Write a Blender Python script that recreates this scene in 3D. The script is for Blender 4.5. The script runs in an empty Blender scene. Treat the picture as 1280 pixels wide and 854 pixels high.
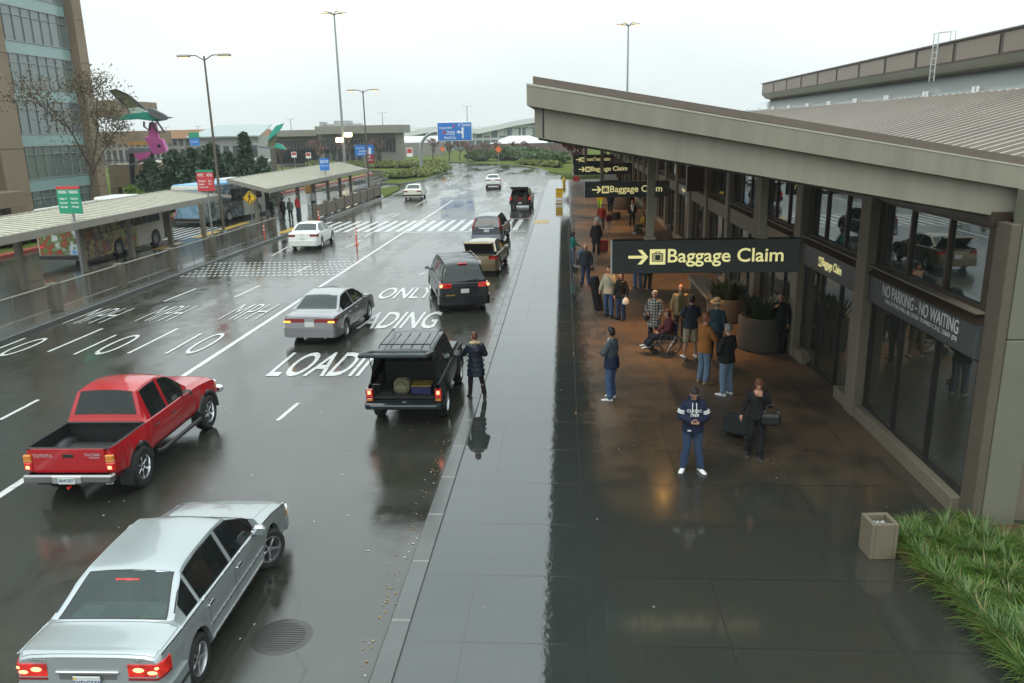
import bpy, bmesh, math, random
from mathutils import Vector, Matrix, noise
R_=math.radians
random.seed(7)
scn=bpy.context.scene
COL=scn.collection
# ------------------------------------------------------------------ camera calibration (ground-contact points -> metres)
FPX=995.0; CX=640.0; CY=427.0; HC=6.4
_d=Vector((719-CX,4154-CY,FPX)).normalized()
_yv=-(65.0*(719-CX)+FPX*FPX)/(4154-CY)
_f=Vector((65.0,_yv,FPX)).normalized()
_r=_d.cross(_f)
def _ray(x,y):
    v=Vector((x-CX,y-CY,FPX)); return Vector((v.dot(_r),v.dot(_f),-v.dot(_d)))
def g(x,y,z=0.0):
    v=_ray(x,y); t=(z-HC)/v.z; return Vector((v.x*t,v.y*t,z))
def at(x,y,Y):
    v=_ray(x,y); t=Y/v.y; return Vector((v.x*t,Y,HC+v.z*t))
ROAD=-0.12      # road surface; pavements are at 0
# ------------------------------------------------------------------ materials
MATS={}
class NT:
    def __init__(s,name):
        s.m=bpy.data.materials.new(name); s.m.use_nodes=True; s.t=s.m.node_tree; s.t.nodes.clear()
        s.out=s.n('ShaderNodeOutputMaterial')
    def n(s,typ,**kw):
        nd=s.t.nodes.new(typ)
        for k,v in kw.items():
            if k.startswith('i_'):
                key=k[2:]; key=int(key) if key.isdigit() else key.replace('_',' ')
                nd.inputs[key].default_value=v
            else: setattr(nd,k,v)
        return nd
    def l(s,a,b): s.t.links.new(a,b)
    def coord(s,scale=None,which='Object'):
        tc=s.n('ShaderNodeTexCoord')
        o=tc.outputs[which]
        if scale:
            mp=s.n('ShaderNodeMapping'); mp.inputs['Scale'].default_value=scale
            s.l(o,mp.inputs['Vector']); return mp.outputs['Vector']
        return o
    def noise(s,vec,scale,detail=3,rough=.55):
        nd=s.n('ShaderNodeTexNoise'); nd.inputs['Scale'].default_value=scale; nd.inputs['Detail'].default_value=detail; nd.inputs['Roughness'].default_value=rough
        s.l(vec,nd.inputs['Vector']); return nd.outputs['Fac']
    def ramp(s,fac,stops):
        nd=s.n('ShaderNodeValToRGB'); cr=nd.color_ramp
        while len(cr.elements)<len(stops): cr.elements.new(.5)
        for e,(p,c) in zip(cr.elements,stops):
            e.position=p; e.color=(c if isinstance(c,(tuple,list)) else (c,c,c))[:3]+(1,) if isinstance(c,(tuple,list)) else (c,c,c,1)
        s.l(fac,nd.inputs['Fac']); return nd.outputs['Color']
    def mix(s,fac,a,b,blend='MIX'):
        nd=s.n('ShaderNodeMix',data_type='RGBA',blend_type=blend)
        for sock,v in ((nd.inputs[0],fac),(nd.inputs[6],a),(nd.inputs[7],b)):
            if hasattr(v,'is_linked'): s.l(v,sock)
            elif isinstance(v,(tuple,list)): sock.default_value=tuple(v)[:3]+(1,)
            else: sock.default_value=v
        return nd.outputs[2]
    def math(s,op,a,b=None,c=None,clamp=False):
        nd=s.n('ShaderNodeMath',operation=op,use_clamp=clamp)
        for i,v in enumerate((a,b,c)):
            if v is None: continue
            if hasattr(v,'is_linked'): s.l(v,nd.inputs[i])
            else: nd.inputs[i].default_value=v
        return nd.outputs[0]
    def bump(s,h,strength,dist=.01):
        nd=s.n('ShaderNodeBump'); nd.inputs['Strength'].default_value=strength; nd.inputs['Distance'].default_value=dist
        s.l(h,nd.inputs['Height']); return nd.outputs['Normal']
    def bsdf(s,**kw):
        b=s.n('ShaderNodeBsdfPrincipled')
        for k,v in kw.items():
            sock=b.inputs[k.replace('_',' ')]
            if hasattr(v,'is_linked'): s.l(v,sock)
            elif isinstance(v,(tuple,list)): sock.default_value=tuple(v)[:3]+((1,) if len(sock.default_value)==4 else ())
            else: sock.default_value=v
        s.l(b.outputs[0],s.out.inputs[0]); return b
def sc(c,k): return tuple(min(1,x*k) for x in c)
def mat(name,col=(.5,.5,.5),rough=.5,metal=0.,var=.12,vs=4.,bump=0.,bs=60.,spec=.5,coat=0.,emit=None,es=0.,stretch=None,dirt=0.):
    if name in MATS: return MATS[name]
    t=NT(name); v=t.coord(stretch)
    base=col
    if var>0:
        base=t.mix(t.noise(v,vs,4),sc(col,1-var),sc(col,1+var))
    if dirt>0:
        f=t.ramp(t.noise(v,vs*.35,6,.7),[(.42,0.),(.7,1.)])
        f=t.math('MULTIPLY',f,dirt); base=t.mix(f,base,(.05,.045,.035))
    kw=dict(Base_Color=base,Roughness=rough,Metallic=metal)
    b=t.bsdf(**kw); b.inputs['Specular IOR Level'].default_value=spec
    if coat: b.inputs['Coat Weight'].default_value=coat; b.inputs['Coat Roughness'].default_value=.04
    if bump: t.l(t.bump(t.noise(v,bs,3),bump,.01),b.inputs['Normal'])
    if emit:
        b.inputs['Emission Color'].default_value=tuple(emit)+(1,); b.inputs['Emission Strength'].default_value=es
    MATS[name]=t.m; return t.m
def paint(name,col,metal=0.,rough=.28,coat=1.):
    """wet car paint: clear coat, fine rain beads"""
    if name in MATS: return MATS[name]
    t=NT(name); v=t.coord()
    base=t.mix(t.noise(v,1.3,3),sc(col,.92),sc(col,1.06))
    b=t.bsdf(Base_Color=base,Roughness=rough,Metallic=metal); b.inputs['Specular IOR Level'].default_value=.25
    b.inputs['Coat Weight'].default_value=coat; b.inputs['Coat Roughness'].default_value=.06
    vo=t.n('ShaderNodeTexVoronoi'); vo.inputs['Scale'].default_value=70; t.l(v,vo.inputs['Vector'])
    h=t.ramp(vo.outputs['Distance'],[(.0,1.),(.33,0.)])
    nb=t.bump(h,.12,.003); t.l(nb,b.inputs['Coat Normal'])
    MATS[name]=t.m; return t.m
def glass(name,tint=(.25,.3,.3),rough=.02,ior=1.5,body=(.02,.025,.025),mixk=.35):
    """thin tinted pane: fresnel mirror over a tinted see-through sheet with some body colour"""
    if name in MATS: return MATS[name]
    t=NT(name)
    tr=t.n('ShaderNodeBsdfTransparent'); tr.inputs[0].default_value=tuple(tint)+(1,)
    df=t.n('ShaderNodeBsdfDiffuse'); df.inputs[0].default_value=tuple(body)+(1,)
    gl=t.n('ShaderNodeBsdfGlossy'); gl.inputs['Roughness'].default_value=rough; gl.inputs[0].default_value=(.95,1,1,1)
    fr=t.n('ShaderNodeFresnel'); fr.inputs['IOR'].default_value=ior
    m1=t.n('ShaderNodeMixShader'); m1.inputs[0].default_value=mixk; t.l(tr.outputs[0],m1.inputs[1]); t.l(df.outputs[0],m1.inputs[2])
    m2=t.n('ShaderNodeMixShader'); t.l(fr.outputs[0],m2.inputs[0]); t.l(m1.outputs[0],m2.inputs[1]); t.l(gl.outputs[0],m2.inputs[2])
    t.l(m2.outputs[0],t.out.inputs[0]); MATS[name]=t.m; return t.m
# ------------------------------------------------------------------ mesh builder
class MB:
    def __init__(s): s.v=[]; s.f=[]; s.mi=[]; s.sm=[]
    def add(s,vs,fs,mat=0,smooth=False,M=None):
        o=len(s.v)
        if M is not None: vs=[M@Vector(v) for v in vs]
        s.v.extend([tuple(v) for v in vs])
        for f in fs: s.f.append(tuple(o+i for i in f)); s.mi.append(mat); s.sm.append(smooth)
        return s
    def box(s,c,d,mat=0,bev=0.,M=None,rz=0.):
        hx,hy,hz=d[0]/2,d[1]/2,d[2]/2
        T=Matrix.Translation(c)@Matrix.Rotation(rz,4,'Z')
        if M is not None: T=M@T
        if bev<=0:
            vs=[(x,y,z) for x in(-hx,hx) for y in(-hy,hy) for z in(-hz,hz)]
            fs=[(0,1,3,2),(4,6,7,5),(0,4,5,1),(2,3,7,6),(0,2,6,4),(1,5,7,3)]
            return s.add(vs,fs,mat,False,T)
        b=min(bev,hx*.95,hy*.95,hz*.95)
        vs=[];ix={}
        for sx in(-1,1):
            for sy in(-1,1):
                for sz in(-1,1):
                    for k,p in (('x',(sx*hx,sy*(hy-b),sz*(hz-b))),('y',(sx*(hx-b),sy*hy,sz*(hz-b))),('z',(sx*(hx-b),sy*(hy-b),sz*hz))):
                        ix[(sx,sy,sz,k)]=len(vs); vs.append(p)
        fs=[]
        I=lambda a,b_,c_,k: ix[(a,b_,c_,k)]
        for q in(-1,1):
            fs.append((I(q,-1,-1,'x'),I(q,1,-1,'x'),I(q,1,1,'x'),I(q,-1,1,'x'))[::q])
            fs.append((I(-1,q,-1,'y'),I(1,q,-1,'y'),I(1,q,1,'y'),I(-1,q,1,'y'))[::-q])
            fs.append((I(-1,-1,q,'z'),I(1,-1,q,'z'),I(1,1,q,'z'),I(-1,1,q,'z'))[::q])
        for a in(-1,1):
            for c_ in(-1,1):
                o=a*c_
                fs.append((I(a,c_,-1,'x'),I(a,c_,-1,'y'),I(a,c_,1,'y'),I(a,c_,1,'x'))[::o])
                fs.append((I(a,-1,c_,'x'),I(a,-1,c_,'z'),I(a,1,c_,'z'),I(a,1,c_,'x'))[::-o])
                fs.append((I(-1,a,c_,'y'),I(-1,a,c_,'z'),I(1,a,c_,'z'),I(1,a,c_,'y'))[::o])
                for e in(-1,1):
                    fs.append((I(a,c_,e,'x'),I(a,c_,e,'y'),I(a,c_,e,'z'))[::o*e])
        return s.add(vs,fs,mat,False,T)
    def bar(s,a,b,w,h,mat=0,bev=0.,up=(0,0,1)):
        """box whose long axis runs a->b"""
        a=Vector(a);b=Vector(b);d=b-a;L=d.length
        y=d.normalized(); x=y.cross(Vector(up))
        if x.length<1e-5: x=Vector((1,0,0))
        x.normalize(); z=x.cross(y)
        M=Matrix((x,y,z)).transposed().to_4x4(); M.translation=(a+b)/2
        return s.box((0,0,0),(w,L,h),mat,bev,M)
    def tube(s,pts,r,n=8,mat=0,smooth=True,caps=True,closed=False):
        pts=[Vector(p) for p in pts]; m=len(pts)
        rs=r if isinstance(r,(list,tuple)) else [r]*m
        vs=[];up=Vector((0,0,1))
        px=None
        for i,p in enumerate(pts):
            if closed: t=(pts[(i+1)%m]-pts[i-1])
            else: t=(pts[min(i+1,m-1)]-pts[max(i-1,0)])
            t.normalize()
            if px is None:
                x=t.cross(up)
                if x.length<1e-3: x=t.cross(Vector((0,1,0)))
            else: x=px-t*px.dot(t)
            x.normalize(); px=x; y=t.cross(x)
            for k in range(n):
                a=2*math.pi*k/n
                vs.append(p+(x*math.cos(a)+y*math.sin(a))*rs[i])
        fs=[]
        for i in range(m if closed else m-1):
            j=(i+1)%m
            for k in range(n):
                k2=(k+1)%n
                fs.append((i*n+k2,i*n+k,j*n+k,j*n+k2)[::-1])
        if caps and not closed:
            fs.append(tuple(range(n))[::-1]); fs.append(tuple((m-1)*n+k for k in range(n)))
        return s.add(vs,fs,mat,smooth)
    def cyl(s,a,b,r,n=16,mat=0,r2=None,smooth=True): return s.tube([a,b],[r,r if r2 is None else r2],n,mat,smooth)
    def lathe(s,prof,n=24,mat=0,M=None,smooth=True,mats=None):
        vs=[];fs=[];m=len(prof)
        for r,z in prof:
            for k in range(n):
                a=2*math.pi*k/n; vs.append((r*math.cos(a),r*math.sin(a),z))
        o=len(s.f)
        for i in range(m-1):
            for k in range(n):
                k2=(k+1)%n; fs.append((i*n+k,i*n+k2,(i+1)*n+k2,(i+1)*n+k))
        s.add(vs,fs,mat,smooth,M)
        return s
    def prism(s,poly,z0,z1,mat=0,M=None,smooth=False):
        n=len(poly); area=sum(poly[i][0]*poly[(i+1)%n][1]-poly[(i+1)%n][0]*poly[i][1] for i in range(n))
        if area<0: poly=poly[::-1]
        vs=[(x,y,z0) for x,y in poly]+[(x,y,z1) for x,y in poly]
        fs=[tuple(range(n))[::-1],tuple(range(n,2*n))]+[(i,(i+1)%n,n+(i+1)%n,n+i) for i in range(n)]
        return s.add(vs,fs,mat,smooth,M)
    def ell(s,c,r,n=12,m=8,mat=0,M=None,smooth=True):
        vs=[(c[0],c[1],c[2]-r[2])];fs=[]
        for i in range(1,m):
            p=-math.pi/2+math.pi*i/m
            for k in range(n):
                a=2*math.pi*k/n
                vs.append((c[0]+r[0]*math.cos(p)*math.cos(a),c[1]+r[1]*math.cos(p)*math.sin(a),c[2]+r[2]*math.sin(p)))
        vs.append((c[0],c[1],c[2]+r[2])); t=len(vs)-1
        for k in range(n):
            k2=(k+1)%n
            fs.append((0,1+k2,1+k))
            for i in range(m-2): fs.append((1+i*n+k,1+i*n+k2,1+(i+1)*n+k2,1+(i+1)*n+k))
            fs.append((t,1+(m-2)*n+k,1+(m-2)*n+k2))
        return s.add(vs,fs,mat,smooth,M)
    def quad(s,*p,mat=0): return s.add(p,[tuple(range(len(p)))],mat)
    def grid(s,P,mat=0,smooth=True):
        """P[i][j] points"""
        m=len(P);n=len(P[0]); vs=[p for r in P for p in r]
        return s.add(vs,[(i*n+j,i*n+j+1,(i+1)*n+j+1,(i+1)*n+j) for i in range(m-1) for j in range(n-1)],mat,smooth)
    def mesh(s,name,mats,sharp=38,recalc=False):
        me=bpy.data.meshes.new(name); me.from_pydata(s.v,[],s.f)
        for m in (mats if isinstance(mats,(list,tuple)) else [mats]): me.materials.append(m)
        me.polygons.foreach_set('material_index',s.mi); me.polygons.foreach_set('use_smooth',s.sm)
        if recalc:
            bm=bmesh.new(); bm.from_mesh(me); bmesh.ops.recalc_face_normals(bm,faces=bm.faces); bm.to_mesh(me); bm.free()
        me.update()
        if any(s.sm) and sharp: me.set_sharp_from_angle(angle=R_(sharp))
        return me
    def build(s,name,mats,parent=None,loc=None,rz=None,recalc=False,sharp=38):
        o=bpy.data.objects.new(name,s.mesh(name,mats,sharp,recalc)); COL.objects.link(o)
        if parent is not None: o.parent=parent
        if loc is not None: o.location=loc
        if rz is not None: o.rotation_euler[2]=rz
        return o
def tag(o,label,cat,group=None,kind=None):
    if label: o['label']=label
    if cat: o['category']=cat
    if group: o['group']=group
    if kind: o['kind']=kind
    return o
def thing(name,label,cat,loc=(0,0,0),rz=0.,group=None):
    o=bpy.data.objects.new(name,None); COL.objects.link(o); o.empty_display_size=.2
    o.location=loc; o.rotation_euler=(0,0,rz)
    return tag(o,label,cat,group)
def struct(o): o['kind']='structure'; return o
def copy_tree(o,parent=None):
    c=o.copy(); COL.objects.link(c)
    if parent is not None: c.parent=parent
    for ch in list(o.children): copy_tree(ch,c)
    return c
def text_mesh(s,size=1.,extrude=.005,bold=0.,align='CENTER',xs=1.,space=1.):
    cu=bpy.data.curves.new('lettering','FONT'); cu.body=s; cu.size=size; cu.extrude=extrude; cu.offset=bold*size
    cu.align_x=align; cu.align_y='CENTER'; cu.space_character=space; cu.resolution_u=4
    o=bpy.data.objects.new('lettering',cu); COL.objects.link(o)
    bpy.context.view_layer.update()
    dg=bpy.context.evaluated_depsgraph_get()
    me=bpy.data.meshes.new_from_object(o.evaluated_get(dg))
    bpy.data.objects.remove(o); bpy.data.curves.remove(cu)
    if xs!=1.:
        for v in me.vertices: v.co.x*=xs
    return me
def text(name,s,size,m,parent=None,M=None,extrude=.005,bold=0.,align='CENTER',xs=1.,space=1.):
    me=text_mesh(s,size,extrude,bold,align,xs,space); me.materials.clear(); me.materials.append(m)
    if M is not None: me.transform(M)
    o=bpy.data.objects.new(name,me); COL.objects.link(o)
    if parent is not None: o.parent=parent
    return o
def fit_text(name,s,box,m,parent=None,z=0.,bold=0.,extrude=.003,M=None):
    """lettering stretched to fill box=(x0,y0,x1,y1) in its own plane"""
    me=text_mesh(s,1.,extrude,bold); me.materials.clear(); me.materials.append(m)
    xs=[v.co.x for v in me.vertices]; ys=[v.co.y for v in me.vertices]
    a,b,c,d=min(xs),max(xs),min(ys),max(ys); x0,y0,x1,y1=box
    for v in me.vertices:
        v.co.x=x0+(v.co.x-a)/(b-a)*(x1-x0); v.co.y=y0+(v.co.y-c)/(d-c)*(y1-y0); v.co.z=z+v.co.z
    if M is not None: me.transform(M)
    o=bpy.data.objects.new(name,me); COL.objects.link(o)
    if parent is not None: o.parent=parent
    return o
# text plane -> world: facing -Y (towards the camera), facing -X (towards the road)
FACE_S=Matrix.Rotation(R_(90),4,'X')                                   # x->x, y->z, normal -Y
FACE_W=Matrix.Rotation(R_(-90),4,'Z')@Matrix.Rotation(R_(90),4,'X')    # x->-y, y->z, normal -X
FACE_E=Matrix.Rotation(R_(90),4,'Z')@Matrix.Rotation(R_(90),4,'X')     # normal +X
FACE_N=Matrix.Rotation(R_(180),4,'Z')@Matrix.Rotation(R_(90),4,'X')
# ------------------------------------------------------------------ vehicles
BLACK=mat('black_plastic',(.015,.015,.016),.45,var=.1)
RUBBER=mat('tyre_rubber',(.018,.018,.018),.7,var=.2,bump=.2,bs=90)
TRIM=mat('window_rubber',(.01,.01,.01),.35,var=0)
CHROME=mat('chrome',(.75,.76,.78),.16,1.,var=.04)
ALLOY=mat('alloy_rim',(.5,.51,.52),.3,.9,var=.08)
GLASS_D=glass('tinted_car_glass',(.10,.11,.11),body=(.018,.022,.021),mixk=.6)
GLASS_C=glass('green_car_glass',(.5,.62,.58),body=(.05,.09,.08),mixk=.25)
SEATM=mat('seat_fabric',(.045,.05,.05),.8)
SEATG=mat('grey_green_seat_fabric',(.12,.16,.15),.8)
INT=mat('cabin_lining',(.03,.03,.03),.8)
def lens(name,c,e,es):
    t=NT(name); v=t.coord(); n=t.noise(v,9,2); w=t.n('ShaderNodeTexWave'); w.inputs['Scale'].default_value=26; t.l(v,w.inputs['Vector'])
    f=t.math('MULTIPLY',t.ramp(n,[(.42,.25),(.62,1.)]),t.math('MULTIPLY_ADD',w.outputs['Fac'],.35,.65))
    b=t.bsdf(Base_Color=c,Roughness=.12); b.inputs['Emission Color'].default_value=e+(1,); t.l(t.math('MULTIPLY',f,es),b.inputs['Emission Strength']); b.inputs['Coat Weight'].default_value=1.
    return t.m
RED_ON=lens('lit_brake_lens',(.35,.006,.005),(1.,.03,.012),.5)
RED_HOT=mat('lit_brake_bulb',(.9,.2,.1),.15,var=0,emit=(1,.28,.12),es=3.2)
RED_OFF=mat('red_lens',(.22,.008,.01),.12,var=.05,coat=1)
AMBER_ON=mat('lit_amber_lens',(.8,.3,.02),.15,var=0,emit=(1,.42,.06),es=1.6)
AMBER=mat('amber_lens',(.6,.2,.02),.15,var=.05,coat=1)
CLEAR=mat('clear_lens',(.6,.62,.62),.1,var=.05,coat=1)
PLATE=mat('plate_white',(.6,.62,.6),.4,var=.05)
PLATE_T=mat('plate_blue_letters',(.03,.05,.16),.5,var=0)
YELLOWTAB=mat('plate_yellow_sticker',(.7,.5,.05),.5,var=0)
def pl(pts,y):
    if y<=pts[0][0]: return pts[0][1]
    for (a,b),(c,d) in zip(pts,pts[1:]):
        if y<=c: return b+(d-b)*(y-a)/(c-a) if c>a else d
    return pts[-1][1]
def cl(x,a=0.,b=1.): return max(a,min(b,x))
def wheel(parent,x,y,r,w,steer=0.,rim=ALLOY,spokes=5,rr=.66):
    s=1 if x>0 else -1
    M=Matrix.Translation((x,y,r))@Matrix.Rotation(steer,4,'Z')@Matrix.Rotation(R_(90)*s,4,'Y')
    t=MB(); h=w/2
    t.lathe([(r*rr,-h*.9),(r*.86,-h),(r*.96,-h*.82),(r,-h*.5),(r,h*.5),(r*.96,h*.82),(r*.86,h),(r*rr,h*.88)],28,0,M)
    o=t.build('wheel',[RUBBER],parent)
    q=MB(); R=r*rr
    q.lathe([(R*1.0,h*.9),(R*.93,h*.93),(R*.88,h*.6),(R*.86,-h*.6)],28,0,M)
    q.lathe([(R*.95,-h*.1),(0.001,-h*.1)],20,1,M)
    q.lathe([(R*.22,h*.2),(R*.22,h*.72),(R*.1,h*.8),(.001,h*.8)],14,0,M)
    for k in range(spokes):
        a=2*math.pi*k/spokes
        S=M@Matrix.Rotation(a,4,'Z')
        q.box((R*.52,0,h*.5),(R*.86,R*(.9/spokes),h*.4),0,R*.03,S)
    q.build('rim',[rim,BLACK],o)
    return o
def make_car(name,label,cat,loc,rz,S,group=None):
    root=thing(name,label,cat,loc,rz,group)
    L,W=S['L'],S['W']; y0,y1=S.get('y0',-L/2),S.get('y1',L/2)
    rw=S['rw']; ya,yb=S['yr'],S['yf']; ra=rw+S.get('gap',.055)
    zl=S.get('zlow',.2); zm=S.get('zmid',.5); gh=S['gh']; top=S['top']; belt=S['belt']; wr=S.get('wr',.74)
    H=max(z for _,z in top); er=S.get('er',.38); ek=S.get('ek',.13)
    bed=S.get('bed'); PA=S['paint']; lean=S.get('lean',.07); CLAD=S.get('clad',PA)
    def plan(y):
        d=min(y-y0,y1-y); k=ek if y<0 else S.get('ekf',ek*1.3); e=er if y<0 else er*1.5
        if d>=e: return 1.
        u=(e-d)/e; return 1-k*u*u*u
    def leanf(y,z):
        if y<0: w=cl(1-(y-y0)/.5); return lean*w*cl((z-.5)/.45)
        w=cl(1-(y1-y)/.5); return -S.get('leanf',.1)*w*cl((z-.42)/.4)
    def smo(P,y):
        if bed and abs(y-bed[1])<.35: return pl(P,y)
        if y-y0<.12 or S.get('crisp') and y<gh[1]+.05: return pl(P,y)
        r=min(.13,(y1-y)*.8,(y-y0)*.8); return sum(w*pl(P,y+r*d) for d,w in((-1,.12),(-.6,.2),(-.2,.18),(.2,.18),(.6,.2),(1,.12)))
    def ring(y,under=None):
        wb=W/2*plan(y); zb=smo(belt,y); zt=smo(top,y)
        endd=min(y-y0,y1-y); lo=zl+.06*cl(1-endd/.3)
        arch=0.
        for yw in(ya,yb):
            if abs(y-yw)<=ra+1e-6: arch=rw+math.sqrt(max(0,ra*ra-(y-yw)**2))
        z1_=max(lo,arch); z2=max(lo+.10,arch+.015); z3=max(zm,arch+.05); z4=max(zb-.07,z3+.02)
        fl=S.get('flare',0.) if arch else 0.
        P=[(0,z1_),(wb*.88,z1_),(wb*.97+fl,z2),(wb+fl,z3),(wb*.988,z4),(wb*.965,zb)]
        ingh=gh[0]-1e-6<=y<=gh[3]+1e-6
        if bed and y<bed[1]:
            zf=bed[2]
            if y<y0+.06: P+=[(wb*.93,zb+.005),(wb*.6,zb+.005),(wb*.3,zb+.005),(0,zb+.005)]
            else: P+=[(wb*.90,zb+.005),(wb*.885,zf),(wb*.4,zf),(0,zf)]
        elif ingh:
            rh=S.get('roofz',H); t=cl((zt-zb)/max(.05,rh-zb))
            w7=(wb*.905)*(1-t)+W/2*wr*t
            P+=[(wb*.935,zb+.012),(w7,zb+.014+(zt-zb-.014)*(1-.10*t)),(w7-.085,zt-.014*t),(0,zt+.022*t)]
        else:
            hk=S.get('hk',.8)
            P+=[(wb*.93,zb+.012),(wb*hk,zb+(zt-zb)*.72),(wb*.48,zb+(zt-zb)*.95),(0,zt)]
        a,b_,c_=P[7],P[8],P[9]
        if ingh and not(bed and y<bed[1]):
            t=cl((zt-zb)/max(.05,S.get('roofz',H)-zb)); m1=(a[0]*.5+b_[0]*.5+.016*t,a[1]*.5+b_[1]*.5+.016*t)
        else: m1=((a[0]+b_[0])/2,(a[1]+b_[1])/2)
        m2=(b_[0]*.55+c_[0]*.45,c_[1]-(c_[1]-b_[1])*.30)
        P=P[:8]+[m1,b_,m2,c_]
        return [Vector((x,y+leanf(y,z),z)) for x,z in P]
    SEG=(0,1,2,3,4,5,6,7,7,8,8)
    ys={y0,y1}
    n=int(L/.13)
    for i in range(n+1): ys.add(round(y0+(y1-y0)*i/n,4))
    for d in(.03,.08,.15,.24): ys.add(y0+d); ys.add(y1-d)
    for yw in(ya,yb):
        for k in range(13): ys.add(round(yw-ra*math.cos(math.pi*k/12),4))
        ys.add(yw-ra-.006); ys.add(yw+ra+.006)
    keys=list(gh)+[p[0] for p in top]+[p[0] for p in belt]
    for a,b in S.get('side_glass',[])+S.get('doors',[]): keys+= [a,b]
    if bed: keys+=[bed[1],bed[1]-.012,y0+.06,y0+.072]
    if S.get('rw0'): keys.append(S['rw0'])
    if S.get('trunk'): keys+=list(S['trunk'])
    if S.get('hood'): keys+=list(S['hood'])
    for k in keys: ys.add(k)
    ys=sorted(y for y in ys if y0<=y<=y1)
    # drop near-duplicates that are not key lines
    kk=[]; keyset=set(keys)|{y0,y1}
    for y in ys:
        if kk and y-kk[-1]<.004:
            if y in keyset: kk[-1]=y
            continue
        kk.append(y)
    ys=kk
    rings=[ring(y) for y in ys]; NS=len(ys)
    parts={}
    def put(tag_,pts):
        parts.setdefault(tag_,[]).append(pts)
    def classify(k,ym,side):
        if k==0: return 'under'
        if k==1: return 'clad' if not any(abs(ym-yw)<ra for yw in(ya,yb)) else 'clad'
        ing=gh[0]<ym<gh[3]
        if k==6 and ing:
            for i,(a,b) in enumerate(S.get('side_glass',[])):
                if a<ym<b: return 'sg%d%s'%(i,side)
        if k==8 and ing:
            if ym>gh[2]: return 'windshield'
            if S.get('rw0',gh[0])<ym<gh[1]: return 'rear_window'
        if k==7 and ing and S.get('rw0',gh[0])<ym<gh[1] and S.get('wide_rw'): return 'rear_window'
        if S.get('sunroof') and k==8 and S['sunroof'][0]<ym<S['sunroof'][1]: return 'sunroof'
        if 2<=k<=5:
            for i,(a,b) in enumerate(S.get('doors',[])):
                if a<ym<b and not any(abs(ym-yw)<ra+.02 for yw in(ya,yb)): return 'door%d%s'%(i,side)
        if k>=6 and S.get('trunk') and S['trunk'][0]<ym<S['trunk'][1]: return 'trunk_lid'
        if k>=7 and S.get('hood') and S['hood'][0]<ym<S['hood'][1]: return 'hood'
        if bed and ym<bed[1] and k>=6: return 'bed_liner'
        if bed and ym<bed[1] and k==5: return 'bed_rail'
        return 'body'
    mx=lambda v: Vector((-v.x,v.y,v.z))
    for i in range(NS-1):
        ym=(ys[i]+ys[i+1])/2; A,B=rings[i],rings[i+1]
        for k in range(11):
            put(classify(SEG[k],ym,'R'),[A[k],B[k],B[k+1],A[k+1]])
            put(classify(SEG[k],ym,'L'),[mx(A[k+1]),mx(B[k+1]),mx(B[k]),mx(A[k])])
    skipcap=S.get('skipcap',(9,9))
    for A,rev in((rings[0],False),(rings[-1],True)):
        for k in range(11):
            if not rev and skipcap[0]<=SEG[k]<skipcap[1]: continue
            q=[A[k],A[k+1],mx(A[k+1]),mx(A[k])]
            if k==0 : q=q[:]
            put('body' if k>=1 else 'under',q[::-1] if not rev else q)
    drop=S.get('drop',())
    names={'under':('underbody',BLACK),'clad':('sill',CLAD),'body':('body',PA),'windshield':('windshield',S.get('glass',GLASS_D)),
           'rear_window':('rear_window',S.get('rglass',S.get('glass',GLASS_D))),'sunroof':('sunroof',GLASS_D),'trunk_lid':('trunk_lid',PA),'hood':('hood',PA),
           'bed_liner':('bed_liner',BLACK),'bed_rail':('bed_rail',BLACK)}
    made={}
    for tg,fl in parts.items():
        if tg in drop: continue
        bm=bmesh.new()
        for q in fl:
            vs=[bm.verts.new(p) for p in q]
            try: bm.faces.new(vs)
            except ValueError: pass
        bmesh.ops.remove_doubles(bm,verts=bm.verts,dist=.0008)
        bmesh.ops.dissolve_degenerate(bm,edges=bm.edges,dist=.0005)
        bmesh.ops.recalc_face_normals(bm,faces=bm.faces) if tg=='body' else None
        if tg in names: nm,m=names[tg]
        elif tg.startswith('sg'): nm,m='side_window',S.get('sglass',S.get('glass',GLASS_D))
        elif tg.startswith('door'): nm,m='door',PA
        isg=nm in('windshield','rear_window','side_window','sunroof')
        mats=[m]
        if isg:
            for f in bm.faces: f.material_index=0
            r=bmesh.ops.inset_region(bm,faces=bm.faces[:],thickness=S.get('rub',.022),use_boundary=True,use_even_offset=True)
            for f in r['faces']: f.material_index=1
            mats=[m,TRIM]
        elif nm in('door','hood','trunk_lid'):
            r=bmesh.ops.inset_region(bm,faces=bm.faces[:],thickness=.007,use_boundary=True,use_even_offset=True)
            for f in r['faces']: f.material_index=1
            mats=[m,BLACK]
        me=bpy.data.meshes.new(nm); bm.to_mesh(me); bm.free()
        for q in mats: me.materials.append(q)
        for p in me.polygons: p.use_smooth=True
        me.set_sharp_from_angle(angle=R_(44))
        o=bpy.data.objects.new(nm,me); COL.objects.link(o); o.parent=root; made[tg]=o
    # --- helpers on the finished skin
    def side(y,z,off=0.):
        P=ring(y)
        for a,b in zip(P[1:],P[2:]):
            if min(a.z,b.z)<=z<=max(a.z,b.z) and abs(b.z-a.z)>1e-4:
                return a.x+(b.x-a.x)*(z-a.z)/(b.z-a.z)+off
        return P[5].x+off
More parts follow.
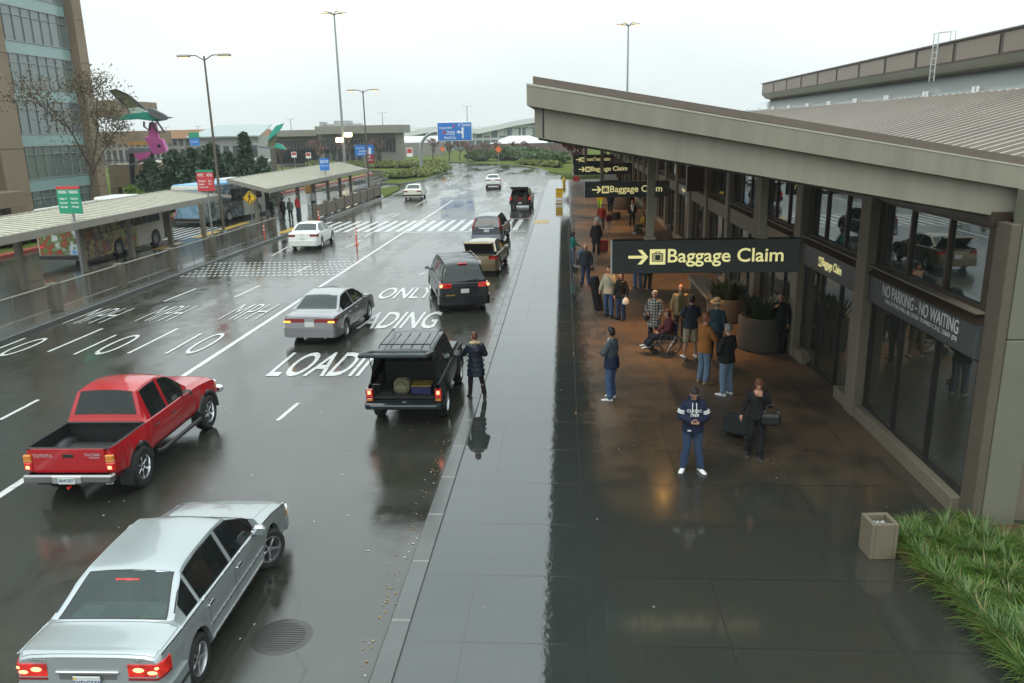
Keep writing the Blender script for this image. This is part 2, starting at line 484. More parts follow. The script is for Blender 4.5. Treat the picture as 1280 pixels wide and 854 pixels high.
    def outline(z,a,yend,off,sgn,front=False):
        """plan outline hugging a body corner from x=a round to the flank at yend"""
        e=(y1 if front else y0); pts=[]
        st=[y for y in ys if (y>=yend if front else y<=yend)]
        st=sorted(st,reverse=front)
        if not front and (not st or st[-1]<yend): st.append(yend)
        if front and (not st or st[-1]>yend): st.append(yend)
        q=-1 if not front else 1
        wE=side(e,z); yl=e+leanf(e,z)
        pts.append((a,yl+q*off)); pts.append((wE*.97,yl+q*off))
        for y in st: pts.append((side(y,z)+off,y+leanf(y,z)))
        pts.append((side(yend,z)-.03,yend+leanf(yend,z)))
        pts.append((a,yl-q*.04))
        return [(sgn*x,y) for x,y in pts]
    def lamp(z0,z1,a,yend,m,off=.008,front=False,nm='tail_light',sides=(1,-1),parent=None):
        os_=[]
        for s in sides:
            b=MB(); b.prism(outline((z0+z1)/2,a,yend,off,s,front),z0,z1,0); os_.append(b.build(nm,[m],parent or root))
        return os_
    def bumper(z0,z1,off,m,yend,front=False,nm='bumper'):
        zz=(z0+z1)/2
        R=outline(zz,0,yend,off,1,front)[:-1]; Lf=[(-x,y) for x,y in R]
        poly=R[1:]+[(x*.0+ (side(yend,zz)-.06), yv) for x,yv in [R[-1]]]+[(-(side(yend,zz)-.06),R[-1][1])]+Lf[1:][::-1]
        b=MB(); e=.025
        pin=poly
        b.prism(pin,z0,z1,0); return b.build(nm,[m],root)
    S['_']=dict(side=side,lamp=lamp,bumper=bumper,root=root,made=made,y0=y0,y1=y1,leanf=leanf,ring=ring,outline=outline)
    # wheels
    ww=S.get('ww',.2); xo=W/2-ww/2-S.get('wi',.015); st=S.get('steer',0.)
    for x in(-xo,xo):
        wheel(root,x,ya,rw,ww,0,S.get('rim',ALLOY),S.get('spokes',5),S.get('rr',.66)); wheel(root,x,yb,rw,ww,st,S.get('rim',ALLOY),S.get('spokes',5),S.get('rr',.66))
    # seats / cabin
    zb=pl(belt,0); sm=S.get('seatm',SEATM)
    for yy in S.get('seats',(.45,-.45)):
        for x in((-.36,.36) if S.get('seats2',True) else(0,)):
            b=MB(); b.box((x,yy+.18,zb-.38),(.5,.5,.16),0,.05); b.box((x,yy-.12,zb-.05),(.5,.16,.62),0,.06)
            b.box((x,yy-.14,zb+.34),(.27,.1,.2),0,.04); b.build('seat',[sm],root)
    b=MB(); b.box((0,gh[3]-.28,zb-.08),(W*.8,.35,.2),0,.06); b.build('dashboard',[INT],root)
    b=MB(); b.box((0,(ya+yb)/2,zl+.14),(W*.82,yb-ya-.9,.05)); b.build('cabin_floor',[INT],root)
    # mirrors
    ym=S.get('mirror',gh[3]-.32); zmr=pl(belt,ym)+.07
    for s in(1,-1):
        b=MB(); xs=side(ym,pl(belt,ym)-.01)
        b.box((s*(xs+.10),ym+.02,zmr),(.19,.12,.13),0,.04); b.box((s*(xs+.02),ym+.02,zmr-.04),(.09,.06,.05),0,.01)
        b.box((s*(xs+.10),ym-.043,zmr),(.15,.008,.095),1)
        b.build('side_mirror',[S.get('mirrorm',PA),CHROME],root)
    # door handles
    for i,(a,bb) in enumerate(S.get('doors',[])):
        for s,sd in((1,'R'),(-1,'L')):
            if 'door%d%s'%(i,sd) not in made: continue
            b=MB(); y=a+.13; z=pl(belt,y)-S.get('hz',.13)
            b.box((s*side(y,z,.012),y,z),(.03,.17,.03),0,.01); b.build('door_handle',[S.get('handlem',PA)],made['door%d%s'%(i,sd)])
    # plate
    if S.get('plate'):
        px,pz,pt=S['plate']; yl=y0+leanf(y0,pz)-S.get('pout',.012)
        b=MB(); b.box((px,yl,pz),(.31,.012,.155),0,.004); b.box((px-.13,yl-.007,pz+.055),(.03,.002,.025),1); p=b.build('licence_plate',[PLATE,YELLOWTAB],root)
        if pt: text('plate_lettering',pt,.085,PLATE_T,p,Matrix.Translation((px,yl-.0075,pz-.008))@FACE_S,.001,.012,xs=.9)
    return root
def place(px,py,W,yr,head=0.):
    """origin of a car from the picture point where its rear right tyre meets the road"""
    p=g(px,py,ROAD); a=R_(head); lx,ly=W/2-.03,yr
    return (p.x-(lx*math.cos(a)-ly*math.sin(a)),p.y-(lx*math.sin(a)+ly*math.cos(a)),ROAD),a
def emblem(parent,y,z,m=CHROME,w=.08):
    b=MB(); b.box((0,y,z),(w,.01,w*.7),0,.003); return b.build('badge',[m],parent)
def lettering_on(parent,s,x,y,z,h,m=CHROME,xs=1.1): return text('badge_lettering',s,h,m,parent,Matrix.Translation((x,y,z))@FACE_S,.002,.01,xs=xs)
def strip(parent,nm,pts,w,h,m):
    b=MB()
    for a,c in zip(pts,pts[1:]): b.bar(a,c,w,h,0,.004)
    return b.build(nm,[m],parent)
def side_strip(S,nm,z0,z1,ya,yb,m,h=.03,off=.006):
    K=S['_']
    for s in(1,-1):
        pts=[]; n=14
        for i in range(n+1):
            y=ya+(yb-ya)*i/n; z=z0+(z1-z0)*i/n
            pts.append((s*(K['side'](y,z)+off),y,z))
        strip(K['root'],nm,pts,.02,h,m)
def exhaust(S,x,z=.26):
    K=S['_']; b=MB(); b.cyl((x,K['y0']-.03,z),(x,K['y0']+.3,z),.03,10); b.build('exhaust_pipe',[CHROME],K['root'])
def front_end(S,hz=.62):
    K=S['_']; K['lamp'](hz-.08,hz+.06,.42,K['y1']-.22,CLEAR,front=True,nm='headlight')
    b=MB(); b.box((0,K['y1']-.01,hz-.02),(.7,.05,.11),0,.02); b.build('grille',[BLACK],K['root'])
    K['bumper'](.3,.5,.02,S['paint'],K['y1']-.35,front=True)
def roof_rack(S,x,ya,yb,z,m=BLACK,cross=()):
    K=S['_']; b=MB()
    for s in(1,-1):
        b.tube([(s*x,ya,z),(s*x,ya+.08,z+.06),(s*x,yb-.08,z+.06),(s*x,yb,z)],.014,6)
    for y in cross: b.bar((-x,y,z+.06),(x,y,z+.06),.04,.025,0,.008)
    b.build('roof_rack',[m],K['root'])
def wiper(S,pts):
    K=S['_']; b=MB(); b.tube(pts,.008,5); b.build('wiper',[BLACK],K['root'])
# ---- silver saloon, front of picture
P_SILV=paint('silver_paint',(.36,.395,.40),.5,.33)
def volvo():
    S=dict(L=4.56,y0=-2.20,y1=2.36,W=1.71,rw=.315,yr=-1.27,yf=1.40,zlow=.2,zmid=.52,gh=(-1.58,-1.02,.34,1.04),er=.3,ek=.07,lean=.05,
     top=[(-2.20,.98),(-2.14,1.02),(-1.58,1.05),(-1.02,1.395),(-.6,1.425),(-.1,1.43),(.34,1.40),(1.08,.965),(1.5,.915),(2.1,.80),(2.3,.71),(2.36,.6)],
     belt=[(-2.20,.93),(-2.1,.985),(-1.5,.975),(.9,.915),(1.5,.87),(2.1,.745),(2.3,.645),(2.36,.56)],wr=.70,
     side_glass=[(-1.40,-1.08),(-1.02,-.10),(-.02,.86)],doors=[(-.98,-.06),(-.05,.98)],trunk=(-2.17,-1.60),hood=(1.06,2.2),
     paint=P_SILV,glass=GLASS_C,sglass=GLASS_D,plate=(0,.70,'3XDG559'),steer=R_(-28),seatm=SEATG,seats=(.45,-.62),roofz=1.42,spokes=5,handlem=CHROME,pout=.03)
    (loc,a)=place(254,851,S['W'],S['yr'],1.3)
    root=make_car('sedan','silver four-door sedan with lit brake lights in the near left foreground','car',loc,a,S,'vehicles on the terminal road')
    K=S['_']
    K['lamp'](.74,.90,.46,-1.98,RED_ON); 
    for s in(1,-1):
        y=-2.20+K['leanf'](-2.36,.82)
        b=MB(); b.ell((s*.58,y-.008,.835),(.065,.012,.03),10,6); b.ell((s*.73,y-.004,.80),(.06,.014,.026),10,6); b.ell((s*.78,y+.002,.855),(.03,.014,.02),10,6); b.build('brake_bulb',[RED_HOT],root)
    K['lamp'](.71,.738,.46,-1.98,RED_OFF)
    K['bumper'](.30,.60,.045,P_SILV,-1.68)
    K['bumper'](.44,.475,.058,BLACK,-1.70,nm='bumper_strip')
    y=-2.20+K['leanf'](-2.36,.82)
    b=MB(); b.box((0,y-.012,.805),(.72,.03,.035),0,.008); b.build('plate_trim',[CHROME],root)
    b=MB(); b.box((0,y-.006,.70),(.66,.012,.18),0,.004); b.build('plate_recess',[mat('recess_grey',(.2,.21,.21),.4,.5)],root)
    lettering_on(root,'TURBO',-.55,y-.004,.945,.05); lettering_on(root,'GLT',.6,y-.004,.945,.05)
    # high brake light behind the rear window, parcel shelf pads
    b=MB(); b.box((0,-1.14,1.325),(.30,.03,.035),0,.01); b.build('high_brake_light',[RED_ON],root)
    b=MB(); b.box((0,-1.35,.98),(1.2,.5,.03)); 
    for x in(-.42,.42): b.box((x,-1.32,1.0),(.34,.26,.03),1,.02)
    b.build('parcel_shelf',[SEATG,mat('speaker_cover',(.2,.26,.24),.8)],root)
    side_strip(S,'side_moulding',.56,.56,-.93,1.0,CHROME,.022); side_strip(S,'side_moulding',.34,.34,-.85,.98,CHROME,.02)
    for s in(1,-1):   # black roof gutters and window line
        pts=[(s*(K['ring'](yy)[7].x-.012),yy,K['ring'](yy)[7].z+.004) for yy in(-1.5,-1.3,-1.02,-.5,0,.34,.7,1.0)]
        strip(root,'roof_gutter',pts,.018,.012,TRIM)
        pts=[(s*(K['side'](yy,pl(S['belt'],yy)-.01)+.004),yy,pl(S['belt'],yy)-.005) for yy in(-2.1,-1.6,-1.,-.4,.2,.8,1.3,1.9,2.2)]
        strip(root,'belt_moulding',pts,.014,.02,CHROME)
    wiper(S,[(-.5,1.06,1.02),(.1,1.0,1.035),(.25,1.06,1.01)]); wiper(S,[(.05,1.06,1.02),(.6,1.0,1.03)])
    front_end(S,.56)
    K['lamp'](.50,.60,.55,2.12,AMBER,front=True,nm='indicator',off=.012)
    b=MB(); y=-1.75; b.box((K['side'](y,.78,.004),y,.78),(.006,.17,.17),0,.002); b.build('fuel_flap',[P_SILV],root)
    exhaust(S,-.45)
# ---- red pickup
P_RED=paint('red_paint',(.40,.006,.011),0.,.3)
def pickup():
    FL=mat('dark_grey_flare',(.035,.037,.04),.5,var=.1)
    S=dict(L=4.77,y0=-2.22,y1=2.55,W=1.67,rw=.40,gap=.07,yr=-1.33,yf=1.72,zlow=.50,zmid=.80,gh=(-.92,-.74,.42,1.0),er=.25,ek=.05,lean=.03,hk=.82,
     top=[(-2.22,1.16),(-.93,1.16),(-.92,1.18),(-.89,1.30),(-.74,1.74),(-.4,1.79),(.0,1.79),(.42,1.73),(1.0,1.24),(1.5,1.21),(2.2,1.13),(2.42,1.05),(2.55,.9)],
     belt=[(-2.22,1.14),(-.93,1.14),(.9,1.14),(1.5,1.12),(2.2,1.04),(2.42,.96),(2.55,.82)],wr=.70,rw0=-.89,
     side_glass=[(-.66,-.02),(.07,.82)],doors=[(-.70,.02),(.03,.98)],hood=(1.03,2.36),bed=(0,-.93,.72),roofz=1.78,
     paint=P_RED,glass=GLASS_D,sglass=GLASS_D,flare=.03,ww=.26,wi=-.05,rim=CHROME,rr=.6,spokes=6,seats=(.42,-.38),handlem=BLACK,mirrorm=BLACK,clad=P_RED,hz=.16)
    (loc,a)=place(180,607,S['W'],S['yr'],1.0)
    root=make_car('pickup_truck','red crew cab pickup truck with an empty black cargo bed','pickup truck',loc,a,S,'vehicles on the terminal road')
    K=S['_']; y0=-2.22
    for s in(1,-1):
        b=MB(); b.box((s*.76,y0-.005,.97),(.15,.07,.10),0,.015); b.box((s*.76,y0-.004,.90),(.15,.07,.05),0,.012); o=b.build('tail_light',[AMBER],root)
        b=MB(); b.box((s*.76,y0-.008,.80),(.15,.08,.15),0,.015); b.build('brake_light',[RED_ON],root)
        b=MB(); b.box((s*.76,y0-.052,.79),(.07,.01,.06),0,.01); b.build('brake_bulb',[RED_HOT],root)
        # wheel arch flares
        for yw in(S['yr'],S['yf']):
            b=MB(); R=S['rw']+.085; P=[]
            for k in range(15):
                t=math.pi*k/14; yy=yw-R*math.cos(t); zz=S['rw']+R*math.sin(t); 
                xx=K['side'](yw,max(.8,zz)); P.append((s*(xx+.03),yy,zz))
            b.tube(P,.055,8); b.build('wheel_arch_flare',[FL],root)
        b=MB(); b.tube([(s*.86,-.75,.48),(s*.92,-.65,.46),(s*.92,1.1,.46),(s*.86,1.2,.48)],.045,8); b.build('side_step',[BLACK],root)
        
        for yw in(S['yf'],S['yr']): b=MB(); b.box((s*.80,yw-.52,.42),(.26,.03,.32),0,.01); b.build('mud_flap',[BLACK],root)
        b=MB(); b.ell((s*.62,S['yr'],.72),(.2,.48,.24),14,8); b.build('bed_wheel_well',[BLACK],root)
    b=MB(); b.box((0,y0+.012,.90),(1.36,.05,.48),0,.012); t=b.build('tailgate',[P_RED],root)
    b=MB(); b.box((0,y0-.017,1.0),(.2,.012,.07),0,.01); b.build('tailgate_handle',[BLACK],t)
    LT=mat('silver_badge_letters',(.55,.5,.5),.35,.5)
    text('tailgate_lettering','TOYOTA',.09,LT,t,Matrix.Translation((-.47,y0-.016,1.0))@FACE_S,.003,.01)
    text('tailgate_lettering','TACOMA',.07,LT,t,Matrix.Translation((.45,y0-.016,1.02))@FACE_S,.003,.01); text('tailgate_lettering','PRERUNNER',.035,LT,t,Matrix.Translation((.48,y0-.016,.965))@FACE_S,.003,.01)
    b=MB(); b.box((0,y0-.07,.60),(1.66,.16,.16),0,.03); b.box((0,y0-.05,.665),(1.5,.14,.03),1,.01); b.box((0,y0-.155,.60),(.56,.03,.15),2,.02); bp=b.build('bumper',[mat('dull_chrome',(.28,.28,.28),.28,.9),BLACK,CHROME],root)
    b=MB(); b.box((0,y0-.175,.60),(.31,.01,.15),0,.003); pt=b.build('licence_plate',[PLATE],bp); text('plate_lettering','8A41207',.085,PLATE_T,pt,Matrix.Translation((0,y0-.182,.592))@FACE_S,.001,.01,xs=.85)
    b=MB()
    for k in range(9): b.box((-.56+.14*k,-1.58,.728),(.05,1.1,.012),0,.003)
    b.build('bed_ribs',[BLACK],root)
    b=MB(); b.box((0,-.965,1.16),(1.5,.06,.03),0,.008); b.build('bed_front_rail',[BLACK],root)
    b=MB(); b.box((0,y0+.03,1.135),(1.52,.07,.025),0,.008); b.build('tailgate_cap',[BLACK],root)
    # bumper front, lamps
    b=MB(); b.box((0,2.6,.68),(1.7,.16,.18),0,.05); b.build('front_bumper',[CHROME],root)
    K['lamp'](.80,.96,.5,2.33,CLEAR,front=True,nm='headlight'); K['lamp'](.82,.94,.72,2.25,AMBER,front=True,nm='indicator',off=.014)
    b=MB(); b.box((0,2.55,.86),(.9,.05,.16),0,.03); b.build('grille',[CHROME],root)
    b=MB(); b.cyl((.55,y0+.1,.42),(.66,y0+.16,.40),.035,10); b.build('exhaust_pipe',[CHROME],root)
    b=MB(); b.box((.80,1.35,1.01),(.012,.2,.03),0); b.build('badge',[CHROME],root)
    b=MB(); b.tube([(0,y0-.1,.44),(0,y0-.16,.44)],.028,10); b.build('hitch_light',[RED_ON],root)
    b=MB(); b.box((.1,-.3,1.25),(.1,.06,.05),0,.02); b.build('tissue_box',[PLATE],root)
# ---- dark green jeep-like wagon with open tail
P_DKG=paint('dark_green_black_paint',(.006,.012,.015),.0,.35,.6)
def suv_lid(S,ang,hinge_y,hinge_z,w,l,m,gl):
    """tailgate swung up about its roof hinge"""
    K=S['_']; M=Matrix.Translation((0,hinge_y,hinge_z))@Matrix.Rotation(ang,4,'X')
    b=MB(); t=.08
    b.box((0,-l*.80,0),(w,l*.40,t),0,.02,M)
    for s in(1,-1): b.box((s*(w/2-.06),-l*.32,0),(.12,l*.62,t),0,.02,M)
    b.box((0,-.05,0),(w,.10,t),0,.02,M)
    o=b.build('tailgate',[m],K['root'])
    b=MB(); b.box((0,-l*.34,.005),(w-.24,l*.52,.012),0,.003,M); b.build('tailgate_window',[gl],o)
    return o,M
def strut(S,a,c):
    K=S['_']; b=MB(); b.cyl(a,c,.011,8); b.build('gas_strut',[BLACK],K['root'])
def jeep():
    S=dict(L=4.2,W=1.67,rw=.355,gap=.08,yr=-1.24,yf=1.32,zlow=.38,zmid=.68,gh=(-2.095,-1.98,.12,.62),er=.12,ek=.03,lean=.0,hk=.86,
     top=[(-2.1,1.045),(-2.095,1.05),(-1.98,1.70),(-1.9,1.74),(-1,1.765),(.12,1.74),(.62,1.10),(1.2,1.08),(1.9,1.03),(2.05,.98),(2.1,.9)],
     belt=[(-2.1,1.04),(.9,1.02),(1.9,.97),(2.05,.92),(2.1,.86)],wr=.78,
     side_glass=[(-1.88,-1.12),(-1.04,-.34),(-.26,.48)],doors=[(-.98,-.30),(-.28,.62)],hood=(.66,2.0),roofz=1.76,
     paint=P_DKG,glass=GLASS_D,flare=.035,ww=.23,wi=-.03,spokes=5,seats=(.35,-.5),drop=('rear_window',),wide_rw=True,crisp=True,skipcap=(3,9),clad=BLACK,handlem=BLACK,mirrorm=BLACK)
    (loc,a)=place(558,519,S['W'],S['yr'],0.)
    root=make_car('sport_utility_vehicle','dark green boxy utility vehicle with its rear hatch raised beside the kerb','SUV',loc,a,S,'vehicles on the terminal road')
    K=S['_']; y0=-2.1
    suv_lid(S,R_(-11),-2.0,1.765,1.48,1.06,P_DKG,GLASS_D)
    for s in(1,-1): strut(S,(s*.66,-2.03,1.2),(s*.62,-2.55,1.78))
    wiper(S,[(0,-2.92,1.92),(.25,-2.7,1.89),(.3,-2.3,1.84)])
    for s in(1,-1):
        b=MB(); b.box((s*.78,y0-.004,.80),(.17,.05,.30),0,.012); b.build('tail_light',[RED_OFF],root)
        b=MB(); b.box((s*.78,y0-.028,.84),(.13,.02,.17),0,.012); b.build('brake_light',[RED_ON],root)
        b=MB(); b.box((s*.78,y0-.040,.86),(.07,.01,.08),0,.01); b.build('brake_bulb',[RED_HOT],root)
        b=MB(); b.box((s*.78,y0-.026,.69),(.13,.02,.07),0,.012); b.build('indicator',[AMBER],root)
        for yw in(S['yr'],S['yf']):
            b=MB(); Rr=S['rw']+.10; P=[]
            for k in range(13):
                t=math.pi*k/12; P.append((s*(K['side'](yw,max(.7,S['rw']+Rr*math.sin(t)))+.02),yw-Rr*math.cos(t),S['rw']+Rr*math.sin(t)*.96))
            b.tube(P,.04,6); b.build('wheel_arch_flare',[BLACK],root)
    b=MB(); b.box((0,y0-.07,.56),(1.74,.16,.15),0,.03); b.box((0,y0-.152,.585),(1.5,.006,.03),1); b.box((.87,y0+.15,.56),(.05,.45,.14),0,.02); b.box((-.87,y0+.15,.56),(.05,.45,.14),0,.02); b.build('bumper',[P_DKG,mat('bumper_strip_grey',(.2,.22,.24),.4)],root)
    b=MB(); b.box((0,-1.55,.72),(1.4,1.05,.03),0); b.box((.70,-1.5,.86),(.03,1.1,.3),0); b.box((-.70,-1.5,.86),(.03,1.1,.3),0); b.box((0,-.86,.98),(1.36,.1,.55),0,.03); b.build('boot_lining',[INT],root)
    # luggage inside: things of their own
    T=Matrix.Translation(loc)@Matrix.Rotation(a,4,'Z')
    bag=thing('duffel_bag','beige soft bag standing in the open boot of the dark green utility vehicle','bag',T@Vector((-.10,-1.75,.735)))
    b=MB(); b.box((0,0,.17),(.36,.34,.34),0,.08); b.build('bag_body',[mat('beige_canvas',(.22,.20,.12),.8,bump=.3)],bag)
    b=MB(); b.tube([(-.1,-.175,.24),(-.06,-.20,.33),(.06,-.20,.33),(.1,-.175,.24)],.012,6); b.box((0,-.172,.12),(.3,.01,.02)); b.build('bag_strap',[mat('dark_webbing',(.08,.07,.05),.8)],bag)
    bx=thing('storage_crate','blue crate with a yellow lid lying in the boot of the dark green utility vehicle','crate',T@Vector((.36,-1.72,.735)))
    b=MB(); b.box((0,0,.10),(.46,.4,.18),0,.015); b.build('crate_body',[mat('blue_crate',(.02,.025,.10),.5)],bx)
    b=MB(); b.box((0,0,.205),(.48,.42,.025),0,.008); b.build('crate_lid',[mat('ochre_lid',(.30,.20,.04),.5)],bx)
    roof_rack(S,.58,-1.75,-.1,1.78,BLACK,(-1.6,))
    b=MB()
    for i in range(4): b.box((-.36+.24*i,-.95,1.792-.012*abs(i-1.5)),(.025,1.3,.010),0,.003)
    b.build('roof_strips',[mat('roof_strip_grey',(.03,.04,.045),.3)],root)
    front_end(S,.74)
    b=MB(); b.box((0,y0-.02,.62),(.1,.02,.05)); b.build('latch',[CHROME],root)
    return root

# ---- the cars further along the road
P_SILW=paint('warm_silver_paint',(.27,.265,.275),.6,.3)
P_GREY=paint('dark_grey_paint',(.045,.05,.06),.4,.28)
P_BLK=paint('black_paint',(.006,.008,.010),.0,.35,.55)
P_GOLD=paint('bronze_gold_paint',(.25,.195,.11),.5,.3)
P_WHT=paint('white_paint',(.72,.72,.68),0.,.3)
P_CREAM=paint('cream_paint',(.62,.58,.48),0.,.3)
P_BLUEG=paint('blue_grey_paint',(.055,.062,.082),.5,.3)
def saloon(name,label,px,head,W,paint_,yr=-1.28,yf=1.42,L=(-2.32,2.36),H=1.42,rw=.31,lit=False,plate='',extra=None,glass_=None,deck=1.0,drop=(),steer=0.,boxy=False,rlz=(.70,.84)):
    y0,y1=L; k=H-1.42
    S=dict(L=y1-y0,y0=y0,y1=y1,W=W,rw=rw,yr=yr,yf=yf,gh=(-1.62,-.95,.36,1.08),er=.4 if not boxy else .2,ek=.12 if not boxy else .04,lean=.06,steer=steer,
     top=[(y0,deck-.06),(y0+.1,deck),(-1.62,deck+.035),(-.95,1.38+k),(-.5,1.415+k),(-.1,1.42+k),(.36,1.385+k),(1.08,.98),(1.6,.93),(2.1,.82),(y1,.60)],
     belt=[(y0,deck-.10),(y0+.15,deck-.045),(-1.5,deck-.05),(.9,.91),(1.6,.87),(2.1,.75),(y1,.55)],wr=.68,roofz=1.41+k,
     side_glass=[(-1.42,-.32) if not boxy else (-1.3,-.32),(-.24,.88)],doors=[(-1.0,-.28),(-.27,1.0)],hood=(1.1,2.2),paint=paint_,glass=glass_ or GLASS_D,
     plate=(0,.68,plate),drop=drop,**(extra or {}))
    if 'trunk_lid' not in drop: S['trunk']=(y0+.03,-1.64)
    (loc,a)=place(px[0],px[1],W,yr,head)
    root=make_car(name,label,'car',loc,a,S,'vehicles on the terminal road'); K=S['_']
    K['bumper'](.28,.58,.04,paint_,y0+.6); front_end(S,.62)
    return root,S,K
def silver_mid():
    root,S,K=saloon('sedan','silver sedan with a full width red lamp strip and amber flashers straddling the loading lettering',(434,422),-2.5,1.78,P_SILW,plate='',deck=.98,extra=dict(sunroof=(-.1,.28)))
    y=S['y0']
    for x0 in(1,): K['lamp'](.74,.86,.16,y+.22,RED_OFF)
    for s in(1,-1):
        b=MB(); b.box((s*.72,y+K['leanf'](y,.76)-.016,.765),(.22,.03,.06),0,.012); b.build('indicator',[AMBER_ON],root)
    exhaust(S,.5)
def minivan():
    S=dict(L=5.0,W=1.84,rw=.335,yr=-1.42,yf=1.58,zlow=.22,zmid=.58,gh=(-2.40,-2.02,1.0,1.85),er=.35,ek=.08,lean=.03,
     top=[(-2.44,1.06),(-2.40,1.08),(-2.02,1.70),(-1.85,1.76),(-.6,1.79),(.5,1.77),(1.0,1.70),(1.85,1.12),(2.2,1.02),(2.5,.75)],
     belt=[(-2.44,1.0),(-2.3,1.04),(1.5,1.0),(2.2,.88),(2.5,.6)],wr=.72,roofz=1.78,wide_rw=True,
     side_glass=[(-2.15,-1.25),(-1.15,-.05),(.05,1.45)],doors=[(-.98,-.02),(.0,1.2)],hood=(1.9,2.4),paint=P_BLK,glass=GLASS_D,plate=(0,.80,''),seats=(.9,-.1,-1.1))
    (loc,a)=place(606,381,S['W'],S['yr'],15)
    root=make_car('minivan','black minivan with roof rails and glowing brake lights near the kerb','minivan',loc,a,S,'vehicles on the terminal road'); K=S['_']
    y=-2.44
    K['lamp'](.93,1.09,.50,y+.25,RED_ON)
    for s in(1,-1):
        b=MB(); b.ell((s*.86,y-.012+K['leanf'](y,1.0),1.0),(.07,.03,.06),10,6); b.build('brake_bulb',[RED_HOT],root)
    b=MB(); b.box((0,-2.0,1.735),(.34,.06,.05),0,.012); b.build('high_brake_light',[RED_ON],root)
    b=MB(); b.box((0,y-.03,.96),(1.0,.04,.06),0,.01); b.build('tailgate_trim',[P_BLK],root)
    K['bumper'](.30,.62,.05,P_BLK,y+.7)
    b=MB(); b.box((-.55,y-.055,.66),(.34,.012,.04)); b.build('reflector',[mat('ochre_reflector',(.35,.22,.03),.3)],root)
    lettering_on(root,'SIENNA',-.5,y-.004,.86,.05); lettering_on(root,'XLE LIMITED',.55,y-.004,.80,.04); emblem(root,y-.02,.99)
    roof_rack(S,.66,-1.7,.6,1.785,mat('silver_rail',(.35,.36,.37),.3,.8),(-1.4,-.6,.2))
    wiper(S,[(-.05,-2.40,1.13),(.55,-2.33,1.22)]); front_end(S,.7); exhaust(S,.62)
def gold_sedan():
    root,S,K=saloon('sedan','bronze gold sedan with its boot lid raised in front of the black minivan',(625,341),-3,1.82,P_GOLD,yr=-1.3,yf=1.48,L=(-2.3,2.45),H=1.46,rw=.33,deck=1.04,drop=('trunk_lid',),extra=dict(trunk=(-2.27,-1.64),skipcap=(5,9)),glass_=GLASS_C)
    y=-2.3
    M=Matrix.Translation((0,-1.62,1.07))@Matrix.Rotation(R_(-46),4,'X')
    b=MB(); b.box((0,-.33,0),(1.36,.66,.05),0,.02,M); b.box((0,-.67,-.05),(1.36,.05,.12),0,.02,M); o=b.build('boot_lid',[P_GOLD],root)
    b=MB(); b.box((0,-.33,-.035),(1.29,.60,.02),0,.005,M); b.build('boot_lid_lining',[mat('brown_lining',(.022,.016,.012),.8)],o)
    b=MB(); b.box((0,-1.95,.62),(1.4,.62,.03)); b.box((.66,-1.95,.8),(.03,.62,.4)); b.box((-.66,-1.95,.8),(.03,.62,.4)); b.box((0,-1.66,.8),(1.4,.04,.4)); b.build('boot_lining',[INT],root)
    b=MB()
    for s in(1,-1): b.tube([(s*.6,-1.66,1.0),(s*.6,-1.75,1.15),(s*.6,-1.82,1.3)],.015,6)
    b.build('boot_hinge',[BLACK],root)
    K['lamp'](.78,.94,.50,y+.32,RED_OFF); K['lamp'](.80,.86,.62,y+.2,RED_ON,off=.014,nm='brake_light')
def crossover():
    S=dict(L=4.5,W=1.82,rw=.345,yr=-1.27,yf=1.35,zlow=.26,zmid=.62,gh=(-2.18,-1.86,.55,1.30),er=.4,ek=.10,lean=.04,
     top=[(-2.22,1.06),(-2.18,1.08),(-1.86,1.60),(-1.7,1.66),(-.5,1.70),(.2,1.69),(.55,1.64),(1.30,1.10),(1.7,1.03),(2.25,.75)],
     belt=[(-2.22,1.0),(-2.1,1.06),(1.2,1.0),(1.7,.95),(2.25,.65)],wr=.66,roofz=1.69,
     side_glass=[(-1.75,-1.05),(-.98,-.05),(.03,1.0)],doors=[(-.90,-.02),(.0,1.05)],hood=(1.35,2.1),paint=P_BLUEG,glass=GLASS_D,plate=(0,.86,''))
    (loc,a)=place(630,304,S['W'],S['yr'],-3)
    root=make_car('crossover','grey crossover with tall red corner lamps stopped at the crosswalk','SUV',loc,a,S,'vehicles on the terminal road'); K=S['_']; y=-2.22
    K['lamp'](.84,1.14,.74,y+.2,RED_OFF,off=.012)
    for s in(1,-1):
        b=MB(); b.bar((s*.78,-2.16,1.14),(s*.66,-1.9,1.58),.11,.05,0,.015); b.build('pillar_lamp',[RED_OFF],root)
    K['bumper'](.32,.62,.05,mat('silver_bumper',(.32,.33,.38),.35,.5),y+.6); K['bumper'](.30,.42,.055,RED_OFF,y+.2,nm='bumper_reflector')
    b=MB(); b.box((0,y-.02,.99),(.9,.03,.05),0,.01); b.build('tailgate_trim',[CHROME],root)
    front_end(S,.72); wiper(S,[(0,-2.2,1.12),(.4,-2.12,1.2)])
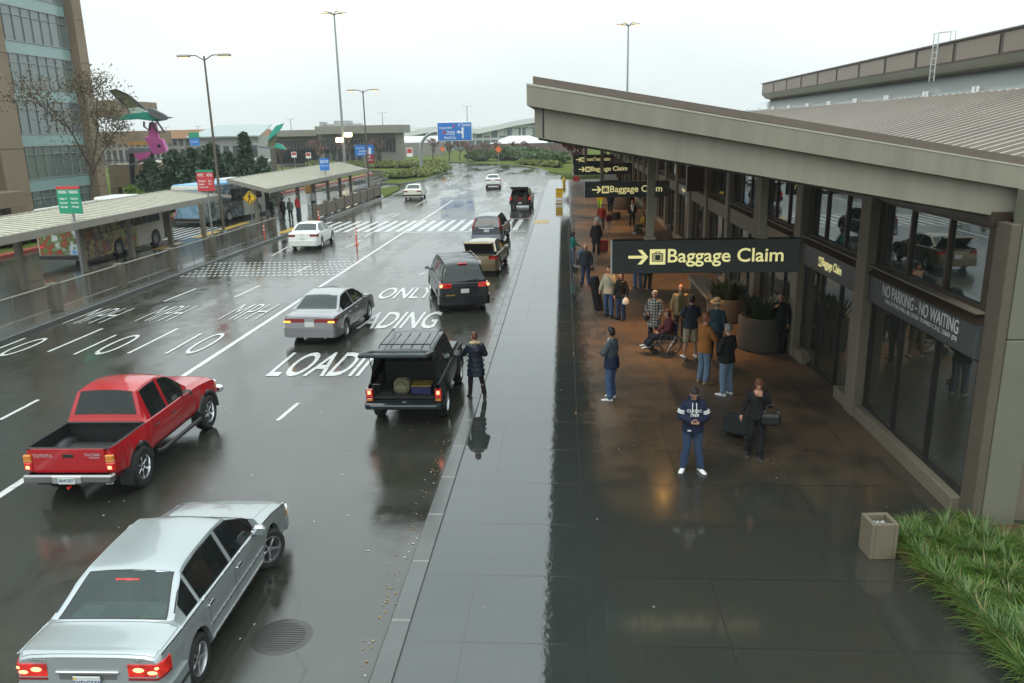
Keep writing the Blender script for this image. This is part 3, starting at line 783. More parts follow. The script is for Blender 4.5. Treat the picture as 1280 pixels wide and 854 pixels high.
def hatch_suv():
    S=dict(L=4.3,W=1.78,rw=.34,yr=-1.22,yf=1.35,zlow=.26,zmid=.6,gh=(-2.11,-1.98,.45,1.1),er=.2,ek=.06,lean=.02,
     top=[(-2.12,1.02),(-2.11,1.03),(-1.98,1.60),(-1.9,1.63),(.45,1.62),(1.1,1.06),(1.9,.98),(2.2,.75)],belt=[(-2.12,1.0),(1.0,.98),(1.9,.9),(2.2,.65)],wr=.74,roofz=1.63,
     side_glass=[(-1.85,-1.0),(-.92,-.08),(.0,.85)],doors=[(-.9,-.04),(-.02,.9)],paint=P_BLK,glass=GLASS_D,drop=('rear_window',),wide_rw=True,crisp=True,skipcap=(3,9),clad=BLACK)
    (loc,a)=place(664,260,S['W'],S['yr'],-2)
    root=make_car('sport_utility_vehicle','black utility vehicle with raised hatch stopped far up the kerb beyond the crosswalk','SUV',loc,a,S,'vehicles on the terminal road'); K=S['_']; y=-2.12
    suv_lid(S,R_(-14),-2.0,1.64,1.5,.95,P_BLK,GLASS_C)
    K['lamp'](.74,1.02,.70,y+.12,RED_ON,off=.01); K['bumper'](.40,.66,.05,P_BLK,y+.4)
    b=MB()
    for k,(x,h,c) in enumerate(((-.4,.5,0),(0,.35,1),(.4,.55,0))): b.box((x,-1.7,.62+h/2),(.38,.45,h),c,.05)
    b.build('load_cover',[mat('brown_luggage',(.12,.09,.06),.8),mat('red_luggage',(.3,.03,.03),.7)],root)
    b=MB(); b.box((0,y-.07,.52),(.3,.02,.14),0,.004); b.build('licence_plate',[PLATE],root)
def white_acura():
    root,S,K=saloon('sedan','white sedan passing the crosswalk in the second lane from the shelter',(403,310),3,1.76,P_WHT,yr=-1.28,yf=1.39,H=1.45,deck=1.03,rw=.32)
    K['lamp'](.78,.92,.42,S['y0']+.3,RED_OFF); lettering_on(root,'TSX',.55,S['y0']-.0,.96,.06); emblem(root,S['y0']-.01,.93); exhaust(S,.5)
def cream_sedan():
    root,S,K=saloon('sedan','boxy cream sedan with red lamps beyond the crosswalk, left of the lane line',(528,249),3,1.74,P_CREAM,H=1.43,deck=1.02,boxy=True)
    K['lamp'](.74,.90,.45,S['y0']+.15,RED_OFF); K['bumper'](.42,.54,.10,BLACK,S['y0']+.5,nm='bumper_strip')
def white_far():
    root,S,K=saloon('sedan','white sedan driving off where the road curves left',(626,234),4,1.8,P_WHT,H=1.44,deck=1.05)
    K['lamp'](.82,.94,.25,S['y0']+.25,RED_OFF); K['bumper'](.28,.42,.05,BLACK,S['y0']+.4,nm='bumper_strip')
# ------------------------------------------------------------------ people
def _capsule(b,a,c,ra,rc,n=12):
    a=Vector(a);c=Vector(c); d=c-a
    if d.length<1e-4: b.ell(a,(ra,ra,ra),10,7); return
    pts=[];rs=[]; u=d.normalized()
    for k in range(4):
        t=math.pi/2*(k+.35)/4.35; pts.append(a-u*ra*math.cos(t)); rs.append(ra*math.sin(t))
    pts+= [a,c]; rs+=[ra,rc]
    for k in range(4)[::-1]:
        t=math.pi/2*(k+.35)/4.35; pts.append(c+u*rc*math.cos(t)); rs.append(rc*math.sin(t))
    b.tube(pts,rs,n)
def _loft(b,secs,n=16):
    """secs: (centre, rx, ry, yaw) stacked ellipses"""
    vs=[];fs=[]
    for c,rx,ry,yw in secs:
        for k in range(n):
            t=2*math.pi*k/n; x,y=rx*math.cos(t),ry*math.sin(t)
            # slightly squared shoulders
            vs.append((c[0]+x*math.cos(yw)-y*math.sin(yw),c[1]+x*math.sin(yw)+y*math.cos(yw),c[2]))
    m=len(secs)
    for i in range(m-1):
        for k in range(n):
            k2=(k+1)%n; fs.append((i*n+k,i*n+k2,(i+1)*n+k2,(i+1)*n+k))
    fs.append(tuple(range(n))[::-1]); fs.append(tuple((m-1)*n+k for k in range(n)))
    b.add(vs,fs,0,True)
def fuse(b,name,m,parent,vox=.012,smooth=4,fold=0.,fscale=9.,seed=0):
    """closed lumps -> one continuous skin"""
    me=bpy.data.meshes.new(name); me.from_pydata(b.v,[],b.f)
    o=bpy.data.objects.new(name,me); COL.objects.link(o)
    r=o.modifiers.new('r','REMESH'); r.mode='VOXEL'; r.voxel_size=vox; r.adaptivity=0
    if smooth:
        sm=o.modifiers.new('s','SMOOTH'); sm.factor=.5; sm.iterations=smooth
    bpy.context.view_layer.update(); dg=bpy.context.evaluated_depsgraph_get()
    nm=bpy.data.meshes.new_from_object(o.evaluated_get(dg))
    o.modifiers.clear(); o.data=nm; bpy.data.meshes.remove(me)
    if fold:
        nr=[v.normal.copy() for v in nm.vertices]
        for v,n_ in zip(nm.vertices,nr):
            p=v.co; q=noise.noise(Vector((p.x*fscale*1.4+seed,p.y*fscale*1.4,p.z*fscale*.8+p.x*6)))+.5*noise.noise(Vector((p.x*24+seed,p.y*24,p.z*15)))
            v.co=p+n_*q*fold
    nm.materials.clear(); nm.materials.append(m)
    for p in nm.polygons: p.use_smooth=True
    o.parent=parent; return o
SKIN={'light':mat('skin_light',(.50,.30,.21),.5,var=.08),'mid':mat('skin_tan',(.36,.20,.13),.5,var=.08),'ruddy':mat('skin_ruddy',(.52,.26,.17),.5,var=.08)}
HAIRM={'brown':(.035,.018,.010),'dark':(.010,.008,.007),'auburn':(.10,.03,.012),'red':(.20,.065,.02),'white':(.45,.40,.34),'grey':(.20,.18,.16)}
def cloth(nm,c,rough=.85): return mat('cloth_'+nm,c,rough,var=.18,vs=14,bump=.15,bs=160,spec=.3)
EYE=mat('eye_dark',(.012,.01,.01),.3,var=0)
BASE=dict(hipL=(-.095,0,.90),hipR=(.095,0,.90),kneL=(-.11,.02,.49),kneR=(.11,.02,.49),ankL=(-.12,-.02,.085),ankR=(.12,-.02,.085),
 ftL=10,ftR=-10,pel=(0,0,.95),wai=(0,.005,1.10),che=(0,0,1.28),nek=(0,-.005,1.47),hed=(0,.03,1.62),
 shL=(-.18,-.01,1.395),shR=(.18,-.01,1.395),elL=(-.245,-.03,1.13),elR=(.245,-.03,1.13),wrL=(-.25,.05,.90),wrR=(.25,.05,.90),hdL=None,hdR=None,look=(0,1,0))
CROSS=dict(elL=(-.245,.10,1.17),elR=(.245,.11,1.15),wrL=(.05,.165,1.21),wrR=(-.04,.215,1.165))
PHONE=dict(elL=(-.25,.02,1.13),elR=(.25,.02,1.13),wrL=(-.06,.24,1.12),wrR=(.05,.25,1.12))
STEP=dict(kneL=(-.10,.10,.50),ankL=(-.11,.12,.085),kneR=(.10,.02,.49),ankR=(.11,-.22,.12))
SIT=dict(hipL=(-.1,0,.50),hipR=(.1,0,.50),pel=(0,-.02,.55),wai=(0,-.05,.70),che=(0,-.05,.88),nek=(0,-.05,1.07),hed=(0,-.01,1.22),shL=(-.185,-.05,1.01),shR=(.185,-.05,1.01),
 kneL=(-.12,.44,.50),kneR=(.12,.44,.50),ankL=(-.12,.46,.10),ankR=(.12,.46,.10),elL=(-.25,.02,.76),elR=(.25,.02,.76),wrL=(-.13,.26,.66),wrR=(.13,.26,.66))
def person(label,loc,face,h=1.75,pose={},skin='light',hair='dark',hairstyle='short',top=('jacket',(.03,.03,.04)),hem=.86,topfat=.0,
           legs=('trousers',(.06,.09,.17)),leg_end=.09,shoes=(.7,.7,.7),extra=None,far=False,group=None,fem=False,hood=None,shoemat=.5,collar=True,waist2=None,fat=0.):
    J=dict(BASE); 
    for p in (pose if isinstance(pose,(list,tuple)) else [pose]): J.update(p)
    root=thing('person',label,'person',loc,R_(face),group)
    k=h/1.75; root.scale=(k,k,k)
    V={a:Vector(b) for a,b in J.items() if isinstance(b,tuple)}
    fm=.93 if fem else 1.
    vox=.020 if far else .0125
    look=Vector(J['look']).normalized()
    hd=V['hed']; side=look.cross(Vector((0,0,1))).normalized(); upv=side.cross(look)
    HM=Matrix((side,look,upv)).transposed().to_4x4(); HM.translation=hd
    hp=lambda x,y,z: HM@Vector((x,y,z))
    # ---- body: one continuous figure
    b=MB()
    _loft(b,[(V['pel']+Vector((0,0,-.10)),.135,.105,0),(V['pel'],.165*fm,.115+fat*.5,0),(V['wai'],.145*fm,.105+fat,0),(V['che'],.170*fm,.115+fat*.4,0),((V['che']*.35+V['nek']*.65),.165*fm,.095,0),(V['nek']+Vector((0,0,-.02)),.07,.07,0)])
    for s in 'LR':
        _capsule(b,V['hip'+s],V['kne'+s],.088,.058); _capsule(b,V['kne'+s],V['kne'+s].lerp(V['ank'+s],.35),.055,.058); _capsule(b,V['kne'+s].lerp(V['ank'+s],.35),V['ank'+s],.058,.038)
        _capsule(b,V['sh'+s]+Vector((-.02 if s=='R' else .02,0,-.01)),V['el'+s],.058*fm,.043*fm); _capsule(b,V['el'+s],V['wr'+s],.043*fm,.028)
        a=V['ank'+s]; fa=R_(J['ft'+s]); fd=Vector((math.sin(-fa),math.cos(fa),0))
        _capsule(b,a+Vector((0,0,-.042))-fd*.03,a+fd*.12+Vector((0,0,-.058)),.030,.020)
        # hand: palm, four fingers, thumb
        w=V['wr'+s]; d=(w-V['el'+s]).normalized(); sg=1 if s=='R' else -1
        inn=Vector((-sg,0,0)); inn=(inn-d*inn.dot(d))
        if inn.length<.2: inn=Vector((0,0,-1))-d*Vector((0,0,-1)).dot(d)
        inn.normalize(); fw=d.cross(inn)*sg; 
        if fw.y<0 and abs(d.y)<.7: fw=-fw
        pc=w+d*.055
        _capsule(b,w+d*.02,w+d*.085,.027,.034)
        for i,(o,L) in enumerate(((.027,.070),(.009,.078),(-.009,.072),(-.026,.056))):
            p0=w+d*.09+fw*o; p1=p0+d*L*.55+inn*.008; p2=p1+d*L*.40+inn*.026
            _capsule(b,p0,p1,.0095,.009,6); _capsule(b,p1,p2,.009,.008,6)
        _capsule(b,w+d*.035+fw*.028,w+d*.075+fw*.055+inn*.012,.012,.010,6); _capsule(b,w+d*.075+fw*.055+inn*.012,w+d*.105+fw*.052+inn*.028,.010,.009,6)
    _capsule(b,V['nek']+Vector((0,0,-.05)),hp(0,-.015,-.07),.056*fm,.052*fm)
    b.ell((0,-.005,.02),(.074,.092,.098),14,10,M=HM); b.ell((0,.022,-.045),(.056,.066,.066),12,8,M=HM)
    _capsule(b,hp(0,.085,.015),hp(0,.108,-.018),.010,.015,8)
    for s in(-1,1): b.ell((s*.077,-.005,-.005),(.012,.024,.034),8,6,M=HM)
    b.ell((0,.078,-.058),(.024,.012,.011),8,6,M=HM)
    fuse(b,'body',SKIN[skin],root,vox if far else .0105,3)
    if not far:
        for s in(-1,1):
            e=MB(); e.ell((s*.031,.0845,.018),(.010,.005,.0055),8,6,M=HM); e.build('eye',[EYE],root)
            e=MB(); e.box((s*.031,.089,.040),(.030,.008,.006),0,.002,HM); e.build('eyebrow',[mat('hair_brow',(.03,.018,.012),.6,var=0)],root)
        q=MB(); q.box((0,.0915,-.058),(.042,.006,.008),0,.002,HM); q.build('mouth',[mat('lip',(.28,.09,.08),.5,var=0)],root)
    # ---- hair
    if hair:
        hm=mat('hair_'+hair,HAIRM[hair],.55,var=.3,vs=30,bump=.4,bs=120); b=MB()
        if hairstyle!='bald':
            b.ell((0,-.022,.045),(.084,.092,.088),14,10,M=HM); b.ell((0,.036,.102),(.058,.042,.028),10,6,M=HM)
            b.ell((0,-.05,-.005),(.080,.062,.085),12,8,M=HM)
        else:
            for s in(-1,1): b.ell((s*.068,-.035,.0),(.016,.05,.04),8,6,M=HM)
            b.ell((0,-.078,-.01),(.06,.022,.045),10,6,M=HM)
        if hairstyle=='bob':
            for s in(-1,1): _capsule(b,hp(s*.072,.01,.03),hp(s*.078,0,-.08),.030,.026)
            b.ell((0,-.05,-.06),(.085,.055,.07),12,8,M=HM); b.ell((0,.055,.07),(.07,.04,.035),10,6,M=HM)
        if hairstyle=='long':
            for s in(-1,1): _capsule(b,hp(s*.072,0,.03),hp(s*.075,-.03,-.22),.032,.03)
            _capsule(b,hp(0,-.07,-.02),hp(0,-.085,-.24),.06,.05)
        if hairstyle=='curly':
            rr=random.Random(3)
            for i in range(40):
                t=rr.uniform(0,6.28); z=rr.uniform(-.03,.12); q=math.sqrt(max(0,1-(z/.14)**2))*.09
                if math.sin(t)>.4 and z<.06: continue
                b.ell((q*math.cos(t),q*math.sin(t)-.02,z),(.026,.026,.026),7,5,M=HM)
        fuse(b,'hair',hm,root,.013,2,.004,30,2)
    # ---- top garment
    tn,tc=top[0],top[1]; tm=top[2] if len(top)>2 else cloth('%s_%02x%02x%02x'%(tn,*[int(c*255) for c in tc]),tc)
    if tn:
        o=.016+topfat*.55; b=MB(); P=V['pel']; lowz=hem
        secs=[]
        if hem<P.z:
            fl=.012+.10*max(0,.86-hem)
            secs+=[(Vector((P.x,P.y,hem)),.170*fm+o+fl,.125+o+fl*.7+fat*.6,0),(Vector((P.x,P.y,hem+.06)),.172*fm+o+fl*.8,.127+o+fl*.6+fat*.6,0)]
        secs+=[(P+Vector((0,0,max(0,hem-P.z))),.168*fm+o,.118+o+fat*.7,0),(V['wai'],.148*fm+o,.108+o+fat,0),(V['che'],.172*fm+o,.118+o+fat*.5,0),((V['che']*.35+V['nek']*.65),.160*fm+o,.098+o,0),(V['nek']+Vector((0,0,-.035)),.082+o*.6,.080+o*.6,0)]
        if collar: secs.append((V['nek']+Vector((0,.0,.015)),.066+o*.5,.066+o*.5,0))
        _loft(b,secs)
        sl=1. if tn not in('tshirt','shirt_short') else .45
        for s in 'LR':
            sh=V['sh'+s]+Vector((-.02 if s=='R' else .02,0,-.01)); el,wr=V['el'+s],V['wr'+s]
            if sl<1: _capsule(b,sh,sh.lerp(el,.8),.062+o*.8,.056+o*.7)
            else:
                _capsule(b,sh,el,.054+o*.7,.047+o*.75); _capsule(b,el,el.lerp(wr,.94),.047+o*.8,.036+o*.7)
        gm=fuse(b,tn,tm,root,vox,4,.011 if not far else .006,8,len(label))
        if waist2:
            b=MB(); z0,z1,c=waist2
            b2=[(Vector((P.x,P.y,z0)),.172*fm+o+.034,.122+o+.034,0),(Vector((P.x,P.y,(z0+z1)/2)),.165*fm+o+.026,.118+o+.026,0),(Vector((P.x,P.y,z1)),.155*fm+o+.016,.112+o+.016,0)]
            _loft(b,b2); fuse(b,'jacket_panel',cloth('panel_%d'%len(label),c),root,vox,3,.006)
    # ---- legs
    if legs:
        ln,lc=legs; lm=cloth('%s_%02x%02x%02x'%(ln,*[int(c*255) for c in lc]),lc)
        b=MB(); o=.016 if ln!='leggings' else .006; wide=1.12 if ln=='trousers' else 1.
        P=V['pel']; _loft(b,[(P+Vector((0,0,-.11)),.14+o,.112+o,0),(P+Vector((0,0,-.03)),.168*fm+o,.118+o,0),(P+Vector((0,0,.08)),.155*fm+o,.110+o+fat*.8,0)])
        for s in 'LR':
            hp_,kn,an=V['hip'+s],V['kne'+s],V['ank'+s]
            end=an.lerp(kn,cl((leg_end-an.z)/(kn.z-an.z+1e-6)) if kn.z>an.z+.05 else 0)
            if leg_end>.45: _capsule(b,hp_,kn.lerp(hp_,.02),.092+o,.080+o)
            else:
                _capsule(b,hp_,kn,.092+o,.062+o*1.2); _capsule(b,kn,end+Vector((0,0,.03)),.062+o*1.2,(.048+o*1.3)*wide)
        fuse(b,ln,lm,root,vox,4,.009 if not far else .005,9,3.3)
    # ---- shoes
    sm=mat('shoe_%02x%02x%02x'%tuple(int(c*255) for c in shoes),shoes,shoemat,var=.1)
    for s in 'LR':
        b=MB(); a=V['ank'+s]; fa=R_(J['ft'+s]); fd=Vector((math.sin(-fa),math.cos(fa),0)); px=Vector((fd.y,-fd.x,0))
        zb=a.z-.085
        M=Matrix((px,fd,Vector((0,0,1)))).transposed().to_4x4(); M.translation=a+Vector((0,0,-.085))
        prof=[(-.075,.028,.075),(-.06,.040,.085),(0,.042,.085),(.06,.046,.07),(.12,.050,.055),(.17,.046,.045),(.205,.028,.035)]
        vs=[];fs=[];n=10
        for y,w,hh in prof:
            for q in range(n):
                t=2*math.pi*q/n; x=w*math.cos(t); z=hh/2+hh/2*math.sin(t)
                if z<.015: z=0.002
                vs.append((x,y,z))
        for i in range(len(prof)-1):
            for q in range(n):
                q2=(q+1)%n; fs.append((i*n+q,i*n+q2,(i+1)*n+q2,(i+1)*n+q))
        fs.append(tuple(range(n))[::-1]); fs.append(tuple((len(prof)-1)*n+q for q in range(n)))
        b.add(vs,fs,0,True,M); sh=b.build('shoe',[sm],root,sharp=60,recalc=True)
        if not far:
            c=MB(); c.prism([(-.04,-.07),(.04,-.07),(.052,.1),(.035,.21),(-.035,.21),(-.052,.1)],0,.018,M=M); c.build('sole',[mat('shoe_sole',(.08,.08,.08),.7)],sh)
    if hood:
        b=MB()
        for i in range(11):
            t=math.pi*(i/10)*1.5-math.pi*.25; p=V['nek']+Vector((math.cos(t)*.105,-math.sin(t)*.07-.01,.01-.02*abs(math.cos(t)) )); b.ell(p,(.05,.045,.042),8,6)
        fuse(b,'hood_trim',cloth('hoodtrim_%02x'%int(hood[0]*255),hood),root,.014,2,.012,30)
    if extra: extra(root,V,hp,HM)
    return root
def hand_at(root,pt):
    """world position of a point given in a person's own frame"""
    k=root.scale[0]
    return Vector(root.location)+Matrix.Rotation(root.rotation_euler[2],3,'Z')@(Vector(pt)*k)
NAVY=(.012,.017,.04); BLK=(.010,.010,.011); JEAN=(.055,.095,.19); JEANL=(.13,.19,.27); JEAND=(.03,.05,.10)
WHT=mat('white_print',(.7,.7,.68),.6,var=.03)
def plaid():
    t=NT('plaid_wool'); v=t.coord()
    w1=t.n('ShaderNodeTexWave',wave_type='BANDS',bands_direction='Z'); w1.inputs['Scale'].default_value=3.4; t.l(v,w1.inputs['Vector'])
    w2=t.n('ShaderNodeTexWave',wave_type='BANDS',bands_direction='X'); w2.inputs['Scale'].default_value=3.4; t.l(v,w2.inputs['Vector'])
    a=t.ramp(w1.outputs['Fac'],[(.62,0.),(.68,1.)]); b=t.ramp(w2.outputs['Fac'],[(.62,0.),(.68,1.)])
    s=t.math('ADD',a,b); s=t.math('MULTIPLY',s,.5)
    c=t.ramp(s,[(0.,(.45,.43,.38)),(.5,(.17,.17,.17)),(1.,(.05,.05,.06))]); t.bsdf(Base_Color=c,Roughness=.9); return t.m
def suitcase(name,label,loc,rz,size,m,tilt=0.,group='travellers luggage',handle=True):
    r=thing(name,label,'suitcase',loc,rz,group); w,d,h=size
    M=Matrix.Rotation(tilt,4,'X')
    b=MB(); b.box((0,0,h/2+.05),(w,d,h),0,.05,M); r_=b.build('shell',[m],r)
    b=MB(); b.box((0,-d/2-.012,h*.38+.05),(w*.8,.03,h*.5),0,.012,M); b.build('front_pocket',[m],r_)
    for s in(-1,1):
        b=MB(); c=M@Vector((s*(w/2-.06),d/2-.03,.035)); b.cyl((c.x-.02,c.y,c.z),(c.x+.02,c.y,c.z),.04,12); b.build('wheel',[RUBBER],r)
    if handle:
        b=MB(); P=[M@Vector(p) for p in((-.10,d/2-.03,h),(-.10,d/2-.03,h+.42),(.10,d/2-.03,h+.42),(.10,d/2-.03,h))]
        b.tube(P,.011,6); b.build('pull_handle',[mat('grey_tube',(.12,.12,.12),.4,.6)],r)
    return r
def crowd():
    P=lambda x,y: g(x,y,0.)
    G='travellers on the kerbside'
    # woman leaning into the car
    def ex(root,V,hp,HM):
        b=MB()
        for i in range(5):
            z=.74+i*.13; b.tube([(.215*math.cos(t*math.pi/9)*(1+.06*(4-i)/4),.158*math.sin(t*math.pi/9)*(1+.06*(4-i)/4)-.01,z) for t in range(18)],.012,6,closed=True)
        b.build('quilting_seams',[cloth('coat_navy_seam',(.006,.009,.02))],root)
    person('woman in a long dark quilted coat with fur hood leaning to the open car window',P(596,497),14,1.68,[dict(kneL=(-.14,.02,.49),ankL=(-.17,-.02,.085),kneR=(.14,.0,.49),ankR=(.20,-.04,.085),elL=(-.27,.12,1.16),wrL=(-.22,.33,1.22),elR=(.26,.05,1.14),wrR=(.10,.26,1.13),hed=(-.01,.06,1.61),look=(-.2,1,-.2))],
      hair='auburn',hairstyle='short',top=('coat',NAVY,mat('quilted_navy',(.012,.018,.032),.42,var=.2,vs=10,bump=.3,bs=40)),hem=.60,topfat=.034,legs=('leggings',BLK),leg_end=.08,shoes=(.012,.012,.012),fem=True,hood=(.38,.30,.17),group=G,extra=ex)
    # man with crossed arms
    person('man in a grey and navy jacket with crossed arms and white trainers',P(764,500),62,1.82,[CROSS,dict(look=(.35,1,-.05),ankR=(.14,.03,.085),kneR=(.12,.05,.49))],skin='mid',hair='dark',top=('jacket',(.07,.085,.10)),hem=.82,topfat=.015,waist2=(.80,1.08,(.014,.022,.055)),legs=('trousers',JEAN),shoes=(.62,.62,.62),group=G,
      extra=lambda r,V,hp,HM:(lambda b:(b.ell((0,.075,1.44),(.05,.03,.05),8,6),b.build('undershirt',[WHT],r)))(MB()))
    # hoodie man
    def hood(root,V,hp,HM):
        for s in 'LR':
            for q in(.38,.52,):
                b=MB(); a=V['sh'+s].lerp(V['el'+s],q+.1); c=V['sh'+s].lerp(V['el'+s],q+.2); _capsule(b,a,c,.086,.083); 
                d=(V['el'+s]-V['sh'+s]).normalized(); n=12
                bb=MB(); bb.tube([a,c],[.0835,.0815],14,caps=True); bb.build('sleeve_stripe',[WHT],root)
        b=MB()
        for x in(-.035,.035): b.tube([(x,.135,1.45),(x*1.1,.165,1.36),(x*1.2,.168,1.24)],.008,6)
        b.build('drawstring',[WHT],root)
        T=Matrix.Translation((0,.172,1.30))@Matrix.Rotation(R_(180),4,'Z')@Matrix.Rotation(R_(82),4,'X')
        text('chest_lettering','CLASSIC',.075,WHT,root,T,.004,.01); text('chest_lettering','1969',.085,WHT,root,Matrix.Translation((0,.004,-.085))@T,.004,.012)
        b=MB(); b.box((.08,.165,.90),(.07,.012,.03),0,.004); b.build('hem_label',[WHT],root)
        b=MB(); b.ell((0,-.10,1.46),(.13,.07,.08),12,8); fuse(b,'hood',cloth('hoodie_navy',NAVY),root,.014,2,.006)
    hm=person('man in a navy hooded sweatshirt with white sleeve stripes looking down at his phone',P(864,589),176,1.72,[PHONE,dict(hed=(0,.065,1.60),look=(0,1,-.75),ankL=(-.17,0,.085),ankR=(.16,-.02,.085),ftL=25,ftR=-20)],skin='mid',hair='dark',top=('sweatshirt',NAVY,cloth('hoodie_navy',NAVY)),hem=.84,topfat=.022,legs=('trousers',JEAND),shoes=(.75,.76,.78),group=G,extra=hood,fat=.02)
    ph=thing('mobile_phone','small dark phone held in the hands of the man in the navy sweatshirt','phone',hand_at(hm,(0,.335,1.14)),R_(176)); b=MB(); b.box((0,0,0),(.06,.012,.11),0,.006,Matrix.Rotation(R_(-40),4,'X')); b.build('phone_case',[BLACK],ph); b=MB(); b.box((0,-.008,0),(.05,.004,.09),0,.001,Matrix.Rotation(R_(-40),4,'X')); b.build('screen',[mat('phone_screen',(.1,.14,.2),.1,emit=(.4,.55,.7),es=.25)],ph)
    # woman in black with bags
    wp=P(943,570)
    w=person('woman dressed in black with short auburn hair and one hand at her chin',wp,172,1.66,[dict(elR=(.25,-.02,1.12),wrR=(.30,.02,.93),elL=(-.23,.06,1.15),wrL=(-.06,.17,1.38),hed=(0,.05,1.60),look=(.1,1,-.5),ankL=(-.09,.05,.085),ankR=(.12,-.12,.085))],skin='ruddy',hair='auburn',hairstyle='bob',top=('top',BLK),hem=.84,legs=('trousers',BLK),shoes=(.01,.01,.01),fem=True,group=G,collar=False,
      extra=lambda r,V,hp,HM:(lambda b:(b.ell((0,.082,1.405),(.085,.05,.075),10,7),b.build('neckline',[SKIN['ruddy']],r)))(MB()))
    hb=thing('handbag','black handbag hanging from the arm of the woman dressed in black','handbag',hand_at(w,(-.27,.16,.78)),R_(172))
    b=MB(); b.box((0,0,.10),(.36,.14,.24),0,.05); b.build('bag_body',[mat('black_leather',(.012,.012,.013),.35)],hb)
    b=MB(); b.tube([(-.12,0,.2),(-.1,0,.36),(0,0,.42),(.1,0,.36),(.12,0,.2)],.010,6); b.build('bag_strap',[BLACK],hb)
    b=MB(); b.box((-.13,-.06,.22),(.05,.03,.06),0,.01); b.box((.13,-.06,.22),(.05,.03,.06),0,.01); b.build('buckle',[CHROME],hb)
    s=suitcase('suitcase','slumped black travel bag with white tags on the ground beside the woman dressed in black',P(921,546),R_(150),(.58,.36,.42),cloth('black_nylon',(.013,.016,.016)),R_(14),handle=False)
    b=MB(); b.box((.08,-.27,.36),(.12,.02,.08),0,.005,Matrix.Rotation(R_(18),4,'X')); b.build('luggage_tag',[WHT],s)
    # pair talking
    person('red haired man in a rust orange jacket and pale jeans with folded arms',P(879,479),-62,1.84,[CROSS,dict(look=(-.1,1,-.15))],skin='ruddy',hair='red',top=('jacket',(.30,.12,.03)),hem=.80,topfat=.02,legs=('trousers',JEANL),shoes=(.30,.20,.10),group=G)
    person('grey haired man in a black jacket seen from behind talking to the rust jacket man',P(907,494),38,1.80,[dict(elL=(-.25,.03,1.14),wrL=(-.12,.17,.98),elR=(.25,.03,1.14),wrR=(.12,.17,.98),look=(.25,1,-.3))],skin='light',hair='grey',top=('jacket',BLK),hem=.82,topfat=.025,legs=('trousers',JEANL),shoes=(.66,.66,.66),group=G)
    # group round the wheelchair
    person('man in a navy shirt and khaki shorts with white shoes, back to the camera',P(862,447),10,1.82,[dict(elL=(-.25,.05,1.14),wrL=(-.14,.22,1.05),elR=(.25,.05,1.14),wrR=(.14,.22,1.05),ankL=(-.16,0,.085),ankR=(.16,0,.085))],skin='mid',hair='dark',top=('shirt_short',(.018,.022,.035)),hem=.84,topfat=.02,legs=('shorts',(.30,.25,.17)),leg_end=.50,shoes=(.66,.66,.64),group=G)
    def hat(root,V,hp,HM):
        b=MB(); b.lathe([(.19,.0),(.20,.006),(.12,.012),(.095,.02),(.088,.10),(.05,.125),(.001,.12)],20,0,HM@Matrix.Translation((0,-.01,.065))@Matrix.Rotation(R_(8),4,'X')); b.lathe([(.098,.02),(.096,.045)],20,1,HM@Matrix.Translation((0,-.01,.066))@Matrix.Rotation(R_(8),4,'X')); b.build('straw_hat',[mat('straw',(.55,.40,.20),.8,bump=.4,bs=90),cloth('hatband',(.10,.05,.02))],root)
    person('man in a straw hat and dark teal shirt standing near the round planter',P(893,450),-15,1.74,[dict(look=(.2,1,0))],skin='light',hair='grey',top=('shirt',(.02,.045,.06)),hem=.84,topfat=.02,legs=('trousers',(.015,.015,.018)),shoes=(.012,.012,.012),group=G,extra=hat)
    person('white haired woman in a pale plaid coat facing the camera',P(817,428),165,1.62,[dict(wrL=(-.20,.12,.95),elR=(.26,-.02,1.12),wrR=(.20,.12,1.02))],skin='ruddy',hair='white',hairstyle='curly',top=('coat',(.4,.4,.35),plaid()),hem=.56,topfat=.025,legs=('trousers',(.012,.012,.014)),shoes=(.015,.015,.015),fem=True,group=G)
    hbp=thing('handbag','small dark shoulder bag at the side of the plaid coat woman','handbag',P(817,428)+Vector((-.27,-.08,.72)),R_(10)); b=MB(); b.box((0,0,.1),(.12,.24,.22),0,.04); b.build('bag_body',[mat('brown_leather',(.03,.02,.015),.4)],hbp); b=MB(); b.tube([(0,-.09,.19),(.04,-.02,.6),(.04,.03,.6),(0,.09,.19)],.008,5); b.build('bag_strap',[BLACK],hbp)
    person('bald older man in an open tan jacket standing behind the wheelchair',P(849,424),172,1.74,[dict()],skin='ruddy',hair='grey',hairstyle='bald',top=('jacket',(.27,.20,.10)),hem=.80,topfat=.022,legs=('trousers',(.06,.05,.04)),shoes=(.02,.018,.015),group=G,
      extra=lambda r,V,hp,HM:(lambda b:(b.box((0,.15,1.15),(.13,.02,.56),0,.008),b.build('olive_shirt',[cloth('olive',(.09,.09,.04))],r)))(MB()))
    wc=P(833,440); 
    person('person in a maroon jacket sitting in the wheelchair with white shoes',wc,98,1.66,[SIT,dict(kneL=(-.12,.42,.52),ankL=(-.12,.62,.26),kneR=(.12,.42,.52),ankR=(.12,.62,.26))],skin='light',hair='auburn',hairstyle='bob',top=('jacket',(.09,.02,.03)),hem=.54,topfat=.02,legs=('trousers',(.02,.022,.03)),shoes=(.68,.68,.68),group=G)
    wheelchair(wc,R_(98))
    # couple
    c1=person('man in a cream jacket and jeans with one arm raised to his face',P(761,396),150,1.80,[dict(elR=(.26,-.03,1.13),wrR=(.30,.06,.92),elL=(-.24,.10,1.22),wrL=(-.10,.20,1.42),ankL=(-.13,.08,.085),ankR=(.13,-.1,.085))],skin='light',hair='dark',top=('jacket',(.40,.37,.27)),hem=.80,topfat=.03,legs=('trousers',JEAN),shoes=(.05,.04,.03),group=G)
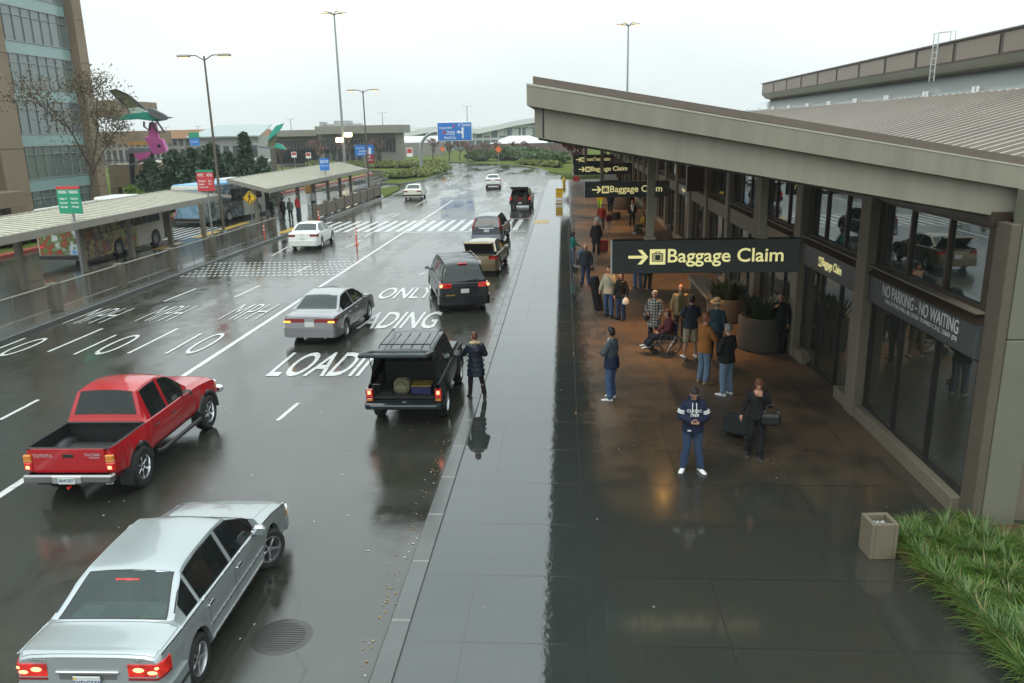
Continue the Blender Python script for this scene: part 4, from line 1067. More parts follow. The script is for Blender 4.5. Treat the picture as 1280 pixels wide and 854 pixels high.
    c2=person('woman in black with long dark hair and jeans standing beside the cream jacket man',P(776,400),140,1.66,[dict()],skin='light',hair='brown',hairstyle='long',top=('jacket',BLK),hem=.82,topfat=.012,legs=('trousers',JEAND),shoes=(.012,.012,.012),fem=True,group=G)
    pb=thing('carrier_bag','white carrier bag hanging from the hand of the long haired woman in black','bag',hand_at(c2,(-.27,.10,.62)),R_(20)); b=MB(); b.lathe([(.05,0),(.11,.03),(.12,.14),(.08,.20),(.03,.24)],10,0,Matrix.Scale(.6,4,(0,1,0))); b.build('bag_body',[WHT],pb); b=MB(); b.tube([(-.03,0,.22),(0,0,.33),(.03,0,.22)],.007,5); b.build('bag_handle',[WHT],pb)
    gd=thing('golf_bag','long dark travel bag standing upright behind the cream jacket man','bag',P(749,388),R_(0)); b=MB(); _T=Matrix.Rotation(R_(-10),4,'Y'); b.lathe([(.001,0),(.15,.0),(.17,.1),(.16,.9),(.19,1.1),(.16,1.25),(.001,1.28)],14,0,_T); b.build('bag_shell',[cloth('dark_nylon',(.014,.015,.018))],gd); b=MB(); b.tube([_T@Vector(p) for p in((0,-.17,.2),(0,-.24,.55),(0,-.18,.9))],.02,6); b.build('shoulder_strap',[BLACK],gd)
    # further back
    m1=person('man in a dark sweater and jeans standing in front of the luggage cart',P(732,358),165,1.78,[dict(ankL=(-.16,.02,.085),ankR=(.16,0,.085))],skin='light',hair='grey',hairstyle='bald',top=('sweater',(.025,.03,.035)),hem=.82,topfat=.02,legs=('trousers',JEAND),shoes=(.012,.012,.012),group=G,far=True)
    person('dark haired woman in a teal top and jeans beside the luggage cart',P(716,332),-80,1.62,[dict(elL=(-.22,.12,1.15),wrL=(-.16,.30,1.05),elR=(.22,.12,1.15),wrR=(.16,.30,1.05))],skin='mid',hair='dark',hairstyle='bob',top=('top',(.01,.16,.13)),hem=.86,legs=('trousers',JEAND),shoes=(.012,.012,.012),fem=True,group=G,far=True)
    cart(P(727,338),R_(-80))
    m2=person('balding man in a long dark coat walking with a red suitcase',P(745,319),178,1.82,[STEP],skin='ruddy',hair='grey',hairstyle='bald',top=('coat',(.016,.016,.017)),hem=.62,topfat=.03,legs=('trousers',(.02,.022,.028)),shoes=(.012,.012,.012),group=G,far=True)
    suitcase('suitcase','red suitcase pulled by the balding man in the long dark coat',P(754,316),R_(180),(.5,.3,.62),cloth('red_nylon',(.22,.02,.02)),R_(12),handle=False)
    person('small child in a maroon coat and pale trousers walking hand in hand line',P(761,287),175,1.15,[dict()],skin='light',hair='dark',top=('coat',(.16,.02,.05)),hem=.78,topfat=.04,legs=('trousers',(.42,.40,.36)),shoes=(.5,.5,.5),group=G,far=True)
    person('woman in a bright red jacket and dark trousers walking behind the balding man',P(752,288),178,1.68,[STEP],skin='light',hair='brown',top=('jacket',(.35,.03,.02)),hem=.82,topfat=.03,legs=('trousers',(.02,.02,.025)),shoes=(.02,.02,.02),fem=True,group=G,far=True)
    person('girl in a pale grey jumper beside the red jacket woman',P(747,294),178,1.35,[dict()],skin='light',hair='dark',hairstyle='long',top=('jumper',(.40,.40,.36)),hem=.85,topfat=.02,legs=('trousers',(.05,.05,.06)),shoes=(.02,.02,.02),fem=True,group=G,far=True)
    person('worker in a yellow jacket and lime green high visibility trousers',P(750,262),170,1.76,[STEP],skin='light',hair='dark',top=('jacket',(.75,.42,.02)),hem=.84,topfat=.03,legs=('trousers',(.45,.75,.02)),shoes=(.02,.02,.02),group=G,far=True)
    person('person in a dark blue coat walking beside the high visibility worker',P(763,266),170,1.74,[STEP],skin='light',hair='dark',top=('coat',(.015,.017,.035)),hem=.58,topfat=.03,legs=('trousers',(.02,.02,.03)),shoes=(.02,.02,.02),group=G,far=True)
    suitcase('suitcase','large black suitcase beside the person in the dark blue coat',P(770,275),R_(60),(.75,.4,.5),cloth('black_nylon',(.013,.016,.016)),R_(0),handle=False)
    person('person in black with a white scarf standing by the tan drum planter',P(790,283),175,1.72,[dict()],skin='light',hair='brown',hairstyle='long',top=('coat',BLK),hem=.6,topfat=.02,legs=('trousers',BLK),shoes=(.02,.02,.02),fem=True,group=G,far=True,extra=lambda r,V,hp,HM:(lambda b:(b.tube([(-.06,.09,1.46),(-.05,.16,1.3),(-.03,.17,1.0)],.035,8),b.tube([(.06,.09,1.46),(.05,.16,1.3),(.03,.17,1.1)],.035,8),b.build('scarf',[WHT],r)))(MB()))
    sp=P(803,292)
    person('person in an ochre jacket sitting on the concrete bench by the facade',sp,110,1.70,[SIT],skin='mid',hair='dark',top=('jacket',(.35,.20,.03)),hem=.54,topfat=.02,legs=('trousers',(.05,.05,.05)),shoes=(.5,.5,.5),group=G,far=True)
    bench('concrete_bench','low concrete bench carrying the seated person in the ochre jacket',sp+Vector((.1,-.02,0)),R_(110),(1.9,.5,.42))
    person('person all in black standing in the shadow between planter and column',P(972,441),150,1.78,[dict(elR=(.24,.1,1.2),wrR=(.1,.2,1.35))],skin='mid',hair='dark',top=('coat',(.006,.006,.007)),hem=.62,topfat=.02,legs=('trousers',(.006,.006,.007)),shoes=(.01,.01,.01),group=G)
    person('person in blue jeans and a grey coat half hidden behind the big hanging sign',P(797,360),20,1.76,[dict()],skin='light',hair='brown',top=('coat',(.05,.055,.06)),hem=.78,topfat=.02,legs=('trousers',JEAN),shoes=(.02,.02,.02),group=G,far=True)
    person('person in a dark green coat beside the one in blue jeans behind the big sign',P(809,362),-160,1.70,[dict()],skin='light',hair='dark',top=('coat',(.02,.03,.02)),hem=.6,topfat=.02,legs=('trousers',(.03,.03,.03)),shoes=(.02,.02,.02),group=G,far=True)
    # bus stop
    person('person in a long black coat waiting at the crosswalk end of the bus shelter',P(341,277),-60,1.8,[dict()],skin='light',hair='dark',top=('coat',(.012,.012,.015)),hem=.6,topfat=.03,legs=('trousers',(.012,.012,.015)),shoes=(.02,.02,.02),group='people waiting for the bus',far=True)
    person('person in black walking with a bag behind the shelter post',P(355,276),-30,1.76,[STEP],skin='light',hair='dark',top=('jacket',(.015,.015,.018)),hem=.7,topfat=.02,legs=('trousers',(.02,.02,.03)),shoes=(.02,.02,.02),group='people waiting for the bus',far=True)
    person('person in a red jacket and white cap behind the barrier panels',P(373,272),-100,1.72,[dict()],skin='light',hair='white',top=('jacket',(.45,.03,.03)),hem=.8,topfat=.04,legs=('trousers',(.05,.06,.1)),shoes=(.1,.1,.1),group='people waiting for the bus',far=True)
    person('person in a grey jacket with dark hair left of the red jacket one',P(364,275),170,1.66,[dict()],skin='mid',hair='dark',top=('jacket',(.14,.16,.15)),hem=.8,topfat=.02,legs=('trousers',(.03,.03,.04)),shoes=(.02,.02,.02),group='people waiting for the bus',far=True)
    person('person in a white coat sitting low under the second shelter roof',P(392,262),60,1.66,[dict()],skin='light',hair='grey',top=('coat',(.5,.5,.48)),hem=.8,topfat=.03,legs=('trousers',(.05,.05,.06)),shoes=(.02,.02,.02),group='people waiting for the bus',far=True)
def wheelchair(loc,rz):
    r=thing('wheelchair','black folding wheelchair with spoked wheels carrying the maroon jacket person','wheelchair',loc,rz)
    fr=mat('wheelchair_tube',(.10,.10,.11),.35,.7)
    b=MB(); b.box((0,.02,.42),(.44,.44,.04),0,.01); b.build('seat',[BLACK],r)
    b=MB(); b.box((0,-.23,.68),(.42,.04,.42),0,.01); b.build('backrest',[cloth('chair_navy',(.015,.018,.05))],r)
    for s in(-1,1):
        w=MB(); M=Matrix.Translation((s*.28,-.06,.30))@Matrix.Rotation(R_(90),4,'Y')
        w.tube([M@Vector((.30*math.cos(t*math.pi/14),.30*math.sin(t*math.pi/14),0)) for t in range(28)],.016,6,closed=True); o=w.build('wheel',[RUBBER],r)
        w=MB(); w.tube([M@Vector((.25*math.cos(t*math.pi/14),.25*math.sin(t*math.pi/14),s*.03)) for t in range(28)],.008,5,closed=True)
        for k in range(12): w.tube([M@Vector((0,0,0)),M@Vector((.29*math.cos(k*math.pi/6),.29*math.sin(k*math.pi/6),0))],.003,4)
        w.build('rim',[CHROME],o)
        w=MB(); M2=Matrix.Translation((s*.22,.40,.09))@Matrix.Rotation(R_(90),4,'Y'); w.lathe([(.02,-.015),(.09,-.015),(.09,.015),(.02,.015)],14,0,M2); w.build('caster',[RUBBER],r)
        f=MB(); f.tube([(s*.23,-.36,.94),(s*.23,-.26,.92),(s*.23,-.24,.30),(s*.23,.30,.36),(s*.22,.40,.12)],.013,6); f.tube([(s*.23,-.24,.64),(s*.23,.22,.64),(s*.23,.30,.42),(s*.15,.58,.18)],.012,6); f.build('frame',[fr],r)
        f=MB(); f.box((s*.13,.62,.165),(.14,.2,.02),0,.006); f.build('footrest',[BLACK],r)
        f=MB(); f.box((s*.23,.04,.66),(.06,.30,.03),0,.01); f.build('armrest',[WHT if s>0 else BLACK],r)
def cart(loc,rz):
    r=thing('luggage_cart','steel luggage cart loaded with a blue bag near the teal top woman','cart',loc,rz); st=mat('cart_steel',(.35,.35,.36),.3,.8)
    b=MB(); b.box((0,.1,.22),(.55,.9,.04),0,.01); b.tube([(-.26,-.3,.2),(-.26,-.42,1.0),(.26,-.42,1.0),(.26,-.3,.2)],.02,6); b.build('frame',[st],r)
    for x,y in((-.22,.45),(.22,.45),(-.22,-.3),(.22,-.3)):
        b=MB(); b.cyl((x-.025,y,.09),(x+.025,y,.09),.09,12); b.build('wheel',[RUBBER],r)
    for nm,lb,p,s,c in(('duffel_bag','round blue bag on top of the luggage cart','',(.5,.4,.42),(.05,.09,.17)),('duffel_bag','dark bag lying under the round blue bag on the cart','',(.5,.7,.3),(.02,.02,.022))):
        z=.56 if 'blue' in lb.split()[1] else .25
        t=thing(nm,lb,'bag',Vector(loc)+Matrix.Rotation(rz,3,'Z')@Vector((0,.05,z)),rz,'travellers luggage'); b=MB(); b.box((0,0,s[2]/2),s,0,.12); b.build('bag_body',[cloth('cartbag_%d'%int(z*100),c)],t); b=MB(); b.tube([(-.12,0,s[2]-.01),(-.08,0,s[2]+.1),(.08,0,s[2]+.1),(.12,0,s[2]-.01)],.012,5); b.build('bag_handle',[BLACK],t)
def bench(name,label,loc,rz,size):
    r=thing(name,label,'bench',loc,rz); m=mat('bench_concrete',(.22,.17,.12),.8,bump=.4,bs=40,dirt=.3)
    b=MB(); b.box((0,0,size[2]-.06),(size[0],size[1],.12),0,.02); b.build('seat',[m],r)
    for s in(-1,1):
        b=MB(); b.box((s*(size[0]/2-.2),0,(size[2]-.12)/2),(.2,size[1]*.8,size[2]-.12),0,.015); b.build('leg',[m],r)
# ------------------------------------------------------------------ ground, road, pavement
def road_material():
    t=NT('wet_asphalt'); v=t.coord(); vs=t.coord((1.,.22,1.))
    agg=t.noise(v,42,3,.75); agg2=t.noise(v,23,3,.6); big=t.noise(vs,.45,5,.6); mid=t.noise(v,1.7,5,.65)
    c=t.mix(agg,(.012,.0125,.009),(.085,.086,.062)); c=t.mix(t.math('MULTIPLY',big,.6),c,(.018,.0175,.015))
    # wheel tracks polished along the lanes
    sx=t.n('ShaderNodeSeparateXYZ'); t.l(v,sx.inputs[0])
    ph=t.math('MULTIPLY',sx.outputs['X'],2*math.pi/1.45); w=t.math('SINE',ph); trk=t.math('MULTIPLY_ADD',w,.5,.5)
    c=t.mix(t.math('MULTIPLY',trk,.22),c,(.04,.04,.037))
    spots=t.ramp(t.noise(v,9,2,.5),[(.70,0.),(.74,1.)]); c=t.mix(t.math('MULTIPLY',spots,.35),c,(.008,.008,.008))
    # hairline cracks and darker repair patches
    vc=t.n('ShaderNodeTexVoronoi',feature='DISTANCE_TO_EDGE'); vc.inputs['Scale'].default_value=.22; wv=t.n('ShaderNodeVectorMath',operation='ADD'); nn=t.n('ShaderNodeTexNoise'); nn.inputs['Scale'].default_value=1.1; nn.inputs['Detail'].default_value=6; t.l(v,nn.inputs['Vector']); t.l(v,wv.inputs[0]); t.l(nn.outputs['Color'],wv.inputs[1]); t.l(wv.outputs[0],vc.inputs['Vector'])
    cr=t.math('MULTIPLY',t.math('LESS_THAN',vc.outputs['Distance'],.004),t.ramp(t.noise(v,.3,2),[(.45,0.),(.6,1.)])); c=t.mix(t.math('MULTIPLY',cr,.8),c,(.004,.004,.004))
    br=t.n('ShaderNodeTexBrick'); br.inputs['Scale'].default_value=.11; br.inputs['Mortar Size'].default_value=0.; br.inputs['Color1'].default_value=(0,0,0,1); br.inputs['Color2'].default_value=(1,1,1,1); t.l(v,br.inputs['Vector']); c=t.mix(t.math('MULTIPLY',br.outputs['Color'],.28),c,(.010,.010,.0095))
    oil=t.ramp(t.noise(t.coord((1.,.5,1.)),.8,5,.7),[(.56,0.),(.68,1.)]); c=t.mix(t.math('MULTIPLY',oil,.5),c,(.007,.007,.006))
    pud=t.math('ADD',t.math('MULTIPLY',big,.65),t.math('MULTIPLY',mid,.35))
    pm=t.ramp(pud,[(.45,1.),(.535,0.)])                     # 1 = standing film of water
    rough=t.math('MULTIPLY_ADD',pm,-.155,.185); rough=t.math('ADD',rough,t.math('MULTIPLY',agg2,.05))
    rough=t.math('SUBTRACT',rough,t.math('MULTIPLY',trk,.03))
    b=t.bsdf(Base_Color=c,Roughness=rough); b.inputs['IOR'].default_value=1.78
    h=t.math('ADD',t.math('MULTIPLY',agg,.8),t.math('MULTIPLY',agg2,.6))
    bn=t.n('ShaderNodeBump'); bn.inputs['Distance'].default_value=.006; t.l(h,bn.inputs['Height'])
    t.l(t.math('MULTIPLY_ADD',pm,-.27,.42),bn.inputs['Strength']); t.l(bn.outputs[0],b.inputs['Normal'])
    return t.m
def walk_material():
    t=NT('wet_pavement'); v=t.coord(); sx=t.n('ShaderNodeSeparateXYZ'); t.l(v,sx.inputs[0]); X,Y=sx.outputs['X'],sx.outputs['Y']
    n1=t.noise(v,.9,6,.65); n2=t.noise(v,4.5,5,.6); fine=t.noise(v,120,2,.5); stain=t.noise(v,.45,7,.72)
    wob=t.math('MULTIPLY_ADD',t.noise(t.coord((1.,.35,1.)),2.6,5,.7),.9,-.45)
    # sheltered (dry) where the canopy keeps the rain off: behind the drip line and past its near end
    dx=t.math('ADD',X,wob); dry=t.ramp(t.math('MULTIPLY',dx,.4),[(.14,0.),(.34,1.)])
    wob2=t.math('MULTIPLY_ADD',stain,5.,-2.5); dy=t.math('ADD',Y,wob2); dryY=t.ramp(t.math('MULTIPLY',t.math('SUBTRACT',dy,11.5),.12),[(.1,0.),(.75,1.)])
    dry=t.math('MULTIPLY',dry,dryY)
    wetc=t.mix(n1,(.021,.026,.024),(.036,.042,.038)); 
    dry_warmc=t.mix(n2,(.100,.058,.030),(.180,.112,.060)); dry_warmc=t.mix(t.ramp(stain,[(.42,.9),(.56,0.)]),dry_warmc,(.040,.029,.019))  # dry concrete: stain and the warm lamp light both mixed into its brown
    # tyre and trolley smears
    wv=t.noise(t.coord((2.2,.12,1.)),1.4,4,.6); sm=t.ramp(wv,[(.58,0.),(.66,1.)]); dry_warmc=t.mix(t.math('MULTIPLY',sm,.75),dry_warmc,(.022,.019,.016))
    olive=t.ramp(t.math('MULTIPLY',X,.2),[(.06,0.),(.2,.8)]); wetc=t.mix(t.math('MULTIPLY',olive,t.ramp(stain,[(.35,.2),(.65,1.)])),wetc,(.040,.036,.024)); c=t.mix(dry,wetc,dry_warmc); c=t.mix(t.math('MULTIPLY',fine,.25),c,(.03,.03,.028))
    gum=t.n('ShaderNodeTexVoronoi'); gum.inputs['Scale'].default_value=1.7; t.l(v,gum.inputs['Vector']); gm=t.math('LESS_THAN',gum.outputs['Distance'],.045); c=t.mix(t.math('MULTIPLY',gm,.5),c,(.012,.012,.012))
    # slab joints
    def joint(val,period,off,half):
        a=t.math('ADD',val,off); a=t.math('PINGPONG',a,period/2); return t.math('LESS_THAN',a,half*1.4)
    jy=joint(Y,1.60,.72,.007)
    jx1=t.math('LESS_THAN',t.math('ABSOLUTE',t.math('ADD',X,2.07)),.007)
    odd=t.math('GREATER_THAN',t.math('PINGPONG',t.math('ADD',Y,.72),3.2),1.6)
    jx2=t.math('MULTIPLY',t.math('LESS_THAN',t.math('ABSOLUTE',t.math('ADD',X,1.32)),.006),odd)
    jx3=t.math('LESS_THAN',t.math('ABSOLUTE',t.math('SUBTRACT',X,.26)),.008)
    jx4=t.math('MULTIPLY',t.math('LESS_THAN',t.math('ABSOLUTE',t.math('SUBTRACT',X,2.1)),.006),odd); jx5=t.math('LESS_THAN',t.math('ABSOLUTE',t.math('SUBTRACT',X,4.2)),.006)
    j=jy
    for q in(jx1,jx2,jx3,jx4,jx5): j=t.math('MAXIMUM',j,q)
    c=t.mix(t.math('MULTIPLY',j,.8),c,(.012,.012,.011))
    rough=t.math('MULTIPLY_ADD',dry,.34,.018); rough=t.math('ADD',rough,t.math('MULTIPLY',t.math('SUBTRACT',n1,.5),.03)); 
    nearwet=t.math('MULTIPLY',t.ramp(t.math('MULTIPLY',X,.4),[(.10,0.),(.25,1.)]),.075); rough=t.math('ADD',rough,nearwet)
    rough=t.math('MAXIMUM',rough,.012)
    rough=t.math('ADD',rough,t.math('MULTIPLY',j,.16))
    b=t.bsdf(Base_Color=c,Roughness=rough); b.inputs['IOR'].default_value=1.78
    rip=t.noise(t.coord((1.,.6,1.)),9,3,.6)
    band=t.ramp(t.math('ABSOLUTE',t.math('ADD',X,.12)),[(.15,1.),(.55,0.)]); rpl=t.noise(t.coord((1.,.8,1.)),5.5,4,.65); h=t.math('ADD',t.math('MULTIPLY',fine,t.math('MULTIPLY_ADD',dry,.35,.01)),t.math('ADD',t.math('MULTIPLY',rip,.10),t.math('MULTIPLY',t.math('MULTIPLY',rpl,band),1.6))); h=t.math('SUBTRACT',h,t.math('MULTIPLY',j,.8))
    t.l(t.bump(h,.22,.006),b.inputs['Normal']); return t.m
def grass_mat(name,a,b_,vs=1.2):
    t=NT(name); v=t.coord(); c=t.mix(t.noise(v,vs,6,.7),a,b_); c=t.mix(t.ramp(t.noise(v,.15,4),[(.4,0.),(.7,.6)]),c,(.11,.095,.035))
    b=t.bsdf(Base_Color=c,Roughness=.9); b.inputs['Specular IOR Level'].default_value=.05; t.l(t.bump(t.noise(v,14,3),.8,.06),b.inputs['Normal']); return t.m
WMARK=None
def marking_mat():
    t=NT('road_paint_white'); v=t.coord(); n=t.noise(v,7,6,.75); w=t.ramp(n,[(.33,.1),(.46,1.)])
    c=t.mix(w,(.07,.07,.068),(.66,.67,.65)); c=t.mix(t.math('MULTIPLY',t.noise(v,70,2),.5),c,(.2,.2,.19)); b=t.bsdf(Base_Color=c,Roughness=.22); b.inputs['IOR'].default_value=1.4; return t.m
def sheet(name,poly,z,m,thick=0):
    b=MB()
    if thick: b.prism([(p[0],p[1]) for p in poly],z-thick,z)
    else: b.add([(p[0],p[1],z) for p in poly],[tuple(range(len(poly)))])
    o=b.build(name,[m]); 
    return struct(o)
def G(pts,z=0.): return [tuple(g(x,y,z)[:2]) for x,y in pts]
def setting():
    global WMARK,CONC,CONC_L,CONC_D
    asph=road_material(); WMARK=marking_mat()
    CONC=mat('weathered_concrete',(.20,.175,.135),.7,bump=.35,bs=45,dirt=.35,vs=1.5); CONC_L=mat('kerb_concrete',(.085,.092,.088),.14,bump=.2,bs=60,dirt=.4,vs=2.)
    CONC_D=mat('brown_concrete',(.17,.135,.10),.7,bump=.35,bs=30,dirt=.35,vs=.8)
    turf=grass_mat('wet_turf',(.040,.066,.010),(.11,.145,.022)); field=grass_mat('far_turf',(.06,.08,.03),(.13,.14,.06),.2)
    sheet('ground',[(-1500,-200),(1500,-200),(1500,2500),(-1500,2500)],-.20,field)
    sheet('road',[(-90,-40),(7,-40),(7,118),(-60,260),(-260,260),(-260,120),(-90,120)],ROAD,asph)
    # kerbside pavement with kerb strip
    wm=walk_material()
    sheet('pavement',[(-2.08,-6),(30,-6),(30,104),(-1.9,104),(-2.08,86)],0.,wm,.3)
    b=MB(); n=60
    for i in range(n):
        y=-6+i*(86+6)/n; y2=-6+(i+1)*(86+6)/n; b.box((-2.232,(y+y2)/2,-.152),(.298,y2-y-.006,.30),0,.02)
    struct(b.build('kerb',[CONC_L]))
    # far right pavement apron and grass
    sheet('grass_verge',G([(736,229),(699,229),(702,217),(685,214.5),(672,210),(650,207),(620,205),(590,203.5),(560,202.6),(500,202.4),(400,203.5)])+[(-300,420),(200,420),(200,112)],-.004,turf,.25)
    b=MB(); P=G([(683,216),(684.5,214.2),(671,209.6),(649,206.6),(619,204.6),(589,203.1),(559,202.2),(500,202.0),(400,203.2)])
    for a,c in zip(P,P[1:]): b.bar((*a,-.06),(*c,-.06),.35,.16,0,.03)
    struct(b.build('kerb',[CONC_L]))
    # shelter platform
    sheet('platform',[(-24.3,-6),(-18.95,-6),(-18.75,30),(-18.55,50),(-18.5,81),(-19.2,84),(-23.5,86),(-24.3,82)],0.,mat('wet_platform',(.085,.085,.075),.10,bump=.12,bs=30,dirt=.5,vs=1.,spec=1.),.3)
    b=MB(); 
    for (x0,y0),(x1,y1) in zip([(-18.9,-6),(-18.7,30),(-18.5,50)],[(-18.7,30),(-18.5,50),(-18.45,53.5)]): b.bar((x0,y0,-.07),(x1,y1,-.07),.28,.17,0,.02)
    b.bar((-18.45,60.5,-.07),(-18.4,81,-.07),.28,.17,0,.02); b.bar((-18.4,81,-.07),(-19.3,84.2,-.07),.28,.17,0,.02)
    struct(b.build('kerb',[CONC_L]))
    red=mat('red_kerb_paint',(.35,.05,.04),.4,dirt=.3); b=MB()
    for (x0,y0),(x1,y1) in zip([(-32.2,0),(-32.2,63),(-31.9,89),(-31.0,104),(-30.6,128)],[(-32.2,63),(-31.9,89),(-31.0,104),(-30.6,128),(-38,150)]): b.bar((x0,y0,-.04),(x1,y1,-.04),.35,.17,0,.02)
    struct(b.build('kerb',[red]))
    sheet('grass_verge',[(-32.3,0),(-32.3,63),(-32.05,89),(-31.1,104),(-30.7,128),(-38,150),(-120,190),(-160,160),(-160,0)],-.02,grass_mat('verge_turf',(.04,.07,.012),(.11,.14,.026)),.15)
    isl=G([(478,229),(500,229.5),(530,225),(557,215.2),(557.5,211.5),(524,207.5),(480,207),(440,207),(400,209),(398,211),(440,212.5),(480,214),(503,217),(488,223)])
    sheet('traffic_island',isl,.0,turf,.2)
    b=MB(); 
    for a,c in zip(isl,isl[1:]+isl[:1]): b.bar((*a,-.05),(*c,-.05),.25,.14,0,.02)
    struct(b.build('kerb',[CONC_L]))
    nose=G([(470,248),(482,245),(500,236),(496,233),(478,235),(466,240)]); sheet('traffic_island',nose,-.0,turf,.2)
    # --- painted markings, 4 mm above the road
    zm=ROAD+.004
    zc=[ROAD+.004]
    def mark(name,polys):
        b=MB(); zc[0]+=.0011; zm=zc[0]
        for p in polys: b.add([(x,y,zm) for x,y in p],[tuple(range(len(p)))])
        o=b.build(name,[WMARK]); return struct(o)
    def dash(x,y0,y1,w=.11,x1=None):
        x1=x if x1 is None else x1; return [(x-w/2,y0),(x+w/2,y0),(x1+w/2,y1),(x1-w/2,y1)]
    k=.988*.97/.97
    gx=lambda px,py: g(px,py,ROAD)
    mark('lane_line',[dash(gx(300,424).x,2,77,.17)])
    pol=[]
    a=gx(360,515); 
    for y0 in(17.0,20.9+8.0,36.,43.,50.): pass
    for (px0,py0,px1,py1) in((347,526,373,504),(524,344,531,341),(544,333,551,330),(566,318,573,315),(584,305,590,302),(537,286,545,281),(595,262,600,259),(611,250,615,247)):
        p,q=gx(px0,py0),gx(px1,py1); pol.append(dash(p.x,p.y,q.y,.11,q.x))
    for (px0,py0,px1,py1) in((0,525,48,500),(160,442,222,411),(205,377,245,361),(293,372,325,357),(340,320,375,300),(372,340,388,332),(60,440,128,411),(432,310,452,300),(455,297,475,285),(490,272,500,267),(520,257,534,249),(545,243,556,237),(570,227,578,222)):
        p,q=gx(px0,py0),gx(px1,py1); pol.append(dash(p.x,p.y,q.y,.11,q.x))
    for y in range(84,150,7):
        for x in(-6.8,-10.8,-13.6): pol.append(dash(x-(max(0,y-88)**2)*.004,y,y+3,.12,x-(max(0,y+3-88)**2)*.004))
    mark('lane_dashes',pol)
    # crosswalk
    pol=[dash(-10.5,0,0)]; pol=[]
    y0,y1=gx(480,291).y,gx(480,276).y
    for i in range(22):
        x=-17.9+i*.72
        if x>-2.8: break
        pol.append([(x,y0+.4),(x+.36,y0+.4),(x+.5,y1-.4),(x+.14,y1-.4)])
    mark('crosswalk',pol+[[( -10.6,y0-.25),(-2.5,y0-.25),(-2.5,y0+.05),(-10.6,y0+.05)],[(-10.4,y1),(-2.5,y1),(-2.5,y1+.2),(-10.4,y1+.2)]])
    q=gx(600,242).y; mark('stop_line',[[(-10.4,q),(-2.6,q),(-2.6,q+.3),(-10.4,q+.3)]])
    # rumble grid
    pol=[]; y0,y1=gx(300,346).y,gx(300,327).y
    for r in range(6):
        for c in range(30):
            x=-18.4+c*.265; 
            if x>-10.8: break
            y=y0+(y1-y0)*r/6+.1; pol.append([(x,y),(x+.11,y),(x+.11,y+.30),(x,y+.30)])
    mark('rumble_markings',pol)
    # lettering on the road
    def word(s,x0,x1,y0,y1,bold=.012):
        zc[0]+=.0011
        o=fit_text('road_lettering',s,(x0,y0,x1,y1),WMARK,None,zc[0],bold if len(s)>3 else -.016,.0003); struct(o); return o
    l1=gx(331,471); l2=gx(360,441); word('LOADING',l1.x,l1.x+3.75,l1.y,l2.y)
    r=gx(541,411); t_=gx(541,390); word('LOADING',r.x-3.72,r.x,r.y,t_.y)
    a,b2=gx(468,374),gx(536,374); word('ONLY',a.x,b2.x,a.y,gx(500,360).y)
    a,c=gx(205,443),gx(240,443); word('10',a.x,c.x+.15,a.y,gx(262,417).y)
    a,c=gx(90,444),gx(127,443); word('10',a.x,c.x+.2,a.y,gx(158,419).y); a,c=gx(-28,446),gx(8,446); word('10',a.x,c.x+.1,a.y,gx(58,423).y)
    for x0,x1,yb,yt,px in((272,316,400,381,320),(168,205,402,383,235),(78,120,405,386,150)):
        a,c=gx(x0,yb),gx(x1,yb); word('MPH',a.x,c.x+.1,a.y,gx(px,yt).y)
    # tactile plates
    yel=mat('tactile_yellow',(.50,.30,.02),.35,bump=.6,bs=45,dirt=.3)
    b=MB(); p=gx(662,283); b.box((-1.62,gx(662,280).y+.2,.004),(1.0,2.0,.012),0,.003); struct(b.build('tactile_paving',[yel]))
    b=MB(); 
    for (x,y0,y1) in((-18.85,52.0,55.2),(-18.85,56.3,59.6),(-23.9,50.3,53.6),(-23.9,54.5,59.0),(-23.9,45.,48.)): b.box((x,(y0+y1)/2,.004),(.62,y1-y0,.016),0,.003)
    struct(b.build('tactile_paving',[yel]))
    # bus lane crosswalk bars and bus bay line
    pol=[]
    for i in range(12): pol.append([(-24.6-i*.62,50),(-24.9-i*.62,50),(-24.9-i*.62,57),(-24.6-i*.62,57)])
    pol.append([(-28.2,10),(-28.05,10),(-28.05,37),(-28.2,37)]); mark('crosswalk',pol)
    # manhole
    mh=gx(353,796); b=MB(); b.lathe([(.001,.006),(.34,.006),(.36,.003),(.39,.003),(.40,0)],32,0)
    for i in range(-6,7):
        h=math.sqrt(max(0,.31**2-(i*.048)**2)); b.box((0,i*.048,.008),(2*h,.016,.006))
    o=b.build('manhole_cover',[mat('cast_iron',(.035,.034,.030),.22,.0,bump=.3,bs=60)],None,(mh.x,mh.y,ROAD)); tag(o,'round cast iron manhole cover in the asphalt right of the silver sedan','manhole cover')
    # litter, fallen leaves in the gutter
    b=MB(); rr=random.Random(5)
    for i in range(180):
        if i<140: x,y,z=rr.gauss(-2.55,.10),rr.uniform(7.5,17),ROAD+.006
        else: x,y,z=rr.uniform(-9,-2.5),rr.uniform(8,22),ROAD+.006
        s=rr.uniform(.008,.028); a=rr.uniform(0,6.3); b.add([(x+s*math.cos(a),y+s*math.sin(a),z),(x+s*.6*math.cos(a+1.8),y+s*.6*math.sin(a+1.8),z+.006),(x+s*math.cos(a+3.1),y+s*math.sin(a+3.1),z),(x+s*.6*math.cos(a+4.6),y+s*.6*math.sin(a+4.6),z+.004)],[(0,1,2,3)],0 if i<110 else 1)
    for i in range(22):
        x,y=rr.uniform(-2,6.3),rr.uniform(8,24); s=rr.uniform(.006,.018); a=rr.uniform(0,6.3); b.add([(x+s*math.cos(a+q*1.57),y+s*math.sin(a+q*1.57),.005) for q in range(4)],[(0,1,2,3)],1)
    tag(b.build('fallen_leaves',[mat('leaf_ochre',(.30,.17,.03),.6),mat('litter_pale',(.5,.5,.48),.6)]),'yellow fallen leaves and pale litter scattered along the gutter','litter',kind='stuff')
